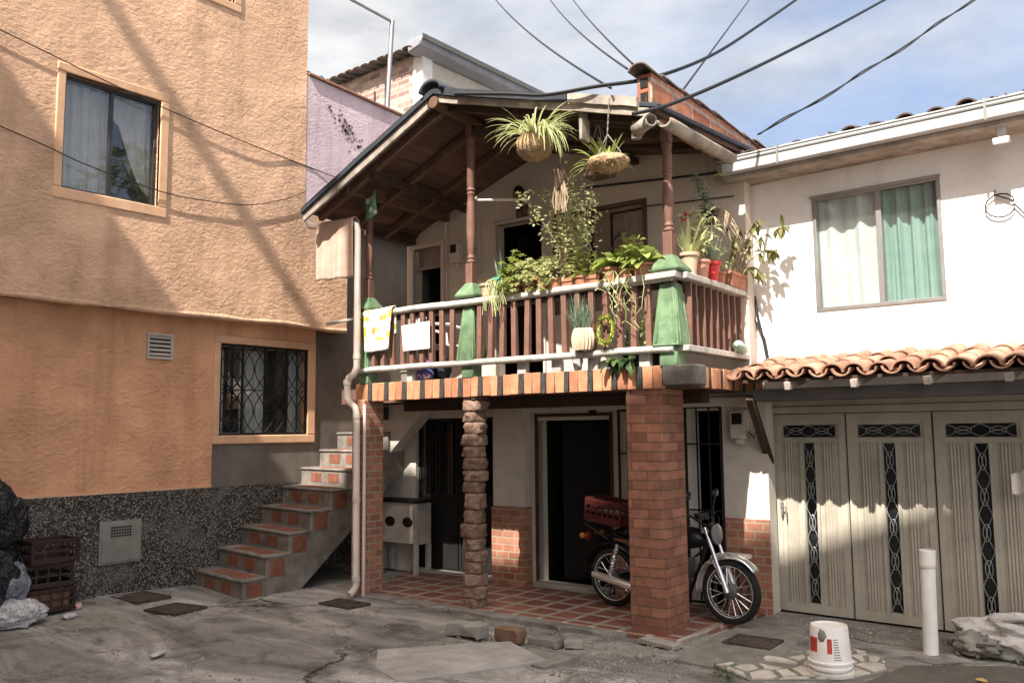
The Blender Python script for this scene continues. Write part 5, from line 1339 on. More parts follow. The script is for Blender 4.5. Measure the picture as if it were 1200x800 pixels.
for xx in (-7.50, -7.80):
    mb = MB(); mb.lathe((xx, 7.848, 0.64), [(0,0),(0.085,0),(0.085,0.004),(0,0.004)], 20, Matrix.Rotation(R(90),3,'X') @ Matrix.Scale(0.72,3,Vector((0,1,0))))
    part('round_hole', mb, M['dark_door'], wc)
sl = thing('stool', 'low white-topped stool behind the front wheel of the motorcycle', 'stool', (-3.33, 7.88, 0.022), 'H')
mb = MB(); mb.box(-0.155,0.155,-0.14,0.14,0.50,0.545); part('seat', mb, M['white_plastic'], sl, 0.012)
for sx in (-1,1):
    for sy_ in (-1,1):
        mb = MB(); mb.beam((sx*0.13,sy_*0.115,0),(sx*0.11,sy_*0.10,0.499), 0.03, 0.03); part('leg', mb, M['dark_wood'], sl)
pc = thing('plastic_chair', 'white plastic armchair seen through the balusters at the left of the balcony', 'chair', (-6.45, 7.25, 2.28), 'H', R(155))
wp = plain('chair_plastic', (0.74,0.71,0.68), 0.4, 0.05, 5, 0)
mb = MB(); mb.box(-0.22,0.22,-0.22,0.2,0.40,0.425); part('seat', mb, wp, pc, 0.01)
mb = MB(); mb.tube([(-0.21,0.20,0.42),(-0.22,0.26,0.70),(-0.14,0.29,0.82),(0.14,0.29,0.82),(0.22,0.26,0.70),(0.21,0.20,0.42)], 0.02, 8)
for k in (-0.1, 0, 0.1): mb.box(k-0.025,k+0.025,0.225,0.245,0.43,0.80)
part('backrest', mb, wp, pc)
for sx in (-1,1):
    mb = MB(); mb.tube([(sx*0.23,0.25,0.64),(sx*0.27,0.0,0.64),(sx*0.25,-0.2,0.60),(sx*0.23,-0.21,0.42)], 0.018, 8); part('armrest', mb, wp, pc)
    for yy in (-0.2, 0.19):
        mb = MB(); mb.beam((sx*0.24,yy*1.15,0),(sx*0.20,yy,0.41), 0.04, 0.035); part('leg', mb, wp, pc)

# ------------------------------------------------------------------ cloths and hangings on the balcony
def cloth_drape(x0, x1, y, ztop, zb, zf, back=0.05, seed=1, wav=0.012, flare=0.0):
    mb = MB(); mb.smooth = True; n = 30
    def fn(a, b):
        x = x0+(x1-x0)*a
        fl = zf-ztop; bl = zb-ztop; tot = abs(fl)+abs(bl)+0.08
        d = b*tot
        w = wav*math.sin(a*14+seed)+wav*0.6*math.sin(a*29+seed*2)
        if d < abs(fl): z = zf+d; yy = y-0.045+w*(1-d/abs(fl)); x += flare*(a-0.5)*(1-d/abs(fl))
        elif d < abs(fl)+0.08: t = (d-abs(fl))/0.08; z = ztop+0.03*math.sin(math.pi*t); yy = y-0.045+0.09*t
        else: z = ztop-(d-abs(fl)-0.08); yy = y+0.045+w
        return (x, yy, z+0.010*math.sin(a*3.0+seed))
    mb.grid(fn, n, 36); return mb
def towel_mat():
    t = NT('pink_towel')
    a = t.ramp(t.noise(6,5), [(0.3,(0.42,0.285,0.22)),(0.7,(0.50,0.36,0.285))])
    sp = t.n('SeparateXYZ'); t.l(t.co, sp.inputs[0])
    band = t.ramp(t.math('ADD', sp.outputs[2], 0.0), [(-0.0,0.0)])
    f = t.math('COMPARE', sp.outputs[2], 0.10, 0.012); f2 = t.math('COMPARE', sp.outputs[0], 0.09, 0.006)
    a = t.mix(t.math('MULTIPLY', t.math('MAXIMUM', f, f2), 0.35), a, (0.42,0.28,0.22))
    return t.done(a, 0.95, t.bump(t.noise(260,3), 0.6, 0.004), 0, 0.1)
solo('towel', cloth_drape(-7.67, -7.05, 6.53, 4.13, 3.75, 3.47, seed=2, wav=0.026), towel_mat(), 'plain pink beige bath towel hung over the rainwater pipe', 'towel', (-7.35,6.5,3.47), 'H', solid=0.006)
def fruit_mat():
    t = NT('fruit_print')
    w = t.n('TexVoronoi'); w.inputs['Scale'].default_value = 10; t.l(t.co, w.inputs['Vector'])
    spc = t.n('SeparateColor'); t.l(w.outputs['Color'], spc.inputs[0])
    c = t.ramp(spc.outputs[0], [(0.0,(0.80,0.42,0.06)),(0.35,(0.72,0.26,0.05)),(0.55,(0.85,0.62,0.14)),(0.72,(0.30,0.40,0.07)),(0.86,(0.80,0.76,0.68))], 'CONSTANT')
    f = t.ramp(w.outputs['Distance'], [(0.42,1.0),(0.50,0.0)])
    sp = t.n('SeparateXYZ'); t.l(t.co, sp.inputs[0])
    low = t.ramp(sp.outputs[2], [(0.10,0.0),(0.115,1.0)])
    a = t.mix(t.math('MULTIPLY', f, low), (0.80,0.77,0.70), c)
    return t.done(a, 0.95, t.bump(t.noise(200,3), 0.4, 0.003), 0, 0.1)
solo('dish_towel', cloth_drape(-7.0, -6.56, 6.655, 3.075, 2.80, 2.63, seed=4, wav=0.018, flare=-0.06), fruit_mat(), 'white kitchen towel printed with orange and yellow fruit over the white rail', 'towel', (-6.78,6.6,2.63), 'H', solid=0.005)
mb = MB(); mb.hexa([(-6.405,6.625,2.60),(-6.02,6.622,2.605),(-6.02,6.634,2.605),(-6.405,6.637,2.60)], [(-6.425,6.615,2.875),(-6.02,6.612,2.892),(-6.02,6.624,2.892),(-6.425,6.627,2.875)])
solo('white_plaque', mb, plain('scuffed_white', (0.78,0.75,0.71), 0.6, 0.06, 9, 0.3, 14, 0.006, grime=0.12), 'square blank white plaque tied to the outside of the balusters', 'panel', (-6.2,6.62,2.60), 'H', bevel=0.004)
# green pennant
mb = MB(); mb.smooth = True
mb.grid(lambda a, b: (-7.04+0.20*a, 6.655+0.03*math.sin(a*5+b*2)-0.02*b, 4.40+0.04*a-(0.26+0.05*math.sin(a*3.1))*b), 12, 10)
fm = NT('green_print'); spx = fm.voro(9, 'F1', 'Distance'); ca_ = fm.ramp(spx, [(0.0,(0.52,0.58,0.48)),(0.30,(0.50,0.56,0.46)),(0.36,(0.10,0.24,0.11)),(1,(0.16,0.32,0.15))]); fm.done(ca_, 0.6)
solo('pennant', mb, fm.m, 'small green printed pennant hanging at the head of the leftmost balcony post', 'pennant', (-6.94,6.65,4.1), 'H', solid=0.004)
mb = MB(); mb.tube([(-5.54,6.82,4.14),(-5.33,7.02,4.15),(-5.14,7.2,4.16)], 0.014, 8)
mb.tube([(-5.54,6.8,4.14),(-5.53,6.78,4.16)], 0.02, 8)
solo('clothes_rod', mb, M['pvc'], 'white clothes rod running from the middle balcony post towards the wall', 'rod', (-5.54,6.82,4.14), 'H')
# bundle, bottle, bags
mb = MB(); mb.blob((-6.22,6.78,2.37), (0.11,0.07,0.085), 18, 12, 0.25, 2.5, 4, -0.08); mb.blob((-6.15,6.76,2.47), (0.09,0.05,0.07), 18, 12, 0.3, 2.5, 9)
bmx = NT('violet_blue_cloth'); bmx.done(bmx.ramp(bmx.noise(14,3), [(0.4,(0.04,0.07,0.22)),(0.52,(0.20,0.10,0.25)),(0.62,(0.55,0.50,0.52))]), 0.9)
solo('cloth_bundle', mb, bmx.m, 'violet and blue cloth bundle lying behind the balusters below the white plaque', 'bundle', (-6.2,6.78,2.285), 'H')
mb = MB(); mb.blob((-5.98,6.80,2.40), (0.09,0.06,0.12), 18, 12, 0.2, 2.2, 14, -0.11)
solo('dark_bag', mb, plain('navy_cloth', (0.03,0.035,0.06), 0.8, 0.3, 8, 0.3), 'small dark blue bag standing behind the balusters', 'bag', (-5.98,6.8,2.285), 'H')
mb = MB(); mb.lathe((0,0,0), [(0.0,-0.13),(0.045,-0.125),(0.052,-0.10),(0.052,0.06),(0.02,0.10),(0.02,0.13),(0,0.13)], 14, Matrix.Rotation(R(82),3,'X') @ Matrix.Rotation(R(10),3,'Y'))
solo('bottle', mb, plain('pale_green_plastic', (0.28,0.45,0.36), 0.4, 0.1, 6, 0), 'pale green plastic bottle lying on the right balcony rail foot', 'bottle', (-3.13,7.78,2.515), 'H', rel=True)
mb = MB(); mb.blob((-4.32,6.80,2.44), (0.055,0.05,0.16), 16, 12, 0.3, 2.5, 22); 
solo('plastic_bag', mb, plain('clear_bag', (0.46,0.46,0.46), 0.3, 0.2, 10, 0.4, 15, 0.01), 'grey crumpled plastic bag standing between balusters left of the chives', 'bag', (-4.32,6.8,2.285), 'H')
mb = MB(); mb.blob((-3.98,6.765,2.325), (0.10,0.045,0.05), 18, 10, 0.35, 3, 31); solo('plastic_bag', mb, plain('clear_bag_low', (0.42,0.42,0.44), 0.3, 0.2, 10, 0.4, 15, 0.01), 'grey plastic bag flattened on the balcony edge under the bottom rail', 'bag', (-3.98,6.765,2.285), 'H')

# ------------------------------------------------------------------ plants
def pot_mesh(r0, r1, h, n=18, rim=0.012):
    mb = MB(); mb.lathe((0,0,0), [(0,0),(r0,0),(r1*0.97,h*0.82),(r1+rim,h*0.84),(r1+rim,h),(r1-0.008,h),(r1-0.012,h*0.9),(0,h*0.9)], n, cap=False); return mb
def box_pot(lx, ly, h):
    mb = MB(); a, b = lx/2, ly/2; k = 0.9
    mb.hexa([(-a*k,-b*k,0),(a*k,-b*k,0),(a*k,b*k,0),(-a*k,b*k,0)], [(-a,-b,h),(a,-b,h),(a,b,h),(-a,b,h)])
    mb.box(-a-0.008,a+0.008,-b-0.008,b+0.008,h-0.03,h+0.004); mb.box(-a+0.012,a-0.012,-b+0.012,b-0.012,h+0.0045,h+0.006); return mb
def plant(name, label, loc, potmb, potmat, rot=0, cat='plant', frame='H', group=None):
    o = thing(name, label, cat, loc, frame, rot, group=group)
    if potmb: part('pot', potmb, potmat, o, 0.003)
    return o
def rosettes(mb, r, pts, n=14, L=0.045, w=0.022):
    for p in pts:
        for k in range(n):
            a = k*2.4; t = k/n
            mb.leaf(p, (math.cos(a), math.sin(a), 1.3-1.6*t), L*(0.6+0.6*t), w, 0.1, 2, shape='round')
def bush(mb, r, c, rad, n, L, w, droop=0.3, shape='lance', outward=0.8):
    for _ in range(n):
        d = Vector((r.gauss(0,1), r.gauss(0,1), r.gauss(0,1))).normalized(); k = r.uniform(0.35,1)**0.5
        p = Vector(c)+Vector((d.x*rad[0]*k, d.y*rad[1]*k, d.z*rad[2]*k))
        mb.leaf(p, d*outward+Vector((r.gauss(0,.5), r.gauss(0,.5), r.gauss(0,.4)+0.2)), L*r.uniform(.6,1.2), w*r.uniform(.7,1.2), droop, 3, r.uniform(-1,1), shape)
def twigs(mb, r, base, n, L, spread, rad=0.004, lean=(0,0)):
    tips = []
    for _ in range(n):
        d = Vector((r.gauss(lean[0],spread), r.gauss(lean[1],spread), 1)).normalized(); p = Vector(base); pts = [p.copy()]; l = L*r.uniform(.6,1)
        for k in range(5):
            d = (d+Vector((r.gauss(0,.14), r.gauss(0,.14), r.gauss(0,.08)))).normalized(); p = p+d*l/5; pts.append(p.copy())
        mb.tube(pts, [rad*(1-0.13*k) for k in range(6)], 5); tips.append(pts)
    return tips
SH = 3.030
r = random.Random(31)
# fern
p = plant('potted_fern', 'small feathery pale fern in a beige pot beside the middle balcony post', (-5.30,6.70,SH+0.055), pot_mesh(0.06,0.085,0.12), plain('beige_pot', (0.52,0.40,0.27), 0.8, 0.2, 9, 0.2))
mb = MB()
for k in range(60):
    a = r.uniform(0,6.283); d = Vector((math.cos(a), math.sin(a), r.uniform(.2,1.4))).normalized(); l = r.uniform(.10,.19); q = Vector((r.uniform(-.04,.04), r.uniform(-.04,.04), 0.11))
    for j in range(7):
        t = j/7; c = q+d*l*t-Vector((0,0,0.07*t*t)); s = d.cross(Vector((0,0,1))).normalized()
        for sg in (-1,1): mb.leaf(c, s*sg+d*0.5, 0.028*(1.2-t), 0.007, 0.2, 1)
part('fronds', mb, M['leaf_pale'], p)
# chives in teal net cup with strands hanging over the rail
p = plant('potted_onion', 'thin-leaved plant in a teal cup with pale strands hanging over the rail', (-5.15,6.69,SH+0.055), pot_mesh(0.055,0.065,0.17), plain('teal_net', (0.07,0.30,0.24), 0.6, 0.3, 30, 0.5))
mb = MB()
for k in range(16): mb.leaf((r.uniform(-.03,.03), r.uniform(-.03,.03), 0.15), (r.uniform(-.35,.25), r.uniform(-.2,.2), 1), r.uniform(.15,.36), 0.008, 0.15, 4, shape='strap')
part('leaves', mb, M['leaf_grey'], p)
mb = MB()
for k in range(22):
    x = r.uniform(-.11,.13); pts = [(x*0.5, r.uniform(-.05,0), 0.17), (x*0.9, -0.10, 0.12+r.uniform(-.02,.03)), (x+r.uniform(-.03,.03), -0.125, 0.0), (x*1.2+r.uniform(-.04,.04), -0.12, -0.1-r.uniform(0,.13))]
    mb.tube(pts, 0.0035, 4)
part('hanging_strands', mb, M['leaf_pale'], p)
# succulents in terracotta pots
for (x, hh, lab, mt) in ((-4.98,0.30,'yellow-green jade plant with tall rosettes in a terracotta pot','leaf'),(-4.80,0.20,'pale rosette succulent spilling over its terracotta pot','leaf_pale'),(-4.63,0.19,'low green succulent in the terracotta pot next to the planter boxes','leaf_pale')):
    p = plant('potted_succulent', lab, (x,6.72,SH+0.03), pot_mesh(0.065,0.085,0.15), M['terracotta'])
    mb = MB(); pts = []
    for k in range(60):
        a = r.uniform(0,6.283); d = r.uniform(0,.15); pts.append(Vector((math.cos(a)*d*1.05, math.sin(a)*d*0.9, 0.14+r.uniform(0.0,hh)*(1-d*3.2)+r.uniform(-.05,.05))))
    pts += [Vector((r.uniform(-.13,.13), -0.09-r.uniform(0,.05), r.uniform(.0,.16))) for k in range(16)]
    rosettes(mb, r, pts, 11, 0.055, 0.030); part('rosettes', mb, M[mt], p)
    mb = MB()
    for q in pts[:16]: mb.tube([(q.x*0.3,q.y*0.3,0.12),(q.x*0.8,q.y*0.8,q.z*0.6+0.05),q], 0.005, 5)
    part('stems', mb, M['twig'], p)
# two planter boxes; tall small-leaved shrub in the first
p = plant('planter_box', 'terracotta planter box holding a tall thin shrub of tiny pale leaves', (-4.36,6.75,SH), box_pot(0.36,0.14,0.13), M['terracotta'])
mb = MB(); tips = twigs(mb, r, (-0.03,0,0.12), 9, 0.98, 0.16, 0.008, (-0.05,-0.03)); tips += twigs(mb, r, (0.10,0,0.12), 3, 0.75, 0.12, 0.009, (0.28,0)); 
part('stems', mb, M['twig'], p)
mb = MB()
for pts in tips:
    for k in range(2, 6):
        for _ in range(24):
            c = Vector(pts[k])+Vector((r.gauss(0,.045), r.gauss(0,.045), r.gauss(0,.06))); mb.leaf(c, (r.gauss(0,1), r.gauss(0,1), r.gauss(.3,.6)), r.uniform(.028,.052), 0.026, 0.2, 2, r.uniform(-1,1), 'round')
part('foliage', mb, M['leaf_pale'], p)
p = plant('planter_box', 'terracotta planter box with bare crossing twigs and a single broad leaf', (-4.08,6.74,SH), box_pot(0.17,0.14,0.125), M['terracotta'])
mb = MB()
for (a, b, c) in (((-0.02,0,0.12),(-0.25,-0.03,0.25),(-0.50,-0.02,0.27)),((0.03,0,0.12),(-0.1,-.05,0.27),(-0.32,-.03,0.36)),((0,0,0.1),(0.02,-0.02,0.3),(-0.1,0,0.55)),((0.05,0,0.1),(0.15,-0.03,0.24),(0.3,-0.06,0.27))):
    mb.tube([a,b,c], [0.007,0.006,0.004], 5)
part('twigs', mb, M['twig'], p)
mb = MB(); mb.leaf((-0.02,-0.05,0.10),(-0.5,-.3,.35),0.20,0.10,0.5,5,0.6,'round'); mb.leaf((0.02,-0.05,0.11),(0.3,-.3,.8),0.17,0.07,0.3,5,0.4,'round'); mb.leaf((0.04,-.02,.2),(0.1,-.2,1),0.13,0.07,0.2,4,1.2,'round'); part('leaves', mb, M['leaf'], p)
# broad-leaved plants in front of the corner post
for (x, lab, n, L) in ((-3.87,'bright broad-leaved plant in the terracotta pot left of the corner plant',28,0.21),(-3.56,'glossy broad-leaved plant in a terracotta pot close to the corner post',26,0.22)):
    p = plant('potted_broadleaf', lab, (x,6.71,SH+0.02), pot_mesh(0.075,0.10,0.15), M['terracotta'])
    mb = MB()
    for k in range(n):
        a = k*2.4+r.uniform(-.3,.3); e = r.uniform(.25,1.3); q = Vector((0.03*math.cos(a), 0.03*math.sin(a), 0.13+0.10*r.random()))
        mb.leaf(q, (math.cos(a), math.sin(a), e), L*r.uniform(.7,1.15), 0.085*r.uniform(.8,1.2), 0.75, 6, r.uniform(-.5,.5), 'round', 0.35)
    part('leaves', mb, M['leaf'], p)
    mb = MB()
    for k in range(5):
        x0 = r.uniform(-.12,.12); z = 0.10; pts = [Vector((x0*0.5,-0.05,z)), Vector((x0,-0.13,z+0.0))]; L2 = r.uniform(.15,.55)
        for j in range(1,7): pts.append(Vector((x0+0.05*math.sin(j*0.9+k)+0.02*j*(r.random()-.4), -0.145+r.uniform(-.015,.015), z-L2*j/6)))
        mb.tube(pts, 0.0035, 5)
        for q in pts[2::2]: mb.leaf(q, (r.gauss(0,1),-.6,r.gauss(0,.5)), .05, .025, .5, 3)
    part('trailing_stems', mb, M['leaf_pale'], p)
p = plant('flowering_stem', 'thin stem with small dry red flower heads rising among the broad leaves', (-3.72,6.80,SH), pot_mesh(0.05,0.06,0.12), M['terracotta'])
mb = MB(); tips = twigs(mb, r, (0,0,0.1), 4, 0.36, 0.2, 0.004); part('stems', mb, M['twig'], p)
drm = leafmat('dry_red_flower', (0.20,0.09,0.07), (0.35,0.2,0.15))
for pts in tips:
    mb = MB(); bush(mb, r, pts[-1], (.025,.025,.025), 14, 0.03, 0.015, 0.1); part('flower', mb, drm, p)
p = plant('potted_vine', 'yellow-green leafy vine in a small pot between the two broad-leaved plants', (-3.72,6.70,SH+0.02), pot_mesh(0.06,0.075,0.12), M['terracotta'])
mb = MB(); tips = twigs(mb, r, (0,0,0.1), 7, 0.34, 0.45, 0.004, (0,-0.1)); part('stems', mb, M['twig'], p)
mb = MB()
for pts in tips:
    for q in pts[1:]: bush(mb, r, q, (.04,.04,.04), 5, 0.075, 0.045, 0.5, 'round')
part('leaves', mb, M['leaf'], p)
p = plant('potted_herb', 'pale bushy herb in a small pot at the foot of the tall thin shrub', (-4.50,6.70,SH+0.02), pot_mesh(0.06,0.075,0.12), M['terracotta'])
mb = MB(); bush(mb, r, (0,-0.02,.2), (.14,.10,.14), 260, 0.045, 0.026, 0.3, 'round'); part('leaves', mb, M['leaf_pale'], p)
p = plant('potted_kalanchoe', 'broad pale-leaved succulent in front of the twigs of the second planter box', (-4.20,6.70,SH+0.02), pot_mesh(0.055,0.07,0.11), M['terracotta'])
mb = MB()
for k in range(24):
    a = k*2.4; mb.leaf((0.02*math.cos(a),0.02*math.sin(a),0.10+0.008*k), (math.cos(a),math.sin(a),r.uniform(.2,1.0)), r.uniform(.09,.15), 0.06, 0.4, 4, r.uniform(-.4,.4), 'round')
part('leaves', mb, M['leaf'], p)
# right-hand return of the rail
SR = 3.095
p = plant('potted_snake_plant', 'tall tan pot with upright mottled leaves just behind the corner post', (-3.235,6.96,SR), pot_mesh(0.06,0.08,0.20), plain('tan_pot', (0.50,0.36,0.25), 0.85, 0.2, 9, 0.3))
mb = MB()
for k in range(16): a = k*2.4; mb.leaf((0.035*math.cos(a),0.035*math.sin(a),0.18), (0.45*math.cos(a),0.45*math.sin(a),1), r.uniform(.18,.40), 0.04, 0.35, 5, r.uniform(-1,1), 'lance')
part('leaves', mb, M['leaf_pale'], p)
p = plant('potted_flower', 'clay pot with spindly stems carrying red flowers beside the red pot', (-3.235,7.19,SR), pot_mesh(0.065,0.082,0.17), plain('clay_rose_pot', (0.48,0.24,0.17), 0.85, 0.25, 8, 0.3))
mb = MB(); tips = twigs(mb, r, (0,0,0.15), 9, 0.52, 0.17, 0.004, (-.06,-.06)); part('stems', mb, M['leaf_pale'], p)
mb = MB(); [bush(mb, r, q, (.035,.035,.05), 7, 0.09, 0.022, 0.4) for pts in tips for q in pts[2:]]; part('leaves', mb, M['leaf_pale'], p)
mb = MB(); [bush(mb, r, pts[-1], (.03,.03,.025), 16, 0.035, 0.025, 0.2, 'round') for pts in tips[:1]]; part('flower', mb, leafmat('red_petal', (0.42,0.03,0.04), (0.6,0.08,0.07)), p)
p = plant('potted_aloe', 'spiky aloe in a bright red pot on the right balcony rail', (-3.235,7.43,SR), pot_mesh(0.055,0.082,0.19), plain('red_pot', (0.50,0.03,0.03), 0.4, 0.1, 6, 0.1))
mb = MB()
for k in range(18): a = k*2.4; mb.leaf((0.02*math.cos(a),0.02*math.sin(a),0.17), (math.cos(a)*(.25+k*.04),math.sin(a)*(.25+k*.04),1), r.uniform(.20,.30), 0.035, 0.1, 4, 0, 'strap', 0.5)
part('leaves', mb, M['leaf_grey'], p)
p = plant('planter_box', 'terracotta planter box at the house wall with long drooping leafy branches', (-3.22,7.88,SR), box_pot(0.15,0.36,0.14), M['terracotta'])
mb = MB(); ends = []
for (a, b, c, d) in (((0,.05,.12),(.10,.1,.34),(.26,.14,.50),(.46,.16,.56)),((0,0,.12),(.06,.04,.3),(.16,.10,.52),(.22,.12,.64)),((0,.08,.12),(.14,.12,.28),(.28,.15,.36),(.36,.15,.34)),((0,-.1,.12),(.04,-.06,.28),(.03,0,.45),(.06,.02,.58)),((0,.1,.12),(.06,.15,.2),(.16,.17,.22),(.22,.17,.14))):
    mb.tube([a,b,c,d], [0.008,0.007,0.005,0.003], 5); ends.append((b,c,d))
part('branches', mb, M['twig'], p)
mb = MB()
for tri in ends:
    for i, q in enumerate(tri):
        for k in range(7):
            t = r.random(); q2 = Vector(q).lerp(Vector(tri[min(i+1,2)]), t); mb.leaf(q2, (r.gauss(.3,.6), r.gauss(-.1,.5), r.gauss(-.25,.4)), r.uniform(.09,.15), 0.042, 0.9, 5, r.uniform(-.6,.6), 'lance', 0.3)
part('leaves', mb, leafmat('olive_leaf', (0.17,0.18,0.06), (0.36,0.30,0.13)), p)
p = plant('small_potted_plant', 'leafy tuft growing between the aloe and the wall planter', (-3.24,7.62,SR), pot_mesh(0.05,0.06,0.12), M['terracotta'])
mb = MB(); bush(mb, r, (0,0,.25), (.09,.12,.14), 70, 0.08, 0.02, 0.5); part('leaves', mb, M['leaf_pale'], p)
p = plant('wall_plant', 'blue-green trailing succulent in a dark bracket pot high by the right wall', (-3.32,7.62,3.70), pot_mesh(0.05,0.09,0.11), M['dark_door'])
mb = MB(); mb.tube([(0.0,0.02,0.02),(0.0,0.45,0.02),(0.0,0.47,0.05)], 0.012, 6); mb.tube([(0,0,0.1),(0.0,0,0.75)], 0.003, 4); part('bracket', mb, M['dark_alu'], p)
mb = MB()
for k in range(60):
    t = k/60; rosettes(mb, r, [Vector((-0.05+0.05*math.sin(t*5)+r.gauss(0,.025), -0.06+r.gauss(0,.025), 0.08+0.42*t))], 6, 0.045, 0.016)
bush(mb, r, (0,-.02,.12), (.12,.12,.09), 60, 0.07, 0.016, 0.5); part('leaves', mb, M['leaf_grey'], p)
mb = MB()
for k in range(22):
    x = r.uniform(-.08,.10); L2 = r.uniform(.1,.3); mb.tube([(x*.4,0,.1),(x+.06,-.05,.12),(x+.14,-.06,.10-L2*.4),(x+.18+r.uniform(-.05,.08),-.06,.08-L2)], 0.004, 4)
part('dry_strands', mb, M['twig'], p)
mb = MB(); [mb.leaf((0.05,0,.45),(math.cos(a),math.sin(a)*.6,.5),.16,.035,.6,5) for a in (0,.5,-.4,1.0,2.6)]; part('top_leaves', mb, M['leaf'], p)
# on and below the bottom rail
p = plant('potted_chives', 'tuft of chives in a pale ribbed pot standing on the bottom rail', (-4.13,6.60,2.465), None, None)
mb = MB(); NU = 36
mb.smooth = True
mb.grid(lambda a, b: ((0.075+0.026*math.sin(math.pi*b)+0.008*math.cos(18*6.2832*a))*math.cos(6.2832*a)*1.05, (0.065+0.02*math.sin(math.pi*b)+0.007*math.cos(18*6.2832*a))*math.sin(6.2832*a), 0.20*b), 108, 8)
part('pot', mb, plain('ribbed_straw', (0.56,0.42,0.30), 0.85, 0.2, 12, 0.3), p)
mb = MB(); mb.box(-0.07,0.07,-0.05,0.05,0.14,0.18); part('soil', mb, M['soil'], p)
mb = MB()
for k in range(80): mb.leaf((r.uniform(-.07,.07), r.uniform(-.04,.04), 0.17), (r.gauss(-.1,.34), r.gauss(-.1,.2), 1), r.uniform(.18,.40), 0.011, 0.12, 4, shape='strap', fold=0.5)
part('leaves', mb, M['leaf_grey'], p)
mb = MB(); pts = [(-3.895+0.072*math.cos(a), 6.60+0.012*math.sin(3*a), 2.63+0.115*math.sin(a)) for a in [2*math.pi*i/30 for i in range(30)]]
mb.tube(pts, 0.014, 7, closed=True); bush_r = random.Random(8)
for q in pts:
    for _ in range(6): mb.leaf(q, (bush_r.gauss(0,1), bush_r.gauss(-.3,.7), bush_r.gauss(0,1)), 0.05, 0.016, 0.3, 3)
solo('vine_wreath', mb, leafmat('yellow_green_vine', (0.30,0.34,0.05), (0.45,0.46,0.12)), 'ring of yellow-green vine hung on the balusters right of the chives', 'wreath', (-3.895,6.60,2.5), 'H')
p = plant('balcony_plant', 'small-leaved plant in a dark pot behind the balusters beside the corner pedestal', (-3.56,6.84,2.285), pot_mesh(0.07,0.09,0.15), M['dark_door'])
mb = MB(); bush(mb, r, (0,-.03,.33), (.10,.08,.20), 110, 0.045, 0.026, 0.3, 'round'); part('leaves', mb, M['leaf'], p)
p = plant('balcony_plant', 'blue-leaved seedling in a dark pot behind the balusters right of the wreath', (-3.78,6.88,2.285), pot_mesh(0.06,0.08,0.14), M['dark_door'])
mb = MB(); bush(mb, r, (0,-.02,.26), (.07,.06,.12), 60, 0.05, 0.03, 0.3, 'round'); part('leaves', mb, M['leaf_grey'], p)
p = plant('edge_plant', 'dark broad-leaved plant creeping out under the bottom rail over the brick trim', (-3.78,6.70,2.285), box_pot(0.22,0.09,0.05), M['dark_door'])
mb = MB()
for k in range(20): mb.leaf((r.uniform(-.14,.14), r.uniform(-.06,-.02), r.uniform(.04,.1)), (r.gauss(0,.8), -.8, r.gauss(.1,.6)), r.uniform(.08,.14), 0.055, 0.9, 4, r.uniform(-.5,.5), 'round')
part('leaves', mb, M['leaf_dark'], p)
# hanging baskets
p = plant('hanging_basket', 'spider plant in a round coconut-fibre basket hung under the roof edge', (-4.33,6.16,4.17), None, None)
mb = MB(); mb.blob((0,0,.12), (.165,.16,.135), 26, 14, 0.12, 3, 2, None, 0.05); part('basket', mb, M['fibre'], p)
mb = MB()
for k in range(3): a = k*2.094; mb.tube([(0.15*math.cos(a),0.15*math.sin(a),.17),(0,0,.40)], 0.003, 4)
mb.tube([(0,0,.40),(0.01,0.10,.56)], 0.003, 4); part('hanging_wire', mb, M['cable'], p)
mb = MB()
for k in range(90):
    a = r.uniform(0,6.283); up_ = r.uniform(.5,2.2); mb.leaf((0.07*math.cos(a),0.07*math.sin(a),.2), (math.cos(a)+.25,math.sin(a)*.7-.25,up_), r.uniform(.26,.46), 0.020, r.uniform(.7,1.5), 8, 0, 'strap', 0.5)
for k in range(26): mb.leaf((0.12,-.06,.2), (r.uniform(.3,1.2),r.uniform(-.7,.2),r.uniform(.1,.9)), r.uniform(.3,.5), 0.020, 1.7, 8, 0, 'strap', 0.5)
part('leaves', mb, leafmat('spider_leaf', (0.44,0.49,0.20), (0.72,0.71,0.45)), p)
p = plant('root_bunch', 'dark bunch of hanging pale aerial roots below the spider plant', (-4.10,6.22,3.72), None, None)
mb = MB(); mb.blob((0,0,.24), (.055,.05,.12), 16, 12, 0.4, 3, 6); part('root_ball', mb, M['root'], p)
mb = MB()
for k in range(12):
    x = r.uniform(-.06,.07); mb.tube([(x*.5,0,.3),(x,-.02,.16),(x*1.3+r.uniform(-.02,.02),-.02,.05),(x*1.2,-.02,-.0-r.uniform(0,.08))], 0.006, 5)
mb.tube([(0,0,.34),(0.0,0.02,.83)], 0.003, 4)
part('roots', mb, M['twig'], p)
p = plant('hanging_basket', 'flat moss basket with short strap leaves hung on a chain near the right eave', (-3.58,6.17,3.90), None, None)
mb = MB(); mb.blob((0,0,.09), (.18,.16,.075), 30, 14, 0.15, 3.5, 12, None, 0.12); part('basket', mb, M['fibre'], p)
mb = MB(); r2 = random.Random(2)
for k in range(130):
    a = r2.uniform(0,6.283); mb.leaf((.15*math.cos(a),.14*math.sin(a),.06+r2.uniform(-.03,.05)), (math.cos(a),math.sin(a),r2.uniform(-.8,.7)), r2.uniform(.03,.07), 0.006, .6, 2)
part('fibre_fringe', mb, M['leaf_dry'], p)
mb = MB()
for k in range(3): a = k*2.094+.4; mb.tube([(0.14*math.cos(a),0.14*math.sin(a),.13),(0,0,.34)], 0.004, 5)
for k in range(11): mb.obox((0,0.004*k,.355+k*.03), (.012,.005,.026) if k % 2 else (.005,.012,.026))
part('chain', mb, M['alu'], p)
mb = MB()
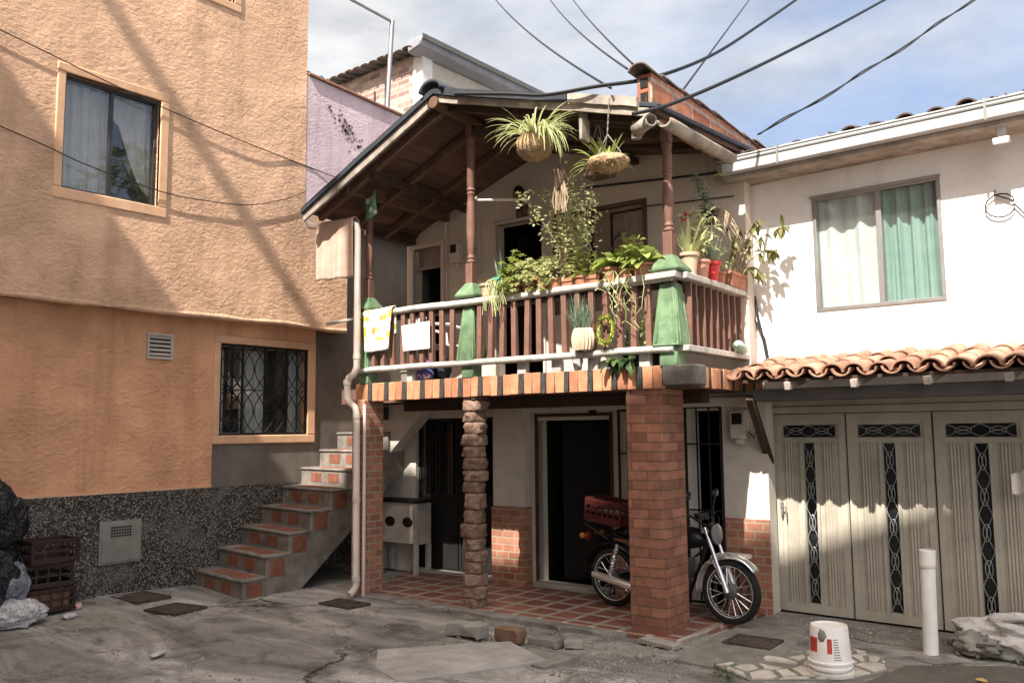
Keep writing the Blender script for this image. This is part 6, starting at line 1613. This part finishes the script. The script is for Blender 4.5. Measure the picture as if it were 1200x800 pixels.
for k in range(26): a = r.uniform(0,6.283); mb.leaf((0.07*math.cos(a)-.02,0.05*math.sin(a),.13), (.55*math.cos(a)-.1,.4*math.sin(a),1), r.uniform(.11,.22), 0.03, .4, 5, 0, 'strap')
part('leaves', mb, M['leaf'], p)
p = plant('hanging_basket', 'dark slatted basket with drooping straps hanging behind the moss basket', (-3.76,6.33,3.94), None, None)
mb = MB(); crate(mb, 0.22, 0.2, 0.09, 0.012, 4, 2); part('basket', mb, M['dark_wood'], p)
mb = MB(); [mb.tube([(sx*.1,sy_*.09,.09),(0,0,.5)], 0.003, 4) for sx in (-1,1) for sy_ in (-1,1)]; mb.tube([(0,0,.5),(0,0.02,.60)], 0.003, 4); part('hanging_wire', mb, M['cable'], p)
mb = MB()
for k in range(22): a = r.uniform(0,6.283); mb.leaf((0.05*math.cos(a),0.05*math.sin(a),.09), (math.cos(a)-.3,math.sin(a)*.6,r.uniform(.5,1.6)), r.uniform(.16,.30), 0.026, 1.0, 6, 0, 'strap')
part('leaves', mb, M['leaf'], p)
# ------------------------------------------------------------------ things on the street
bk = thing('bucket', 'white upturned paint bucket with red labels on the crazy paving', 'bucket', (-2.275, 6.36, 0.0), 'W', R(20))
mb = MB(); mb.lathe((0,0,0), [(0.150,0),(0.157,0.008),(0.157,0.03),(0.150,0.034),(0.150,0.048),(0.157,0.052),(0.157,0.068),(0.150,0.072),(0.150,0.088),(0.156,0.092),(0.156,0.104),(0.146,0.108),(0.142,0.125),(0.129,0.335),(0.124,0.345),(0.115,0.345),(0.112,0.335),(0,0.335)], 32)
part('bucket_body', mb, M['white_plastic'], bk)
def on_bucket(a0, a1, z0, z1, n=8):
    m2 = MB(); m2.smooth = True
    m2.grid(lambda a, b: ((0.1575-0.062*(z0+(z1-z0)*b)+0.0012-0.0085)*math.cos(R(a0+(a1-a0)*a)), (0.1575-0.062*(z0+(z1-z0)*b)+0.0012-0.0085)*math.sin(R(a0+(a1-a0)*a)), z0+(z1-z0)*b), n, 2); return m2
red_lab = plain('red_label', (0.50,0.07,0.05), 0.6, 0.25, 20, 0); grey_lab = plain('grey_print', (0.30,0.30,0.31), 0.6, 0.3, 60, 0)
part('red_label', on_bucket(-165,-128,0.17,0.27), red_lab, bk); part('red_label', on_bucket(-98,-84,0.17,0.27), red_lab, bk)
mb = MB()
for k in range(9):
    z = 0.262-k*0.017; w = 13+(k*37 % 9)
    m2 = on_bucket(-80, -80+w, z, z+0.008, 4); mb.add(m2.v, m2.f)
part('small_print', mb, grey_lab, bk)
mb = MB(); mb.blob((0.128*math.cos(R(-110)),0.128*math.sin(R(-110)),0.285), (0.034,0.012,0.045), 14, 8, 0.3, 3, 4); part('mud_patch', mb, M['concrete'], bk)
mb = MB(); mb.tube([(0.158*math.cos(R(a)),0.158*math.sin(R(a)),0.075-0.03*math.sin(R((a+180)*1.0))) for a in range(-180,1,12)], 0.003, 5); part('handle', mb, M['alu'], bk)
bo = thing('bollard', 'white scuffed plastic pipe bollard standing before the gate', 'bollard', (-1.862, 7.40, 0), 'W')
mb = MB(); mb.lathe((0,0,-0.05), [(0.056,0),(0.055,0.72),(0.061,0.722),(0.061,0.835),(0.057,0.838),(0.05,0.838),(0.05,0.70),(0,0.70)], 24, Matrix.Rotation(R(1.0),3,'Y'))
part('pipe', mb, plain('scuffed_pvc', (0.82,0.79,0.75), 0.55, 0.12, 9, 0.2, 30, 0.003, grime=0.25), bo)
mb = MB(); mb.lathe((0.012,0,0.655), [(0.0625,0),(0.0625,0.02)], 24, None, False); part('joint_line', mb, M['pvc'], bo)
# woven sack with rubble
sk = thing('rubble_sack', 'collapsed white woven sack of rubble by the gate at the right edge', 'sack', (-1.30, 7.62, 0.0), 'W', R(-8))
mb = MB(); mb.smooth = True
mb.blob((0.10,0.06,0.14), (0.50,0.26,0.19), 80, 40, 0.28, 2.0, 17, -0.15, 0.09)
t = NT('woven_sack'); a = t.ramp(t.noise(5,8,0.7,0.6), [(0.30,(0.42,0.39,0.36)),(0.48,(0.72,0.69,0.66)),(0.75,(0.84,0.82,0.79))]); part('sack', mb, t.done(a, 0.75, t.bump(t.noise(14,7,0.7,1.5,vec=t.mapping((1,1,3),(0.3,0.2,0.5))), 1.0, 0.03)), sk)
mb = MB(); mb.blob((-0.22,-0.16,0.09), (0.17,0.12,0.09), 30, 16, 0.4, 4, 5, -0.09, 0.2); part('rubble', mb, M['concrete'], sk)
mb = MB()
for k in range(5): mb.tube([(-0.05+k*.02,-.12,.30+k*.01),(0.15,-.16+k*.03,.335+0.01*math.sin(k)),(0.42,-.10+k*.04,.30)], 0.022, 7)
part('twisted_neck', mb, t.m, sk)
mb = MB(); mb.smooth = True; mb.grid(lambda a, b: (-1.33+0.16*a, 7.99+0.03*math.sin(a*7), 1.36+0.07*a-(0.155+0.03*math.sin(a*5))*b), 12, 8)
mb.tube([(-1.19,8.0,1.43),(-1.17,8.12,1.50),(-1.17,8.18,1.52)], 0.005, 5)
solo('plastic_bag', mb, M['white_plastic'], 'small white plastic bag hung on the gate at the right edge', 'bag', (-1.25,8.0,1.2), 'W', solid=0.004)
# crates and rubbish against the pebble base on the left
cr_m = plain('brown_plastic', (0.045,0.024,0.018), 0.6, 0.3, 8, 0.2)
def slat_crate(name, label, loc, rot, lab_mat):
    o = thing(name, label, 'crate', loc, 'W', rot, group='crates stacked against the pebble wall')
    mb = MB(); crate(mb, 0.34, 0.47, 0.225, 0.012, 5, 2); part('crate_body', mb, lab_mat, o, 0.002); return o
cz = 0.045
slat_crate('slatted_crate', 'dark brown slatted crate at the bottom of the stack by the rubbish bags', (-9.04,3.78,cz), R(2), cr_m)
slat_crate('slatted_crate', 'dark brown slatted crate in the middle of the stack by the rubbish bags', (-9.06,3.77,cz+0.233), R(-4), cr_m)
slat_crate('slatted_crate', 'dark brown slatted crate on top of the stack by the rubbish bags', (-9.03,3.80,cz+0.466), R(3), cr_m)
mb = MB(); mb.box(-0.11,0.11,-0.20,0.20,0,0.15); mb.box(-0.1,0.1,-0.19,0.19,0.151,0.17)
solo('cardboard_box', mb, plain('cardboard', (0.25,0.15,0.095), 0.9, 0.2, 6, 0.2), 'flat brown cardboard box kept inside the lowest slatted crate', 'box', (-9.04,3.78,cz+0.02), 'W', rel=True, rot=R(2), bevel=0.004)
bag_black = bagmat('black_bag', (0.012,0.012,0.014), 0.3)
bag_white = bagmat('white_bag', (0.60,0.58,0.57), 0.4)
bag_grey = bagmat('grey_bag', (0.24,0.245,0.29), 0.35)
def rub_bag(label, loc, rad, mat, seed):
    mb = MB(); mb.blob((0,0,rad[2]*0.8), rad, 72, 40, 0.22, 2.2, seed, -rad[2]*0.8, 0.05)
    mb.blob((0.0,-0.02,rad[2]*1.72), (rad[0]*0.22,rad[1]*0.2,rad[2]*0.25), 14, 8, 0.5, 3, seed+1)
    solo('rubbish_bag', mb, mat, label, 'bag', loc, 'W', rel=True, group='rubbish bags piled at the left edge')
rub_bag('large black rubbish bag at the foot of the pile at the left edge', (-8.98,3.20,0.03), (0.30,0.36,0.42), bag_black, 4)
rub_bag('black rubbish bag lying on top of the pile at the left edge', (-9.02,3.27,0.66), (0.26,0.30,0.36), bag_black, 9)
rub_bag('grey blue plastic bag squeezed between the crates and the white bag', (-8.86,3.36,0.19), (0.17,0.20,0.22), bag_grey, 14)
rub_bag('crumpled white plastic bag lying lowest in front of the crates', (-8.74,3.40,0.0), (0.19,0.27,0.13), bag_white, 21)
mb = MB(); mb.blob((0,0,0.03), (0.05,0.07,0.03), 14, 8, 0.5, 3, 3); solo('paper_scrap', mb, bag_white, 'small scrap of white paper on the ground beside the white bag', 'paper', (-8.62,3.86,0.0), 'W', rel=True)
mb = MB(); mb.blob((0,0,0.035), (0.04,0.035,0.035), 12, 8, 0.3, 3, 8); solo('crumpled_wrapper', mb, plain('pink_wrapper',(0.62,0.38,0.33),0.6,0.2,9,0), 'tiny pinkish crumpled wrapper beside the bottom crate', 'wrapper', (-8.9,4.06,0.02), 'W', rel=True)
mb = MB(); mb.leaf((0,0,0.012),(1,.3,.02),0.10,0.05,0.05,4,0.2,'round'); solo('fallen_leaf', mb, plain('yellow_leaf',(0.55,0.36,0.05),0.7,0.2,9,0), 'single yellow fallen leaf on the street near the left corner', 'leaf', (-7.92,2.75,0.0), 'W', rel=True)
mb = MB(); mb.leaf((0,0,0.012),(1,-.3,.02),0.08,0.045,0.05,4,0.2,'round'); solo('fallen_leaf', mb, plain('ochre_leaf',(0.5,0.36,0.09),0.7,0.2,9,0), 'small yellow leaf on the dark pavement patch near the sack', 'leaf', (-1.42,6.75,0.012), 'W', rel=True)
mb = MB(); mb.blob((0,0,0.015), (0.035,0.10,0.016), 14, 8, 0.4, 3, 3); solo('paper_scrap', mb, bag_white, 'pale twisted paper scrap alone in the middle of the street', 'paper', (-6.66,3.68,0.0), 'W', rel=True, rot=R(30))
# iron covers and drains
def cover(label, loc, sx, sy, rot, ribs, mat='iron', cat='cover', name='drain_cover'):
    o = thing(name, label, cat, loc, 'W', rot)
    mb = MB(); a, b = sx/2, sy/2
    mb.box(-a,a,-b,-b+0.03,-0.04,0.014); mb.box(-a,a,b-0.03,b,-0.04,0.014); mb.box(-a,-a+0.03,-b+0.03,b-0.03,-0.04,0.014); mb.box(a-0.03,a,-b+0.03,b-0.03,-0.04,0.014)
    part('cover_frame', mb, M[mat], o, 0.004)
    mb = MB()
    if ribs:
        for k in range(ribs):
            x = -a+0.045+(sx-0.09)*k/(ribs-1); mb.box(x-0.009, x+0.009, -b+0.03, b-0.03, -0.02, 0.009)
        mb.box(-a+0.03,a-0.03,-b+0.03,b-0.03,-0.04,-0.03)
    else: mb.box(-a+0.034,a-0.034,-b+0.034,b-0.034,-0.04,0.008)
    part('plate', mb, M[mat], o, 0.003); return o
cover('square rusty iron cover sunk in mortar at the foot of the pebble wall', (-8.95,4.72,0.04), 0.52, 0.40, R(4), 0)
cover('square rusty iron cover just in front of the other one and nearer the stairs', (-8.20,4.70,0.012), 0.46, 0.40, R(10), 0)
cover('black slotted drain grate at the foot of the rainwater pipe', (-7.08,5.92,0.0), 0.46, 0.30, R(3), 12, 'iron', 'grate', 'drain_grate')
cover('dark concrete lid sunk in the street in front of the porch', (-4.28,5.52,-0.02), 0.52, 0.44, R(-4), 0, 'concrete')
cover('rusty square water meter cover in front of the motorcycle', (-3.08,6.86,0.012), 0.40, 0.34, R(3), 0)
# loose masonry at the porch edge
def chunk(name, label, loc, size, rot, mat, seed, cat='stone'):
    mb = MB(); rr = random.Random(seed); n = 6
    a, b, c = size
    def f(u, v, w):
        p = Vector(((u-.5)*a, (v-.5)*b, w*c)); k = noise.noise(p*9+Vector((seed,0,0)))*0.16*min(size)*2+rr.uniform(-.004,.004); return p+Vector((k,k*.7,k*.5))
    g = {}; vs = []; fs = []
    def V(i,j,k):
        if (i,j,k) not in g: g[(i,j,k)] = len(vs); vs.append(f(i/n,j/n,k/n))
        return g[(i,j,k)]
    for i in range(n):
        for j in range(n):
            fs += [(V(i,j,0),V(i,j+1,0),V(i+1,j+1,0),V(i+1,j,0)), (V(i,j,n),V(i+1,j,n),V(i+1,j+1,n),V(i,j+1,n)),
                   (V(i,0,j),V(i+1,0,j),V(i+1,0,j+1),V(i,0,j+1)), (V(i,n,j),V(i,n,j+1),V(i+1,n,j+1),V(i+1,n,j)),
                   (V(0,i,j),V(0,i,j+1),V(0,i+1,j+1),V(0,i+1,j)), (V(n,i,j),V(n,i+1,j),V(n,i+1,j+1),V(n,i,j+1))]
    mb.add(vs, fs); solo(name, mb, mat, label, cat, loc, 'W', rel=True, rot=rot, bevel=0.006)
chunk('loose_block', 'loose pale concrete block lying at the porch edge before the stone column', (-5.22,5.76,-0.03), (0.34,0.16,0.11), R(4), M['concrete_pale'], 3, 'block')
chunk('broken_brick', 'brown broken brick set against the porch edge right of the loose block', (-4.83,5.86,-0.05), (0.24,0.13,0.12), R(-6), plain('brown_block',(0.22,0.13,0.085),0.9,0.3,8,0.6,50,0.008,grime=0.4), 8, 'brick')
chunk('mortar_lump', 'flat lump of broken mortar between the brick and the floor tiles', (-4.52,5.96,-0.06), (0.26,0.14,0.08), R(8), M['concrete'], 12, 'rubble')
chunk('mortar_lump', 'small pale lump of mortar in the dip right of the broken brick', (-4.30,6.05,-0.05), (0.15,0.12,0.06), R(30), M['concrete_pale'], 15, 'rubble')
chunk('broken_slab', 'broken pale slab lying at the foot of the brick pillar', (-3.68,6.40,-0.01), (0.36,0.14,0.035), R(-8), M['concrete_pale'], 17, 'slab')
# weeds and grit
mb = MB(); rw = random.Random(77)
def tuft(x, y, n, h):
    for _ in range(n): mb.leaf((x+rw.gauss(0,.04), y+rw.gauss(0,.04), 0.0), (rw.gauss(0,.7), rw.gauss(0,.7), 1), h*rw.uniform(.5,1.2), 0.008, .7, 3, 0, 'strap')
for i in range(14): tuft(-2.98+0.02*i+rw.gauss(0,.03), 6.10-0.035*i, 14, .045)
for i in range(10): tuft(-1.75+rw.uniform(-.05,.25), 7.75+rw.uniform(-.08,.08), 14, .09)
for i in range(6): tuft(-1.62+0.1*i, 7.46, 10, .05)
solo('weeds', mb, M['leaf_dark'], 'tufts of weeds in the pavement joints', 'weeds', (-2.5,6.8,0), 'W', kind='stuff')
mb = MB()
for _ in range(2600):
    if rw.random() < 0.5: x, y = -5.3+rw.random()*2.2, 5.2+rw.random()*1.2
    elif rw.random() < 0.5: x, y = -3.4+rw.random()*2.6, 7.45+rw.random()*0.6
    else: x, y = -9.0+rw.random()*6, 3.2+rw.random()*2.6
    s = rw.uniform(.003,.009) if rw.random() < .85 else rw.uniform(.009,.016); z = ground_z(x,y)+s*.3
    if y > 7.4: z = 0.012
    mb.obox((x,y,z), (s*2,s*1.5,s), (rw.uniform(0,3),rw.uniform(0,3),rw.uniform(0,3)))
solo('gravel', mb, M['concrete_pale'], 'grit and pebbles scattered over the street', 'gravel', (-4,5.6,0), 'W', kind='stuff')

# ------------------------------------------------------------------ overhead cables
def cable(label, pts, rad, sag=0.0, frame='H', n=24, twist=False):
    P = [Vector(p) for p in pts]; out = []
    if len(P) == 2:
        for i in range(n+1):
            t = i/n; p = P[0].lerp(P[1], t); p.z -= 4*sag*t*(1-t); out.append(p)
    else:      # smooth through the points
        for i in range(len(P)-1):
            p0 = P[max(i-1,0)]; p1 = P[i]; p2 = P[i+1]; p3 = P[min(i+2,len(P)-1)]
            for k in range(8):
                t = k/8; out.append(0.5*((2*p1)+(p2-p0)*t+(2*p0-5*p1+4*p2-p3)*t*t+(3*p1-p0-3*p2+p3)*t**3))
        out.append(P[-1])
    mb = MB(); mb.tube(out, rad, 6)
    if twist: mb.tube([p+Vector((rad*2.2*math.cos(i*0.8), 0, rad*2.2*math.sin(i*0.8))) for i, p in enumerate(out)], rad*0.8, 6)
    solo('cable', mb, M['cable'], label, 'cable', out[0], frame, group='overhead cables')
cable('thin cable rising leftwards from the spout at the roof corner, lowest of the three', [(-3.52,6.14,4.62),(-9.95,12.8,10.26)], 0.011, 0.12)
cable('thin cable rising leftwards from the roof corner, middle of the three', [(-3.42,6.25,4.80),(-9.05,13.4,10.22)], 0.010, 0.10)
cable('thin cable rising leftwards from the roof corner, steepest of the three', [(-3.38,6.28,4.84),(-8.70,13.7,10.22)], 0.010, 0.05)
cable('thick black cable sweeping from the front roof edge up to the top right', [(-5.3,6.19,5.03),(-4.65,6.17,4.86),(-4.20,6.17,4.74),(-3.68,6.18,4.69),(-3.32,6.55,4.80),(-3.22,7.6,5.35),(-3.20,9.0,6.22),(-3.19,10.6,7.24)], 0.017)
cable('thick black cable rising from the gutter spout to the top right', [(-3.30,6.10,4.33),(-3.08,6.40,4.46),(-2.82,7.3,4.95),(-2.58,9.0,5.90),(-2.34,11.1,7.10)], 0.017)
cable('thin straight cable crossing the sky behind the party wall', [(-3.36,7.18,4.88),(-5.9,15.9,10.22)], 0.011, 0.0)
cable('pair of twisted cables rising from behind the white gutter to the top right corner', [(-3.34,9.05,4.98),(-1.36,11.9,7.22)], 0.011, 0.06, twist=True)
cable('thin wire slanting down across the orange wall to the left eave', [(-9.07,-0.3,6.35),(-9.065,3.139,5.744),(-9.065,4.10,5.57),(-9.065,4.95,5.438),(-9.065,5.96,5.32),(-9.065,7.24,5.206),(-8.6,7.6,4.95)], 0.006, frame='W')
cable('thin sagging wire across the lower part of the orange upper wall', [(-9.07,-0.3,5.42),(-9.065,3.184,4.772),(-9.065,4.02,4.585),(-9.065,4.879,4.471),(-9.065,5.42,4.48),(-9.065,5.988,4.543),(-9.065,6.47,4.70),(-9.065,6.855,4.888)], 0.006, frame='W')

# ------------------------------------------------------------------ across the street, behind the viewer: its roofline throws the shade on the lower walls
op = thing('apartment_block', 'plain apartment block on the near side of the street whose roofline shades the lower walls', 'building', (0,-4.0,0), rel=False)
YO = -4.0
kx, kz = SUN.x/(-SUN.y), SUN.z/(-SUN.y)
def back(x, z, y=6.7): return (x+kx*(y-YO), z+kz*(y-YO))
prof = [(-11.5,1.33),(-10,1.33),(-7.2,1.36),(-6.2,1.44),(-5.5,1.52),(-4.5,1.74),(-3.7,2.06),(-3.13,2.25),(-1.68,2.82),(-0.3,3.3),(2.2,3.3)]
pts = [back(x,z) for x,z in prof]
mb = MB()
poly = [(x, YO, z) for x, z in pts]+[(pts[-1][0], YO, 0), (pts[0][0], YO, 0)]
mb.prism(poly, (0,-7,0))
part('wall', mb, plain('block_render', (0.62,0.55,0.47), 0.9, 0.15, 2, 0.2), op)
for fl in range(5):
    for k in range(4):
        x = -7.6+k*3.1; z = 1.0+fl*2.7
        if z+1.3 > 13: continue
        mb = MB(); frame_rect(mb, 'y', YO+0.002, x, x+1.3, z, z+1.25, 0.05, 0, 0.04); w = part('window', mb, M['alu'], op)
        mb = MB(); mb.box(x+0.05, x+1.25, YO+0.003, YO+0.02, z+0.05, z+1.2); part('pane', mb, M['dark_door'], w)
# roof terrace railing beam
zb = (9.73-YO)/0.85
mb = MB(); mb.box(-8.6, -5.2, YO-0.06, YO+0.06, zb-0.08, zb+0.08); part('terrace_beam', mb, M['concrete_pale'], op)
mb = MB(); mb.box(-8.6, -8.48, YO-0.08, YO+0.08, 13.4, zb-0.10); mb.box(-5.32, -5.2, YO-0.08, YO+0.08, 13.4, zb-0.10); part('terrace_post', mb, M['concrete_pale'], op)

# added unseen blocker, tank-shaped: keeps the corner under the stairs in the shade
tk = thing('sun_blocker', 'added unseen sun blocker shaped like a round tank on the apartment block', 'tank', (*back(-7.78, 1.2), 0)[:1]+(YO-0.6, back(-7.78, 1.36)[1]), 'W')
mb = MB(); mb.lathe((0,0,0), [(0.30,0),(0.34,0.05),(0.34,1.45),(0.30,1.55),(0.12,1.65),(0.12,1.7),(0,1.7)], 24); part('blocker_body', mb, plain('blocker_blue', (0.05,0.12,0.25), 0.5, 0.1, 4, 0.05), tk)
# tree whose crown is mirrored in the orange building's window
tr = thing('shade_tree', 'leafy tree behind the white house mirrored in the window of the orange wall', 'tree', (3.3, 11.7, 0.5), 'W')
rt = random.Random(19)
mb = MB(); mb.tube([(0,0,-0.5),(0.1,0,2),(0.0,0.1,4),(0.1,0,6.2)], [0.28,0.22,0.18,0.10], 10)
for k in range(9):
    a = k*2.4; mb.tube([(0.05,0,3.4+k*.3),(0.9*math.cos(a),0.9*math.sin(a),4.6+k*.35),(1.7*math.cos(a),1.7*math.sin(a),5.6+k*.35)], [0.09,0.06,0.02], 7)
part('trunk', mb, M['dark_wood'], tr)
mb = MB()
for k in range(26):
    a = rt.uniform(0,6.28); d = rt.uniform(0,1.9); c = (d*math.cos(a), d*math.sin(a), rt.uniform(4.8,8.6)-d*.5)
    bush(mb, rt, c, (.75,.75,.55), 70, 0.34, 0.15, 0.5)
part('crown', mb, M['leaf_dark'], tr)
